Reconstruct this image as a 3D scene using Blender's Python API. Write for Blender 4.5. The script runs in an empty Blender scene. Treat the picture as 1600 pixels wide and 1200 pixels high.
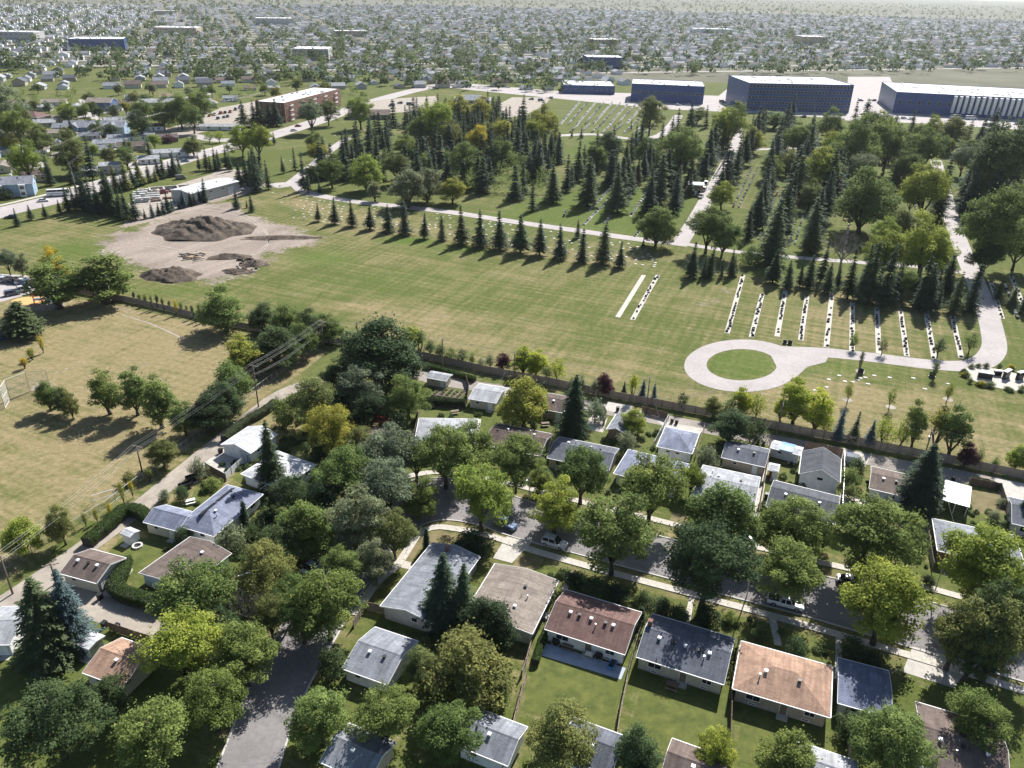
import bpy, bmesh, math, random
import numpy as np
from mathutils import Vector, Matrix, Euler

# ------------------------------------------------------------------ camera, sky, sun, exposure
scn = bpy.context.scene
F_PX, PITCH, ROLL, CAM_H = 1244.0, math.radians(26.8), math.atan(63 / 2460), 90.0
cam_data = bpy.data.cameras.new('camera')
cam_data.sensor_width = 36.0
cam_data.lens = 36.0 * F_PX / 1600.0
cam_data.clip_start = 1.0
cam_data.clip_end = 30000.0
cam = bpy.data.objects.new('camera', cam_data)
scn.collection.objects.link(cam)
FW = np.array([0, math.cos(PITCH), -math.sin(PITCH)])
R0 = np.array([1.0, 0, 0])
U0 = np.cross(R0, FW)
CR, SR = math.cos(ROLL), math.sin(ROLL)
RIGHT = CR * R0 + SR * U0
UP = -SR * R0 + CR * U0
cam.matrix_world = Matrix(((RIGHT[0], UP[0], -FW[0], 0), (RIGHT[1], UP[1], -FW[1], 0),
                           (RIGHT[2], UP[2], -FW[2], CAM_H), (0, 0, 0, 1)))
scn.camera = cam

SUN_AZ, SUN_EL = math.radians(26.0), math.radians(43.0)      # azimuth clockwise from +Y
world = bpy.data.worlds.new('World'); scn.world = world; world.use_nodes = True
wn = world.node_tree.nodes; wl = world.node_tree.links
sky = wn.new('ShaderNodeTexSky'); sky.sky_type = 'NISHITA'; sky.sun_disc = False
sky.sun_elevation = SUN_EL; sky.sun_rotation = SUN_AZ
sky.air_density = 1.0; sky.dust_density = 1.0; sky.ozone_density = 1.0
wl.new(sky.outputs[0], wn['Background'].inputs[0]); wn['Background'].inputs[1].default_value = 0.07
sd = bpy.data.lights.new('sun', 'SUN'); sd.energy = 5.0; sd.angle = math.radians(0.53); sd.color = (1.0, 0.965, 0.915)
sun = bpy.data.objects.new('sun', sd); scn.collection.objects.link(sun)
sun_dir = Vector((math.sin(SUN_AZ) * math.cos(SUN_EL), math.cos(SUN_AZ) * math.cos(SUN_EL), math.sin(SUN_EL)))
sun.rotation_euler = sun_dir.to_track_quat('Z', 'Y').to_euler()
sun.location = (100, 200, 300)
vs = scn.view_settings
vs.view_transform = 'Standard'; vs.look = 'None'; vs.exposure = 0.95; vs.gamma = 1.0; vs.use_curve_mapping = False
scn.cycles.max_bounces = 6; scn.cycles.diffuse_bounces = 2; scn.cycles.glossy_bounces = 2
scn.cycles.transmission_bounces = 3; scn.cycles.transparent_max_bounces = 4; scn.cycles.volume_bounces = 0

# ------------------------------------------------------------------ helpers
COL = scn.collection
rnd = random.Random(7)
CAMP = np.array([0, 0, CAM_H])

def P(px, py, z=0.0):
    """survey point: where the sight line through (px, py) meets the level z"""
    d = FW + ((px - 800) / F_PX) * RIGHT + ((600 - py) / F_PX) * UP
    return CAMP + d * ((CAM_H - z) / -d[2])

def depth(p):
    return float((np.array(p) - CAMP) @ FW)

def pix(p):
    d = np.array(p) - CAMP; z = d @ FW
    return 800 + F_PX * (d @ RIGHT) / z, 600 - F_PX * (d @ UP) / z

def height_from(base, ty):
    lo, hi = 0.0, 60.0
    b = np.array([base[0], base[1], 0.0])
    for _ in range(40):
        m = (lo + hi) / 2
        if pix(b + [0, 0, m])[1] > ty: lo = m
        else: hi = m
    return lo

def G(pts, z=0.0):
    return [P(x, y, z)[:2] for x, y in pts]

class MB:
    def __init__(s): s.v = []; s.f = []; s.m = []
    def add(s, vs, fs, mi=0):
        o = len(s.v); s.v += [tuple(map(float, q)) for q in vs]; s.f += [tuple(i + o for i in f) for f in fs]; s.m += [mi] * len(fs); return s
    def box(s, c, d, rz=0.0, mi=0, taper=1.0):
        cx, cy, cz = c; hx, hy, hz = d[0] / 2, d[1] / 2, d[2] / 2
        ca, sa = math.cos(rz), math.sin(rz); vs = []
        for k, zz in enumerate((-hz, hz)):
            t = 1.0 if k == 0 else taper
            for x, y in ((-hx, -hy), (hx, -hy), (hx, hy), (-hx, hy)):
                x *= t; y *= t
                vs.append((cx + x * ca - y * sa, cy + x * sa + y * ca, cz + zz))
        return s.add(vs, [(3, 2, 1, 0), (4, 5, 6, 7), (0, 1, 5, 4), (1, 2, 6, 5), (2, 3, 7, 6), (3, 0, 4, 7)], mi)
    def tube(s, pts, rads, n=6, mi=0, caps=True):
        pts = [np.array(p, float) for p in pts]; o = len(s.v); k = len(pts)
        for i, p in enumerate(pts):
            t = pts[min(i + 1, k - 1)] - pts[max(i - 1, 0)]; t /= (np.linalg.norm(t) + 1e-9)
            a = np.cross(t, [0, 0, 1.0]) if abs(t[2]) < .9 else np.cross(t, [1.0, 0, 0]); a /= np.linalg.norm(a); b = np.cross(t, a)
            for j in range(n):
                an = 2 * math.pi * j / n; q = p + rads[i] * (math.cos(an) * a + math.sin(an) * b); s.v.append(tuple(q))
        for i in range(k - 1):
            for j in range(n):
                j2 = (j + 1) % n; s.f.append((o + i * n + j, o + i * n + j2, o + (i + 1) * n + j2, o + (i + 1) * n + j)); s.m.append(mi)
        if caps:
            s.f.append(tuple(o + j for j in range(n))[::-1]); s.m.append(mi)
            s.f.append(tuple(o + (k - 1) * n + j for j in range(n))); s.m.append(mi)
        return s
    def prism(s, poly, z0, z1, mi=0):
        n = len(poly); a = sum(poly[i][0] * poly[(i + 1) % n][1] - poly[(i + 1) % n][0] * poly[i][1] for i in range(n))
        if a < 0: poly = poly[::-1]
        vs = [(x, y, z0) for x, y in poly] + [(x, y, z1) for x, y in poly]
        fs = [tuple(range(n))[::-1], tuple(range(n, 2 * n))] + [(i, (i + 1) % n, n + (i + 1) % n, n + i) for i in range(n)]
        return s.add(vs, fs, mi)
    def extrude_x(s, prof, x0, x1, mi=0):
        n = len(prof); vs = [(x0, y, z) for y, z in prof] + [(x1, y, z) for y, z in prof]
        fs = [tuple(range(n)), tuple(range(n, 2 * n))[::-1]] + [(i, n + i, n + (i + 1) % n, (i + 1) % n) for i in range(n)]
        return s.add(vs, fs, mi)
    def extrude_y(s, prof, y0, y1, mi=0):
        n = len(prof); vs = [(x, y0, z) for x, z in prof] + [(x, y1, z) for x, z in prof]
        fs = [tuple(range(n)), tuple(range(n, 2 * n))[::-1]] + [(i, n + i, n + (i + 1) % n, (i + 1) % n) for i in range(n)]
        return s.add(vs, fs, mi)
    def mesh(s, name, mats, smooth=False, fix=True):
        me = bpy.data.meshes.new(name); me.from_pydata(s.v, [], s.f)
        for m in (mats if isinstance(mats, (list, tuple)) else [mats]): me.materials.append(m)
        if any(s.m): me.polygons.foreach_set('material_index', s.m)
        if fix:
            bm = bmesh.new(); bm.from_mesh(me); bmesh.ops.recalc_face_normals(bm, faces=bm.faces); bm.to_mesh(me); bm.free()
        if smooth: me.polygons.foreach_set('use_smooth', [True] * len(me.polygons))
        me.update(); return me
    def build(s, name, mats, parent=None, smooth=False, fix=True):
        return put(name, s.mesh(name, mats, smooth, fix), parent)

def put(name, data, parent=None, loc=None, rz=None, scale=None, color=None):
    o = bpy.data.objects.new(name, data); COL.objects.link(o)
    if parent is not None: o.parent = parent
    if loc is not None: o.location = loc
    if rz is not None: o.rotation_euler = (0, 0, rz)
    if scale is not None: o.scale = scale
    if color is not None: o.color = (*color, 1)
    return o

def thing(name, label, cat, loc=(0, 0, 0), rz=0.0, group=None):
    o = bpy.data.objects.new(name, None); COL.objects.link(o); o.empty_display_size = .3
    o.location = loc; o.rotation_euler = (0, 0, rz)
    return tag(o, label, cat, group)

def tag(o, label, cat, group=None):
    o['label'] = label; o['category'] = cat
    if group: o['group'] = group
    return o

def struct(o):
    o['kind'] = 'structure'; return o

def stuff(o, label=None, cat=None):
    o['kind'] = 'stuff'
    if label: o['label'] = label; o['category'] = cat
    return o

ORD = ['first', 'second', 'third', 'fourth', 'fifth', 'sixth', 'seventh', 'eighth', 'ninth', 'tenth', 'eleventh', 'twelfth',
       'thirteenth', 'fourteenth', 'fifteenth', 'sixteenth', 'seventeenth', 'eighteenth', 'nineteenth', 'twentieth',
       'twenty-first', 'twenty-second', 'twenty-third', 'twenty-fourth', 'twenty-fifth', 'twenty-sixth', 'twenty-seventh', 'twenty-eighth', 'twenty-ninth', 'thirtieth']

# ------------------------------------------------------------------ materials
def nodes(name):
    m = bpy.data.materials.new(name); m.use_nodes = True
    return m, m.node_tree.nodes, m.node_tree.links, m.node_tree.nodes['Principled BSDF']

def mat(name, col, rough=.8, noise=.25, scale=2.0, bump=0.0, metal=0.0, spec=.3, stretch=None, col2=None, fine=None):
    """procedural material: colour broken up by noise at two scales"""
    m, n, l, b = nodes(name)
    b.inputs['Roughness'].default_value = rough; b.inputs['Metallic'].default_value = metal
    b.inputs['Specular IOR Level'].default_value = spec
    tc = n.new('ShaderNodeTexCoord'); src = tc.outputs['Object']
    if stretch:
        mp = n.new('ShaderNodeMapping'); mp.inputs['Scale'].default_value = stretch; l.new(src, mp.inputs[0]); src = mp.outputs[0]
    t = n.new('ShaderNodeTexNoise'); t.inputs['Scale'].default_value = scale; t.inputs['Detail'].default_value = 6; l.new(src, t.inputs['Vector'])
    t.inputs['Roughness'].default_value = .65
    r = n.new('ShaderNodeValToRGB'); l.new(t.outputs['Fac'], r.inputs[0])
    r.color_ramp.elements[0].position = .3; r.color_ramp.elements[1].position = .7
    c2 = col2 or tuple(min(1, c * (1 + noise)) for c in col)
    r.color_ramp.elements[0].color = (*[c * (1 - noise) for c in col], 1); r.color_ramp.elements[1].color = (*c2, 1)
    l.new(r.outputs[0], b.inputs['Base Color'])
    if bump:
        bp = n.new('ShaderNodeBump'); bp.inputs['Strength'].default_value = bump; bp.inputs['Distance'].default_value = .05
        t2 = n.new('ShaderNodeTexNoise'); t2.inputs['Scale'].default_value = fine or scale * 6; t2.inputs['Detail'].default_value = 4; l.new(tc.outputs['Object'], t2.inputs['Vector'])
        l.new(t2.outputs['Fac'], bp.inputs['Height']); l.new(bp.outputs[0], b.inputs['Normal'])
    return m

def shingle(name, col):
    """asphalt shingles: courses parallel to the eaves, tab-to-tab colour change, streaky weathering"""
    m, n, l, b = nodes(name); b.inputs['Roughness'].default_value = .9; b.inputs['Specular IOR Level'].default_value = .25
    tc = n.new('ShaderNodeTexCoord')
    br = n.new('ShaderNodeTexBrick'); br.inputs['Scale'].default_value = 1.0
    sx = n.new('ShaderNodeSeparateXYZ'); l.new(tc.outputs['Object'], sx.inputs[0])
    cb = n.new('ShaderNodeCombineXYZ'); l.new(sx.outputs[0], cb.inputs[0]); l.new(sx.outputs[1], cb.inputs[1]); l.new(cb.outputs[0], br.inputs['Vector'])
    br.inputs['Brick Width'].default_value = .5; br.inputs['Row Height'].default_value = .24; br.inputs['Mortar Size'].default_value = .02
    br.inputs['Color1'].default_value = (*[c * .86 for c in col], 1); br.inputs['Color2'].default_value = (*[c * 1.12 for c in col], 1)
    br.inputs['Mortar'].default_value = (*[c * .74 for c in col], 1)
    t = n.new('ShaderNodeTexNoise'); t.inputs['Scale'].default_value = .55; t.inputs['Detail'].default_value = 7; l.new(tc.outputs['Object'], t.inputs['Vector'])
    mr = n.new('ShaderNodeMapRange'); mr.inputs[1].default_value = .3; mr.inputs[2].default_value = .7; mr.inputs[3].default_value = .78; mr.inputs[4].default_value = 1.2; l.new(t.outputs[0], mr.inputs[0])
    mx = n.new('ShaderNodeVectorMath'); mx.operation = 'SCALE'; l.new(br.outputs[0], mx.inputs[0]); l.new(mr.outputs[0], mx.inputs['Scale'])
    mp = n.new('ShaderNodeMapping'); mp.inputs['Scale'].default_value = (2.2, .22, .3); l.new(tc.outputs['Object'], mp.inputs[0])
    t3 = n.new('ShaderNodeTexNoise'); t3.inputs['Scale'].default_value = 1; t3.inputs['Detail'].default_value = 6; l.new(mp.outputs[0], t3.inputs['Vector'])
    m3 = n.new('ShaderNodeMapRange'); m3.inputs[1].default_value = .35; m3.inputs[2].default_value = .7; m3.inputs[3].default_value = .8; m3.inputs[4].default_value = 1.14; l.new(t3.outputs[0], m3.inputs[0])
    m4 = n.new('ShaderNodeVectorMath'); m4.operation = 'SCALE'; l.new(mx.outputs[0], m4.inputs[0]); l.new(m3.outputs[0], m4.inputs['Scale'])
    l.new(m4.outputs[0], b.inputs['Base Color'])
    t2 = n.new('ShaderNodeTexNoise'); t2.inputs['Scale'].default_value = 9; t2.inputs['Detail'].default_value = 3; l.new(tc.outputs['Object'], t2.inputs['Vector'])
    bp = n.new('ShaderNodeBump'); bp.inputs['Strength'].default_value = .5; bp.inputs['Distance'].default_value = .06; l.new(t2.outputs[0], bp.inputs['Height']); l.new(bp.outputs[0], b.inputs['Normal'])
    return m

def siding(name, col, step=.2):
    m, n, l, b = nodes(name); b.inputs['Roughness'].default_value = .6
    tc = n.new('ShaderNodeTexCoord'); w = n.new('ShaderNodeTexWave'); w.wave_type = 'BANDS'; w.bands_direction = 'Z'; w.wave_profile = 'SAW'
    w.inputs['Scale'].default_value = .314 / step; l.new(tc.outputs['Object'], w.inputs[0])
    t = n.new('ShaderNodeTexNoise'); t.inputs['Scale'].default_value = 1.3; t.inputs['Detail'].default_value = 5; l.new(tc.outputs['Object'], t.inputs[0])
    r = n.new('ShaderNodeValToRGB'); l.new(t.outputs[0], r.inputs[0]); r.color_ramp.elements[0].position = .3; r.color_ramp.elements[1].position = .75
    r.color_ramp.elements[0].color = (*[c * .82 for c in col], 1); r.color_ramp.elements[1].color = (*[min(1, c * 1.06) for c in col], 1)
    l.new(r.outputs[0], b.inputs['Base Color'])
    bp = n.new('ShaderNodeBump'); bp.inputs['Strength'].default_value = .4; bp.inputs['Distance'].default_value = .03; l.new(w.outputs[0], bp.inputs['Height']); l.new(bp.outputs[0], b.inputs['Normal'])
    return m

def paving(name, col, patch=.25, crack=.6, cell=.09):
    m = mat(name, col, .94, patch, .11, .45, fine=3); n = m.node_tree.nodes; l = m.node_tree.links; b = n['Principled BSDF']
    src = b.inputs['Base Color'].links[0].from_socket; tc = [q for q in n if q.bl_idname == 'ShaderNodeTexCoord'][0]
    t = n.new('ShaderNodeTexNoise'); t.inputs['Scale'].default_value = .5; t.inputs['Detail'].default_value = 5; l.new(tc.outputs['Object'], t.inputs[0])
    ad = n.new('ShaderNodeVectorMath'); ad.operation = 'MULTIPLY_ADD'; ad.inputs[1].default_value = (2.4, 2.4, 0); l.new(t.outputs['Color'], ad.inputs[0]); l.new(tc.outputs['Object'], ad.inputs[2])
    v = n.new('ShaderNodeTexVoronoi'); v.feature = 'DISTANCE_TO_EDGE'; v.inputs['Scale'].default_value = cell; l.new(ad.outputs[0], v.inputs['Vector'])
    r = n.new('ShaderNodeMapRange'); r.inputs[1].default_value = .004; r.inputs[2].default_value = .016; r.inputs[3].default_value = crack; r.inputs[4].default_value = 1; l.new(v.outputs['Distance'], r.inputs[0])
    f = n.new('ShaderNodeTexNoise'); f.inputs['Scale'].default_value = 1.4; f.inputs['Detail'].default_value = 6; f.inputs['Roughness'].default_value = .8; l.new(tc.outputs['Object'], f.inputs[0])
    fr_ = n.new('ShaderNodeMapRange'); fr_.inputs[1].default_value = .3; fr_.inputs[2].default_value = .7; fr_.inputs[3].default_value = .8; fr_.inputs[4].default_value = 1.18; l.new(f.outputs[0], fr_.inputs[0])
    mu = n.new('ShaderNodeMath'); mu.operation = 'MULTIPLY'; l.new(r.outputs[0], mu.inputs[0]); l.new(fr_.outputs[0], mu.inputs[1])
    sc = n.new('ShaderNodeVectorMath'); sc.operation = 'SCALE'; l.new(src, sc.inputs[0]); l.new(mu.outputs[0], sc.inputs['Scale']); l.new(sc.outputs[0], b.inputs['Base Color'])
    return m

def leaf_mat(name, trans=.3, back=1.0):
    m, n, l, b = nodes(name)
    oi = n.new('ShaderNodeObjectInfo'); at = n.new('ShaderNodeAttribute'); at.attribute_name = 'tint'
    hs = n.new('ShaderNodeHueSaturation'); l.new(oi.outputs['Color'], hs.inputs['Color'])
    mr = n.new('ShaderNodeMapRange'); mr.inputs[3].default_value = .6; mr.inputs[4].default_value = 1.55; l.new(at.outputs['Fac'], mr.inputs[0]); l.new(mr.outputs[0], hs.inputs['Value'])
    mh = n.new('ShaderNodeMapRange'); mh.inputs[3].default_value = .515; mh.inputs[4].default_value = .485; l.new(at.outputs['Fac'], mh.inputs[0]); l.new(mh.outputs[0], hs.inputs['Hue'])
    l.new(hs.outputs[0], b.inputs['Base Color']); b.inputs['Roughness'].default_value = .75; b.inputs['Specular IOR Level'].default_value = .08
    tr = n.new('ShaderNodeBsdfTranslucent'); g = n.new('ShaderNodeGamma'); g.inputs[1].default_value = .9; l.new(hs.outputs[0], g.inputs[0]); l.new(g.outputs[0], tr.inputs[0])
    mx = n.new('ShaderNodeMixShader'); mx.inputs[0].default_value = trans
    l.new(b.outputs[0], mx.inputs[1]); l.new(tr.outputs[0], mx.inputs[2]); l.new(mx.outputs[0], n['Material Output'].inputs[0])
    return m

def paint_mat(name):
    m, n, l, b = nodes(name); oi = n.new('ShaderNodeObjectInfo'); 
    t = n.new('ShaderNodeTexNoise'); t.inputs['Scale'].default_value = 1.5; tc = n.new('ShaderNodeTexCoord'); l.new(tc.outputs['Object'], t.inputs[0])
    mr = n.new('ShaderNodeMapRange'); mr.inputs[3].default_value = .85; mr.inputs[4].default_value = 1.08; l.new(t.outputs[0], mr.inputs[0])
    v = n.new('ShaderNodeVectorMath'); v.operation = 'SCALE'; l.new(oi.outputs['Color'], v.inputs[0]); l.new(mr.outputs[0], v.inputs['Scale']); l.new(v.outputs[0], b.inputs['Base Color'])
    b.inputs['Roughness'].default_value = .3; b.inputs['Coat Weight'].default_value = .6; b.inputs['Coat Roughness'].default_value = .08
    return m

M = {}
for k, c in dict(grey=(.21, .225, .255), dark=(.085, .09, .105), blue=(.14, .16, .225), brown=(.135, .105, .092), redbrown=(.15, .092, .08),
                 tan=(.235, .2, .17), orange=(.33, .215, .155), pale=(.31, .32, .34), slate=(.105, .115, .14), umber=(.1, .072, .065), white=(.5, .51, .53), ltblue=(.19, .21, .28)).items():
    M['r_' + k] = shingle('shingle_' + k, c)
for k, c in dict(white=(.8, .8, .79), cream=(.58, .53, .42), tan=(.42, .36, .28), grey=(.42, .42, .41), blue=(.3, .42, .55), brick=(.3, .15, .1), brown=(.22, .16, .12),
                 yellow=(.55, .46, .25), red=(.32, .05, .045), dkblue=(.07, .12, .25), teal=(.25, .42, .45)).items():
    M['w_' + k] = siding('siding_' + k, c)
M['trim'] = mat('white_trim', (.75, .75, .74), .5, .08)
M['foundation'] = mat('concrete_foundation', (.36, .35, .33), .9, .2)
M['glass'] = mat('window_glass', (.018, .022, .028), .06, .3, 1.0, spec=.6)
M['conc'] = mat('concrete', (.4, .375, .34), .9, .2, .8, .3)
M['slab'] = mat('sidewalk_concrete', (.42, .39, .345), .9, .18, 1.2, .3)
M['kerb'] = mat('kerb_concrete', (.44, .42, .39), .9, .2, 1.2)
M['asphalt'] = paving('asphalt', (.19, .178, .176), .2, .82, .1)
M['asphalt_old'] = paving('weathered_asphalt', (.25, .222, .195), .3, .85, .1)
M['gravel'] = mat('gravel', (.29, .255, .215), .95, .25, .3, .5, fine=4)
M['conc_road'] = paving('pale_road', (.345, .315, .305), .12, .92, .06)
M['lush'] = mat('yard_lawn_grass', (.07, .1, .02), .95, .35, .5, .5, fine=6, col2=(.12, .13, .03))
M['drygrass'] = mat('dry_lawn_grass', (.15, .13, .058), .95, .35, .4, .5, fine=6, col2=(.2, .165, .085))
M['soil'] = mat('dark_soil', (.055, .05, .045), 1, .45, .35, .8, fine=3)
M['mound'] = mat('loose_dirt', (.055, .045, .038), 1, .5, .5, .9, fine=1.2, col2=(.15, .117, .09), stretch=(1, .35, 1))
M['wood'] = mat('weathered_wood', (.23, .185, .145), .85, .3, 2.0)
M['wood_red'] = mat('brown_stained_wood', (.185, .125, .092), .85, .3, 1.0)
M['fencepanel'] = mat('fence_boards', (.29, .235, .205), .9, .22, .35)
M['pole'] = mat('pole_wood', (.17, .13, .1), .9, .3, 2)
M['galv'] = mat('galvanised_steel', (.5, .51, .52), .4, .15, 2, metal=.7)
M['metalw'] = mat('white_metal', (.7, .71, .73), .4, .08, 1)
M['black'] = mat('black_plastic', (.02, .02, .022), .5, .2)
M['rubber'] = mat('tyre_rubber', (.02, .02, .02), .9, .2)
M['rim'] = mat('wheel_rim', (.4, .41, .42), .35, .1, metal=.7)
M['lamp'] = mat('headlight_lens', (.75, .75, .72), .15, .05)
M['tail'] = mat('tail_light_lens', (.35, .02, .02), .2, .1)
M['paint'] = paint_mat('vehicle_paint')
M['stone_dark'] = mat('dark_granite', (.028, .027, .032), .4, .4, 3)
M['stone_grey'] = mat('grey_granite', (.17, .165, .165), .6, .3, 3)
M['stone_pale'] = mat('pale_marble', (.55, .54, .52), .6, .15, 3)
M['bark'] = mat('bark', (.07, .06, .05), .95, .35, 3, .4)
M['bark_pale'] = mat('pale_bark', (.3, .28, .25), .9, .35, 3)
M['twig'] = mat('dead_grey_twigs', (.2, .175, .16), .9, .3, 3)
M['leaf'] = leaf_mat('broad_leaves', .36)
M['needle'] = leaf_mat('conifer_needles', .12)
M['wire'] = mat('wire', (.38, .38, .38), .5, .1)
M['darkwire'] = mat('dark_fence_wire', (.12, .13, .13), .6, .1)
M['redcloth'] = mat('red_canvas', (.6, .03, .03), .7, .15)
M['bluetarp'] = mat('blue_tarp', (.1, .24, .5), .5, .3, 1.2)
M['bluepatio'] = mat('painted_patio', (.32, .36, .42), .8, .2, .6)
M['sand'] = mat('play_sand', (.52, .32, .13), .95, .15)
M['log'] = mat('cut_log', (.34, .25, .17), .9, .3, 3)
M['bluepanel'] = mat('blue_wall_panel', (.035, .075, .21), .35, .25, .4)
M['membrane'] = mat('roof_membrane', (.62, .62, .62), .8, .12, .15)
M['brick'] = mat('brick_wall', (.22, .115, .085), .9, .2, 1.5)
# ------------------------------------------------------------------ ground
def poly_sdf(pts, poly):
    """signed distance (negative inside) of Nx2 points to a polygon"""
    poly = np.array(poly, float); n = len(poly)
    d = np.full(len(pts), 1e18); ins = np.zeros(len(pts), bool)
    x, y = pts[:, 0], pts[:, 1]
    for i in range(n):
        a = poly[i]; b = poly[(i + 1) % n]; e = b - a
        t = np.clip(((x - a[0]) * e[0] + (y - a[1]) * e[1]) / (e @ e + 1e-12), 0, 1)
        d = np.minimum(d, (x - a[0] - t * e[0]) ** 2 + (y - a[1] - t * e[1]) ** 2)
        c = (a[1] > y) != (b[1] > y)
        with np.errstate(divide='ignore', invalid='ignore'):
            ins ^= c & (x < (b[0] - a[0]) * (y - a[1]) / (b[1] - a[1]) + a[0])
    d = np.sqrt(d); return np.where(ins, -d, d)

def ell(cx, cy, rx, ry, n=28, rot=0):
    return [(cx + rx * math.cos(2 * math.pi * i / n), cy + ry * math.sin(2 * math.pi * i / n) + rot * rx * math.cos(2 * math.pi * i / n)) for i in range(n)]

SP = 2.6
gx = np.arange(-760, 960, SP); gy = np.arange(-20, 900, SP)
nx, ny = len(gx), len(gy)
XX, YY = np.meshgrid(gx, gy); gp = np.stack([XX.ravel(), YY.ravel()], 1)
def mask(items):
    o = np.zeros(len(gp))
    for poly, feather, strength in items:
        s = poly_sdf(gp, G(poly)); o = np.maximum(o, strength * np.clip(.5 - s / feather, 0, 1))
    return o
SCHOOL = [(-700, 640), (-200, 470), (10, 468), (110, 462), (230, 482), (330, 508), (400, 528), (520, 548), (430, 612), (300, 700), (120, 822), (0, 905), (-120, 990), (-500, 1020)]
FIELD = [(-100, 395), (0, 380), (120, 352), (210, 345), (330, 320), (400, 300), (460, 300), (560, 322), (1060, 395), (1200, 420), (1560, 520), (1900, 600), (1900, 830), (1600, 748), (1300, 688), (1000, 640), (660, 556), (520, 535), (350, 508), (200, 468), (60, 448), (-100, 440)]
DIRT = [(152, 388), (180, 368), (250, 342), (310, 322), (345, 312), (380, 328), (420, 348), (470, 362), (505, 371), (480, 382), (430, 392), (405, 408), (392, 428), (330, 441), (262, 440), (225, 425), (205, 408), (170, 398)]
dry = mask([(SCHOOL, 5, .86), (FIELD, 8, .3),
            ([(450, 300), (560, 330), (800, 372), (1000, 402), (1050, 420), (960, 420), (780, 396), (620, 368), (500, 348), (440, 320)], 8, .62),
            ([(1260, 590), (1560, 600), (1700, 640), (1700, 770), (1600, 745), (1300, 685), (1150, 660), (1050, 640), (900, 605)], 10, .62),
            ([(1210, 430), (1530, 490), (1520, 570), (1240, 540), (1130, 535)], 10, .45),
            ([(560, 480), (700, 470), (800, 520), (1050, 540), (1080, 600), (1000, 635), (700, 560), (540, 530)], 25, .6),
            ([(380, 400), (470, 395), (560, 390), (545, 410), (420, 430)], 12, .6),
            (ell(545, 478, 60, 9), 10, .95), (ell(700, 500, 100, 14), 14, .68),
            ([(-60, 345), (120, 318), (200, 335), (160, 385), (40, 370), (-60, 400)], 14, .28),
            ([(500, 760), (700, 740), (1500, 930), (1700, 980), (1700, 1100), (1300, 1020), (800, 860), (640, 850), (560, 960), (480, 1060), (330, 1060), (480, 850)], 5, .62),
            ([(0, 930), (540, 560), (560, 600), (60, 960)], 6, .6), ([(540, 680), (600, 650), (625, 660), (590, 690)], 3, .8)])
lushm = mask([(ell(1159, 570, 56, 25), 3, .72), (ell(640, 376, 46, 7), 8, 1.0), (ell(500, 404, 55, 11), 12, .85), (ell(120, 392, 70, 16), 14, .7),
              (ell(700, 390, 90, 9), 14, .5), (ell(275, 455, 90, 8), 8, .6), (ell(1300, 575, 110, 12), 8, .6), (ell(1000, 455, 70, 30), 25, .25), (ell(620, 440, 150, 24), 30, .35),
              ([(1000, 380), (1070, 330), (1120, 250), (1100, 260), (1020, 380)], 6, .7), ([(740, 340), (960, 280), (1030, 300), (1010, 372), (820, 345)], 8, .6),
              ([(1200, 470), (1250, 300), (1300, 240), (1330, 240), (1250, 420), (1230, 520)], 10, .5), ([(880, 240), (930, 210), (990, 215), (930, 262)], 8, .6)])
dirtm = mask([(DIRT, 15, 1.0), ([(215, 335), (300, 312), (345, 292), (385, 284), (400, 300), (330, 318), (240, 342), (170, 372)], 5, .9),
              ([(40, 452), (140, 470), (200, 478), (330, 512), (330, 518), (190, 486), (40, 460)], 4, .35), (ell(60, 605, 24, 7), 4, .7), (ell(66, 478, 34, 8), 4, .8),
              ([(1090, 545), (1110, 500), (1135, 450), (1115, 450), (1070, 520), (1050, 560)], 12, .3)])
me = bpy.data.meshes.new('ground')
vv = np.zeros((nx * ny, 3), np.float32); vv[:, :2] = gp
idx = np.arange(nx * ny).reshape(ny, nx)
ff = np.stack([idx[:-1, :-1], idx[:-1, 1:], idx[1:, 1:], idx[1:, :-1]], -1).reshape(-1, 4)
me.vertices.add(len(vv)); me.vertices.foreach_set('co', vv.ravel())
me.loops.add(ff.size); me.loops.foreach_set('vertex_index', ff.ravel().astype(np.int32))
me.polygons.add(len(ff)); me.polygons.foreach_set('loop_start', np.arange(0, ff.size, 4, dtype=np.int32)); me.polygons.foreach_set('loop_total', np.full(len(ff), 4, np.int32))
me.update()
for nm, ar in (('dry', dry), ('lush', lushm), ('dirt', dirtm)):
    a = me.attributes.new(nm, 'FLOAT', 'POINT'); a.data.foreach_set('value', ar.astype(np.float32))

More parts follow.
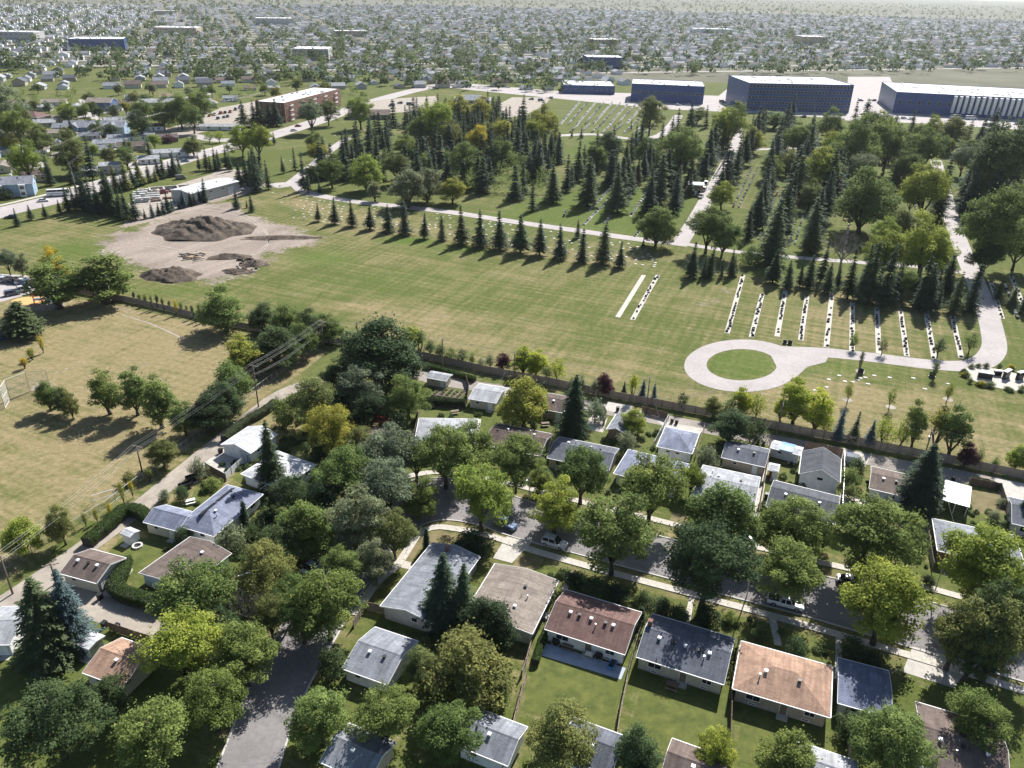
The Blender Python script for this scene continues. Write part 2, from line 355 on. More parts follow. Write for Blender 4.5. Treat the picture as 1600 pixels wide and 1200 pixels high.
def ground_mat():
    m, n, l, b = nodes('mown_grass_and_dirt'); b.inputs['Roughness'].default_value = 1; b.inputs['Specular IOR Level'].default_value = .1
    tc = n.new('ShaderNodeTexCoord')
    def noise(scale, det=5, stretch=None, rot=0, rough=.6):
        t = n.new('ShaderNodeTexNoise'); t.inputs['Scale'].default_value = scale; t.inputs['Detail'].default_value = det; t.inputs['Roughness'].default_value = rough
        src = tc.outputs['Object']
        if rot or stretch:
            r = n.new('ShaderNodeMapping'); r.inputs['Rotation'].default_value = (0, 0, rot); l.new(src, r.inputs[0]); src = r.outputs[0]
            if stretch:
                q = n.new('ShaderNodeMapping'); q.inputs['Scale'].default_value = stretch; l.new(src, q.inputs[0]); src = q.outputs[0]
        l.new(src, t.inputs['Vector']); return t.outputs['Fac']
    def mathn(op, a, c, clamp=False):
        q = n.new('ShaderNodeMath'); q.operation = op; q.use_clamp = clamp
        for i, s in enumerate((a, c)):
            if isinstance(s, (int, float)): q.inputs[i].default_value = s
            else: l.new(s, q.inputs[i])
        return q.outputs[0]
    def rng(a, lo, hi, o0=0., o1=1.):
        q = n.new('ShaderNodeMapRange'); q.inputs[1].default_value = lo; q.inputs[2].default_value = hi; q.inputs[3].default_value = o0; q.inputs[4].default_value = o1; l.new(a, q.inputs[0]); return q.outputs[0]
    def att(nm):
        a = n.new('ShaderNodeAttribute'); a.attribute_name = nm; return a.outputs['Fac']
    def mix(f, c1, c2):
        q = n.new('ShaderNodeMix'); q.data_type = 'RGBA'
        l.new(f, q.inputs[0])
        for i, s in ((6, c1), (7, c2)):
            if isinstance(s, tuple): q.inputs[i].default_value = (*s, 1)
            else: l.new(s, q.inputs[i])
        return q.outputs[2]
    U = math.radians(22)
    big = noise(.018, 6); mid = noise(.11, 6); fine = noise(.9, 6, rough=.75)
    st1 = noise(1, 3, (.012, .42, 1), U); st2 = noise(1, 3, (.5, .012, 1), U); st3 = noise(1, 4, (.03, 1.3, 1), U + .12)
    st4 = noise(1, 4, (.06, .55, 1), -.25)
    # dryness
    d = att('dry')
    d = mathn('ADD', d, rng(big, .3, .7, -.36, .36)); d = mathn('ADD', d, rng(mid, .3, .7, -.32, .32)); d = mathn('ADD', d, rng(fine, .25, .75, -.22, .22))
    d = mathn('ADD', d, rng(st1, .3, .7, -.28, .28)); d = mathn('ADD', d, rng(st2, .3, .7, -.2, .2)); d = mathn('ADD', d, rng(st3, .3, .7, -.16, .16), True)
    for rot, amp in ((U, .09), (U + math.pi / 2, .07)):                  # mower passes
        r_ = n.new('ShaderNodeMapping'); r_.inputs['Rotation'].default_value = (0, 0, rot); l.new(tc.outputs['Object'], r_.inputs[0])
        w_ = n.new('ShaderNodeTexWave'); w_.bands_direction = 'Y'; w_.inputs['Scale'].default_value = .11; w_.inputs['Distortion'].default_value = 1.2; w_.inputs['Detail'].default_value = 2; w_.inputs['Detail Scale'].default_value = .15; l.new(r_.outputs[0], w_.inputs['Vector'])
        k_ = mathn('MULTIPLY', rng(w_.outputs['Fac'], 0, 1, -amp, amp), rng(noise(.02, 4), .4, .6, .1, 1.6)); d = mathn('ADD', d, k_, True)
    lu = mathn('ADD', att('lush'), rng(mid, .3, .7, -.3, .2), True)
    c = mix(d, (.08, .1, .026), (.218, .177, .094))
    c = mix(mathn('MULTIPLY', lu, .95), c, (.07, .112, .018))
    # bare worn blotches inside very dry grass
    wb = mathn('MULTIPLY', rng(noise(.06, 7, None, 0, .7), .52, .68, 0, 1), rng(d, .6, 1, 0, .55)); c = mix(wb, c, (.265, .21, .128))
    dk = mathn('MULTIPLY', rng(st4, .52, .72, 0, .5), rng(d, .35, .9, 0, 1)); c = mix(dk, c, (.118, .11, .047))
    hf = noise(1, 5, (.45, 1.6, 1), -.2, .8); c = mix(mathn('MULTIPLY', rng(hf, .5, .72, 0, .75), rng(d, .4, .95, 0, 1)), c, (.32, .265, .155))
    hf2 = noise(1, 5, (.5, 1.5, 1), -.2, .8); 
    # dirt
    dm = mathn('ADD', att('dirt'), rng(mid, .3, .7, -.4, .4)); dm = mathn('ADD', dm, rng(fine, .3, .7, -.26, .26)); dm = rng(dm, .38, .62)
    dc = mix(rng(noise(.09, 7, (1, .35, 1), .5), .35, .65), (.19, .158, .135), (.31, .262, .225))
    dc = mix(rng(noise(.5, 5), .5, .8), dc, (.26, .2, .15))
    c = mix(dm, c, dc)
    v = n.new('ShaderNodeVectorMath'); v.operation = 'SCALE'; l.new(c, v.inputs[0]); l.new(rng(fine, .25, .75, .7, 1.28), v.inputs['Scale'])
    l.new(v.outputs[0], b.inputs['Base Color'])
    bp = n.new('ShaderNodeBump'); bp.inputs['Strength'].default_value = .7; bp.inputs['Distance'].default_value = .15
    l.new(noise(2.2, 4), bp.inputs['Height']); l.new(bp.outputs[0], b.inputs['Normal'])
    return m
M['ground'] = ground_mat(); me.materials.append(M['ground'])
struct(put('ground', me))
# the plain the city stands on, far beyond
M['far'] = mat('far_city_ground', (.075, .085, .038), 1, .3, .012, col2=(.13, .125, .085))
mb = MB(); mb.add([(-9000, -800, -.25), (9000, -800, -.25), (9000, 14000, -.25), (-9000, 14000, -.25)], [(0, 1, 2, 3)])
struct(mb.build('outer_ground', M['far']))

# ------------------------------------------------------------------ sheets, roads, kerbs
def smooth_line(pts, step=2.0):
    pts = [np.array(p[:2], float) for p in pts]; out = []
    n = len(pts)
    for i in range(n - 1):
        p0 = pts[max(i - 1, 0)]; p1 = pts[i]; p2 = pts[i + 1]; p3 = pts[min(i + 2, n - 1)]
        k = max(2, int(np.linalg.norm(p2 - p1) / step))
        for j in range(k):
            t = j / k
            out.append(.5 * ((2 * p1) + (-p0 + p2) * t + (2 * p0 - 5 * p1 + 4 * p2 - p3) * t * t + (-p0 + 3 * p1 - 3 * p2 + p3) * t ** 3))
    out.append(pts[-1]); return out

def line_offset(L, off):
    out = []
    for i, p in enumerate(L):
        t = L[min(i + 1, len(L) - 1)] - L[max(i - 1, 0)]; t = t / (np.linalg.norm(t) + 1e-9)
        out.append(p + off * np.array([-t[1], t[0]]))
    return out

def band(name, A, B, z, m, thick=0.0):
    """strip between two ground lines of equal count"""
    mb = MB(); n = len(A)
    mb.v = [(*p, z) for p in A] + [(*p, z) for p in B]
    mb.f = [(i, n + i, n + i + 1, i + 1) for i in range(n - 1)]
    if thick:
        o = len(mb.v); mb.v += [(*p, z - thick) for p in A] + [(*p, z - thick) for p in B]
        mb.f += [(i, i + 1, o + i + 1, o + i) for i in range(n - 1)] + [(n + i, o + n + i, o + n + i + 1, n + i + 1) for i in range(n - 1)] + [(0, o, o + n, n), (n - 1, 2 * n - 1, o + 2 * n - 1, o + n - 1)]
    mb.m = [0] * len(mb.f)
    return mb.build(name, m, fix=False if not thick else True)

def resample(L, n):
    L = np.array(L); s = np.r_[0, np.cumsum(np.linalg.norm(np.diff(L, axis=0), axis=1))]
    t = np.linspace(0, s[-1], n); return [np.array([np.interp(q, s, L[:, 0]), np.interp(q, s, L[:, 1])]) for q in t]

def path(name, pts, width, z, m, closed=False):
    L = smooth_line(G(pts)); return struct(band(name, line_offset(L, width / 2), line_offset(L, -width / 2), z, m))

def sheet(name, pts, z, m):
    mb = MB(); g = G(pts); a = sum(g[i][0] * g[(i + 1) % len(g)][1] - g[(i + 1) % len(g)][0] * g[i][1] for i in range(len(g)))
    if a < 0: g = g[::-1]
    mb.add([(x, y, z) for x, y in g], [tuple(range(len(g)))]); return struct(mb.build(name, m, fix=False))

ST_L = [(330, 1230), (372, 1120), (400, 1055), (428, 1005), (455, 950), (488, 893), (525, 842), (558, 802), (600, 768), (650, 750), (700, 748), (760, 760), (820, 782), (900, 806), (1037, 840), (1162, 872), (1300, 904), (1437, 937), (1600, 985), (1780, 1035)]
ST_R = [(425, 1230), (460, 1120), (488, 1060), (522, 1000), (560, 932), (598, 880), (628, 842), (655, 822), (690, 812), (740, 818), (800, 838), (897, 864), (997, 891), (1057, 907), (1135, 930), (1257, 962), (1425, 1012), (1600, 1065), (1780, 1120)]
LA = resample(smooth_line(G(ST_L)), 140); LB = resample(smooth_line(G(ST_R)), 140)
struct(band('street', LA, LB, .02, M['asphalt']))
struct(band('kerb', line_offset(LA, .25), LA, .13, M['kerb'], .16)); struct(band('kerb', LB, line_offset(LB, -.25), .13, M['kerb'], .16))

def sidewalk(name, pts, width=1.5):
    L = smooth_line(G(pts), .5); s = np.r_[0, np.cumsum(np.linalg.norm(np.diff(np.array(L), axis=0), axis=1))]
    n = int(s[-1] / 1.5); Lr = resample(L, n + 1)
    root = struct(band(name, line_offset(Lr, width / 2 - .02), line_offset(Lr, -width / 2 + .02), .05, M['foundation']))
    mb = MB(); mb.box((0, 0, 0), (1.46, width, .1)); sm = mb.mesh('slab', M['slab'])
    for i in range(n):
        a, b = Lr[i], Lr[i + 1]; c = (a + b) / 2; d = b - a
        put('slab', sm, root, (c[0], c[1], .075 + rnd.uniform(-.006, .006)), math.atan2(d[1], d[0]), (np.linalg.norm(d) / 1.5, 1, 1))
    return root
sidewalk('sidewalk', [(555, 962), (587, 912), (620, 884), (640, 855), (656, 832), (682, 824), (707, 826), (760, 836), (832, 860), (925, 887), (985, 903), (1075, 927), (1130, 942), (1190, 958), (1310, 992), (1440, 1030), (1600, 1080)])
sidewalk('sidewalk', [(560, 775), (600, 755), (640, 744), (690, 738), (760, 748), (840, 767), (907, 784), (932, 791), (1030, 814), (1142, 844), (1190, 857), (1300, 883), (1417, 910), (1505, 934), (1600, 960), (1750, 1000)])

# lanes and alleys
path('alley', [(-160, 1045), (8, 942), (110, 872), (215, 795), (304, 722), (372, 668), (430, 622), (480, 600), (545, 583)], 4.4, .03, M['gravel'])
path('alley', [(545, 583), (620, 578), (690, 595), (800, 612), (960, 642), (1110, 670), (1280, 702), (1400, 726), (1520, 748), (1620, 770), (1760, 800)], 5.2, .026, M['asphalt_old'])
path('alley', [(60, 905), (120, 938), (190, 962), (250, 985), (330, 1010), (400, 1030)], 5.0, .024, M['gravel'])
# cemetery roads
path('cemetery_road', [(395, 292), (455, 287), (478, 300), (540, 313), (620, 322), (700, 331), (800, 346), (900, 360), (1000, 374), (1070, 381)], 6.0, .02, M['conc_road'])
path('cemetery_road', [(1060, 384), (1085, 345), (1110, 300), (1130, 264), (1147, 232), (1153, 212), (1150, 190), (1140, 172)], 6.5, .03, M['conc_road'])
path('cemetery_road', [(1070, 381), (1140, 392), (1230, 401), (1330, 409), (1440, 417), (1520, 428)], 4.0, .022, M['conc_road'])
path('cemetery_road', [(1462, 250), (1476, 300), (1488, 345), (1506, 395), (1524, 440), (1540, 480), (1550, 515), (1553, 545), (1535, 566), (1500, 572), (1440, 568), (1360, 558), (1290, 551), (1235, 549)], 6.5, .026, M['conc_road'])
path('cemetery_road', [(430, 290), (455, 285), (520, 232), (545, 215)], 5.5, .016, M['conc_road'])
path('cemetery_road', [(870, 212), (930, 210), (990, 217), (1030, 212), (1050, 195), (1060, 180)], 7, .02, M['conc_road'])
path('cemetery_road', [(1147, 234), (1200, 233), (1330, 228), (1500, 224)], 5, .018, M['conc_road'])
oc = ell(1160, 571.5, 91, 41, 64); ic = ell(1159, 570, 55, 24.5, 64)
A = [np.array(p) for p in G(oc)]; B = [np.array(p) for p in G(ic)]
struct(band('turning_circle', A + A[:1], B + B[:1], .033, M['conc_road']))
sheet('cemetery_road', [(1196, 540), (1245, 542), (1300, 546), (1290, 566), (1262, 573), (1243, 590), (1222, 602), (1212, 570)], .0365, M['conc_road'])
# main street beyond, car parks
path('main_street', [(-140, 372), (0, 332), (90, 310), (200, 277), (290, 248), (345, 233), (420, 213), (500, 188), (570, 163), (640, 143), (720, 126)], 15, .025, M['conc_road'])
path('side_street', [(410, 214), (345, 219), (300, 212), (240, 212), (150, 222)], 11, .021, M['conc_road'])
path('main_street_walk', [(-140, 352), (0, 321), (80, 302), (160, 280), (240, 256), (352, 226)], 2.2, .05, M['slab'])
path('residential_street', [(-80, 285), (0, 262), (100, 238), (200, 214), (260, 200)], 8, .02, M['conc_road'])
path('residential_street', [(-80, 228), (0, 212), (120, 184), (230, 164), (330, 146)], 8, .02, M['conc_road'])
path('residential_street', [(60, 262), (30, 225), (5, 190), (-10, 160)], 7, .019, M['conc_road'])
path('residential_street', [(215, 262), (180, 222), (150, 185), (130, 155)], 7, .019, M['conc_road'])
path('worn_line', [(190, 492), (235, 506), (288, 530)], .5, .02, M['gravel'])
for q in (0, 1.9): path('tyre_track', [(545 + q, 552 - q), (660, 565 - q * 2), (800, 596 - q * 2), (960, 618 - q * 2), (1060, 622 - q * 2), (1120, 612 - q)], .45, .02, M['drygrass'])
for q in (0, 1): path('tyre_track', [(225 + 8 * q, 345 + 4 * q), (300, 322 + 5 * q), (380, 335 + 5 * q), (420, 370 + 4 * q), (390, 395 + 4 * q), (300, 392 + 4 * q), (230, 380 + 4 * q)], .6, .02, M['gravel'])
sheet('car_park', [(235, 208), (300, 190), (345, 168), (400, 158), (410, 178), (395, 196), (330, 203), (290, 214)], .03, M['gravel'])
sheet('car_park', [(-60, 425), (40, 430), (70, 440), (62, 452), (38, 462), (-10, 475), (-120, 490)], .03, M['conc_road'])
sheet('works_yard', [(200, 318), (262, 293), (330, 272), (350, 262), (392, 268), (420, 290), (360, 306), (300, 322), (215, 345)], .03, M['gravel'])
sheet('gravel_lot', [(775, 165), (800, 152), (862, 152), (850, 165), (820, 180), (780, 185)], .03, M['gravel'])
sheet('gravel_lot', [(540, 166), (600, 155), (680, 150), (690, 165), (640, 175), (580, 178)], .031, M['gravel'])
sheet('arterial_road', [(1030, 170), (1200, 178), (1330, 186), (1600, 203), (1800, 215), (1900, 190), (1700, 178), (1600, 172), (1400, 163), (1200, 152), (1000, 146), (880, 143), (700, 128), (690, 136), (880, 155)], .03, M['conc_road'])
sheet('car_park', [(1320, 188), (1420, 192), (1405, 150), (1390, 120), (1325, 120)], .034, M['conc_road'])
sheet('car_park', [(1120, 152), (1165, 155), (1200, 130), (1150, 128)], .034, M['conc_road'])
# yards
for pts in ([(893, 893), (985, 918), (1140, 958), (1308, 1005), (1300, 1060), (1150, 1000), (1000, 955), (878, 920)],
            [(832, 1050), (850, 1022), (978, 1060), (955, 1140), (815, 1110)], [(660, 632), (745, 640), (747, 656), (656, 653)],
            [(985, 662), (1038, 662), (1023, 712), (988, 702)], [(1219, 724), (1247, 727), (1244, 756), (1214, 752)], [(1530, 800), (1572, 800), (1584, 832), (1532, 818)],
            [(168, 864), (192, 838), (262, 845), (255, 872), (222, 887), (176, 876)], [(288, 797), (312, 752), (350, 750), (336, 775), (306, 802)],
            [(360, 746), (398, 720), (410, 738), (380, 756)], [(470, 584), (522, 541), (540, 555), (538, 578), (480, 604)], [(870, 655), (905, 660), (900, 690), (850, 672)],
            [(940, 650), (955, 655), (945, 690), (920, 690)], [(600, 900), (616, 890), (640, 920), (600, 945)], [(1000, 1080), (1150, 1120), (1120, 1190), (980, 1160)], [(1160, 1110), (1330, 1150), (1320, 1215), (1150, 1190)]):
    sheet('yard_lawn', pts, .014, M['lush'])
for pts in ([(622, 886), (657, 838), (690, 830), (735, 846), (660, 850), (634, 890)], [(1515, 765), (1562, 770), (1572, 802), (1522, 802)], [(810, 868), (850, 874), (840, 890), (800, 885)],
            [(905, 775), (1010, 800), (1000, 815), (895, 788)], [(1050, 800), (1075, 806), (1070, 825), (1045, 818)]):
    sheet('dry_lawn', pts, .016, M['drygrass'])
# drives and pads
for pts, mm in (([(792, 838), (830, 848), (800, 880), (770, 872)], 'conc'), ([(1025, 656), (1100, 670), (1091, 682), (1040, 670)], 'conc'), ([(922, 648), (950, 652), (942, 676), (915, 670)], 'conc'),
                ([(950, 628), (990, 634), (980, 646), (944, 642)], 'conc'), ([(312, 728), (352, 700), (400, 715), (352, 748)], 'conc'), ([(158, 930), (196, 880), (208, 890), (180, 935)], 'conc'),
                ([(847, 1003), (978, 1044), (970, 1062), (838, 1022)], 'bluepatio'), ([(746, 598), (800, 606), (796, 616), (750, 606)], 'conc'), ([(1316, 700), (1360, 712), (1352, 730), (1322, 722)], 'conc'),
                ([(1312, 770), (1345, 778), (1385, 795), (1372, 815), (1318, 800)], 'conc'), ([(1426, 1010), (1520, 1035), (1490, 1075), (1410, 1050)], 'conc'), ([(1552, 745), (1600, 756), (1600, 790), (1572, 800)], 'conc'),
                ([(1180, 700), (1204, 704), (1200, 730), (1188, 800), (1176, 840), (1168, 840), (1182, 770)], 'slab'), ([(608, 882), (640, 890), (646, 880), (625, 874)], 'slab'),
                ([(888, 895), (897, 892), (886, 925), (877, 922)], 'slab'), ([(1078, 930), (1086, 930), (1078, 975), (1068, 972)], 'slab'), ([(1200, 962), (1212, 964), (1222, 1010), (1210, 1008)], 'slab'),
                ([(1306, 992), (1316, 994), (1314, 1060), (1304, 1060)], 'slab'), ([(740, 655), (752, 655), (748, 680), (738, 678)], 'conc'), ([(880, 625), (905, 632), (880, 650), (868, 640)], 'conc')):
    sheet('driveway', pts, .034 if mm == 'conc' else .04, M[mm])
# ------------------------------------------------------------------ vegetation: shared crown and trunk meshes
def quads_mesh(name, c, a, b, tint, m, bend=None):
    """leaf sprays: diamond quads centre c, half axes a, b"""
    n = len(c); v = np.empty((n, 4, 3), np.float32)
    v[:, 0] = c - a; v[:, 1] = c - b * .8 + a * .1; v[:, 2] = c + a; v[:, 3] = c + b * .8 + a * .1
    me = bpy.data.meshes.new(name)
    me.vertices.add(n * 4); me.vertices.foreach_set('co', v.ravel())
    me.loops.add(n * 4); me.loops.foreach_set('vertex_index', np.arange(n * 4, dtype=np.int32))
    me.polygons.add(n); me.polygons.foreach_set('loop_start', np.arange(0, n * 4, 4, dtype=np.int32)); me.polygons.foreach_set('loop_total', np.full(n, 4, np.int32))
    me.update(); at = me.attributes.new('tint', 'FLOAT', 'FACE'); at.data.foreach_set('value', np.clip(tint, 0, 1).astype(np.float32))
    me.materials.append(m); return me

def unit(v): return v / (np.linalg.norm(v, axis=-1, keepdims=True) + 1e-9)

def leaf_frame(rg, nrm, size, asp=.75):
    n = len(nrm); r = unit(rg.normal(size=(n, 3))); a = unit(np.cross(nrm, r)); b = np.cross(nrm, a)
    s = (size * rg.uniform(.6, 1.35, n))[:, None]; return a * s, b * s * asp

def broadleaf(seed, h=10.0, r=4.0, base=.28, nclump=46, per=190, leaf=.27, up=.8, lob=.55, shape=1.0, clump=(.85, 1.5), nlobe=6):
    """trunk, limbs and clumps of leaf sprays; returns trunk mesh, crown mesh"""
    rg = np.random.default_rng(seed)
    cz = h * (1 + base) / 2; rz = h * (1 - base) / 2
    nl = max(3, nlobe); lobes = []
    for i in range(nl):                                              # limbs carry lobes of their own
        an = 2 * math.pi * (i + rg.uniform(-.3, .3)) / max(1, nl - 1); rr_ = r * (rg.uniform(.42, .62) if i < nl - 1 else rg.uniform(0, .15)) * lob * 1.0
        zl = cz + rz * (rg.uniform(-.5, .15) if i < nl - 1 else .42); k = rg.uniform(.82, 1.12)
        lobes.append((np.array([math.cos(an) * rr_, math.sin(an) * rr_, zl]), np.array([r * .56 * k, r * .56 * k, rz * .6 * k])))
    cs = []; guard = 0
    while len(cs) < nclump and guard < 20000:
        guard += 1; lc, lr = lobes[rg.integers(0, nl)]
        d = unit(rg.normal(size=3))
        if d[2] < -.7: continue
        p = lc + d * lr * rg.uniform(.35, 1.12) ** .5
        if p[2] < h * base: continue
        if all(np.linalg.norm(p - c) > .62 * r / 5 for c in cs): cs.append(p)
    cs = np.array(cs); C = []; N = []; T = []
    for c in cs:
        cr = rg.uniform(*clump) * (r / 4.0) ** .5; n = int(per * rg.uniform(.7, 1.3) * (cr / 1.15) ** 2)
        d = unit(rg.normal(size=(n, 3))); d[:, 2] = np.where(d[:, 2] < -.2, d[:, 2] * .4, d[:, 2])
        rad = cr * rg.uniform(.35, 1, n) ** .45
        p = c + d * rad[:, None] * np.array([1.05, 1.05, .75]) + rg.normal(size=(n, 3)) * .12
        nr = unit(d * .6 + np.array([0, 0, up]) + rg.normal(size=(n, 3)) * .38)
        C.append(p); N.append(nr); T.append(np.full(n, rg.uniform(.12, .88)) + rg.normal(size=n) * .17)
    # loose twigs that break the outline
    n = nclump * 22; d = unit(rg.normal(size=(n, 3))); d[:, 2] = np.abs(d[:, 2]) * np.where(rg.uniform(size=n) < .7, 1, -.6)
    p = cs[rg.integers(0, len(cs), n)] + d * rg.uniform(.8, 1.9, (n, 1)) * (r / 5) ** .5; C.append(p); N.append(unit(rg.normal(size=(n, 3)) + [0, 0, .5])); T.append(rg.uniform(.3, .9, n))
    C = np.concatenate(C); N = np.concatenate(N); T = np.concatenate(T)
    a, b = leaf_frame(rg, N, leaf); crown = quads_mesh('crown', C, a, b, T, M['leaf'])
    mb = MB(); th = h * base * 1.1; r0 = .028 * h * rg.uniform(.85, 1.1)
    lean = rg.normal(size=2) * .15
    fork = np.array([lean[0], lean[1], th]); mb.tube([(0, 0, -.1), (lean[0] * .3, lean[1] * .3, th * .5), fork], [r0 * 1.25, r0, r0 * .85], 8)
    order = rg.permutation(len(cs))
    mains = []
    for i in range(5):
        an = 2 * math.pi * i / 5 + rg.uniform(-.4, .4); e = np.array([math.cos(an) * r * .45, math.sin(an) * r * .45, cz + rz * rg.uniform(-.1, .35)])
        mid = fork * .5 + e * .5 + np.array([math.cos(an), math.sin(an), -.5]) * .35; mb.tube([fork - [0, 0, .2], mid, e], [r0 * .6, r0 * .42, r0 * .24], 6); mains += [mid, e]
    top = np.array([lean[0] * 2, lean[1] * 2, cz + rz * .6]); mb.tube([fork - [0, 0, .1], (fork + top) / 2 + rg.normal(size=3) * .2, top], [r0 * .7, r0 * .45, r0 * .2], 6); mains.append(top)
    mains = np.array(mains)
    for i in order[:30]:
        c = cs[i]; j = np.argmin(np.linalg.norm(mains - c, axis=1)); s = mains[j]
        mb.tube([s, (s + c) / 2 + rg.normal(size=3) * .15, c], [r0 * .24, r0 * .17, r0 * .07], 5, caps=False)
    return mb.mesh('trunk', M['bark'], True), crown

def conifer(seed, h=12.0, r=2.6, base=.06, layers=30, dens=1.0, droop=.35, leaf=.3, power=.85, ragged=.25, raw=False):
    rg = np.random.default_rng(seed); C = []; A = []; B = []; T = []
    mb = MB(); mb.tube([(0, 0, -.1), (0, 0, h * .5), (0, 0, h * .98)], [.02 * h, .012 * h, .002 * h], 7)
    for i in range(layers):
        t = (i + rg.uniform(0, .7)) / layers; z = h * (base + (1 - base) * t); R = r * (1 - t) ** power * (1 + rg.uniform(-ragged, ragged)) + .12
        nb = max(4, int((5 + 7.5 * R) * dens)); off = rg.uniform(0, 6.28)
        for j in range(nb):
            an = off + 2 * math.pi * j / nb + rg.uniform(-.3, .3); Lb = R * rg.uniform(.55, 1.2); d = np.array([math.cos(an), math.sin(an), 0]); s = np.array([-d[1], d[0], 0])
            ns = max(2, int(Lb / (leaf * .85))); tb = rg.uniform(.2, .7)
            if R > 1.2 and j % 4 == 0: mb.tube([(0, 0, z), tuple(d * Lb * .8 + [0, 0, z - droop * Lb * .5])], [.03, .01], 4, caps=False)
            for k in range(ns):
                u = (k + .6) / ns; x = Lb * u; zz = z - droop * x * (.6 + .4 * u) + .12 * x * u * u
                for q in (-1, 1):
                    wd = leaf * 1.5 * (1.05 - .55 * u)
                    c = d * x + np.array([0, 0, zz]) + s * q * wd * .42 + rg.normal(size=3) * .06
                    ax = unit(d * .8 + s * q * .55 + np.array([0, 0, -.25 + rg.uniform(-.2, .15)])); bx = unit(np.cross(ax, [0, 0, 1.0]) + np.array([0, 0, rg.uniform(-.5, .5)]))
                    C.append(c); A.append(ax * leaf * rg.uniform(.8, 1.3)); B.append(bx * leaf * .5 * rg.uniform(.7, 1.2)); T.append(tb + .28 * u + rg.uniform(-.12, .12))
    C = np.array(C)
    if raw: return C, np.array(A), np.array(B), np.array(T)
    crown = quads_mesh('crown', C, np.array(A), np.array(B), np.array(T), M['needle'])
    return mb.mesh('trunk', M['bark'], True), crown

def bare_tree(seed, h=11.0, r=4.5):
    rg = np.random.default_rng(seed); mb = MB(); r0 = .26
    mb.tube([(0, 0, -.1), (0, 0, h * .3)], [r0 * 1.2, r0], 8)
    tw = MB()
    def grow(p, d, L, rad, lev):
        e = p + d * L; mid = (p + e) / 2 + rg.normal(size=3) * L * .08
        (mb if lev < 2 else tw).tube([p, mid, e], [rad, rad * .8, rad * .55], 5 if lev < 2 else 3, caps=False)
        if lev >= 5: return
        for _ in range(3 if lev < 4 else 2):
            nd = unit(d + rg.normal(size=3) * .55 + np.array([0, 0, .12])); grow(e if rg.uniform() < .6 else mid, nd, L * rg.uniform(.6, .82), max(rad * .55, .018), lev + 1)
    for i in range(5):
        an = i * 1.256 + rg.uniform(-.3, .3); grow(np.array([0, 0, h * .28]), unit(np.array([math.cos(an) * .8, math.sin(an) * .8, .9])), h * .24, r0 * .6, 0)
    return mb.mesh('trunk', M['bark_pale'], True), tw.mesh('crown', M['twig'])

PROTO = {}
for i in range(6): PROTO[f'elm{i}'] = (*broadleaf(100 + i, 13, 5.6, .15, 92, 210, .17, lob=.78, clump=(.55, 1.25), nlobe=5 + i % 3), 13.0, 5.6)
for i in range(3): PROTO[f'pop{i}'] = (*broadleaf(200 + i, 13, 3.6, .1, 76, 240, .17, lob=.5, shape=1.6, clump=(.6, 1.1), nlobe=6), 13.0, 3.6)
for i in range(3): PROTO[f'round{i}'] = (*broadleaf(300 + i, 11, 4.8, .08, 90, 210, .17, lob=.6, clump=(.6, 1.2), nlobe=7), 11.0, 4.8)
for i in range(2): PROTO[f'loll{i}'] = (*broadleaf(400 + i, 6, 1.9, .22, 34, 170, .13, lob=.45, clump=(.45, .75)), 6.0, 1.7)
for i in range(2): PROTO[f'slim{i}'] = (*broadleaf(450 + i, 8, 1.5, .1, 44, 130, .14, lob=.4, clump=(.4, .7)), 8.0, 1.4)
for i in range(2): PROTO[f'bush{i}'] = (*broadleaf(500 + i, 4, 2.4, .04, 40, 190, .14, lob=.6, clump=(.5, .9)), 4.0, 2.4)
for i in range(5): PROTO[f'spr{i}'] = (*conifer(600 + i, 12, 2.5, .05 + .02 * i, 21 + i, .85, droop=.28 + .05 * i, ragged=.3, power=.7 + .08 * i), 12.0, 2.5)
for i in range(2): PROTO[f'big{i}'] = (*conifer(700 + i, 14, 3.3, .04, 34, 1.25, leaf=.24, ragged=.3, power=.7), 14.0, 3.3)
for i in range(2): PROTO[f'pine{i}'] = (*conifer(750 + i, 11, 3.6, .14, 26, 1.3, .12, .3, .55, .35), 11.0, 3.6)
LOWC = [conifer(850 + i, 12, 2.4, .07, 20, .7, leaf=.42, ragged=.3, raw=True) for i in range(3)]
PROTO['cedar'] = (*conifer(800, 5, .75, .02, 30, 1.5, .1, .16, .45, .15), 5.0, .75)
PROTO['bare'] = (*bare_tree(900), 11.0, 4.5)

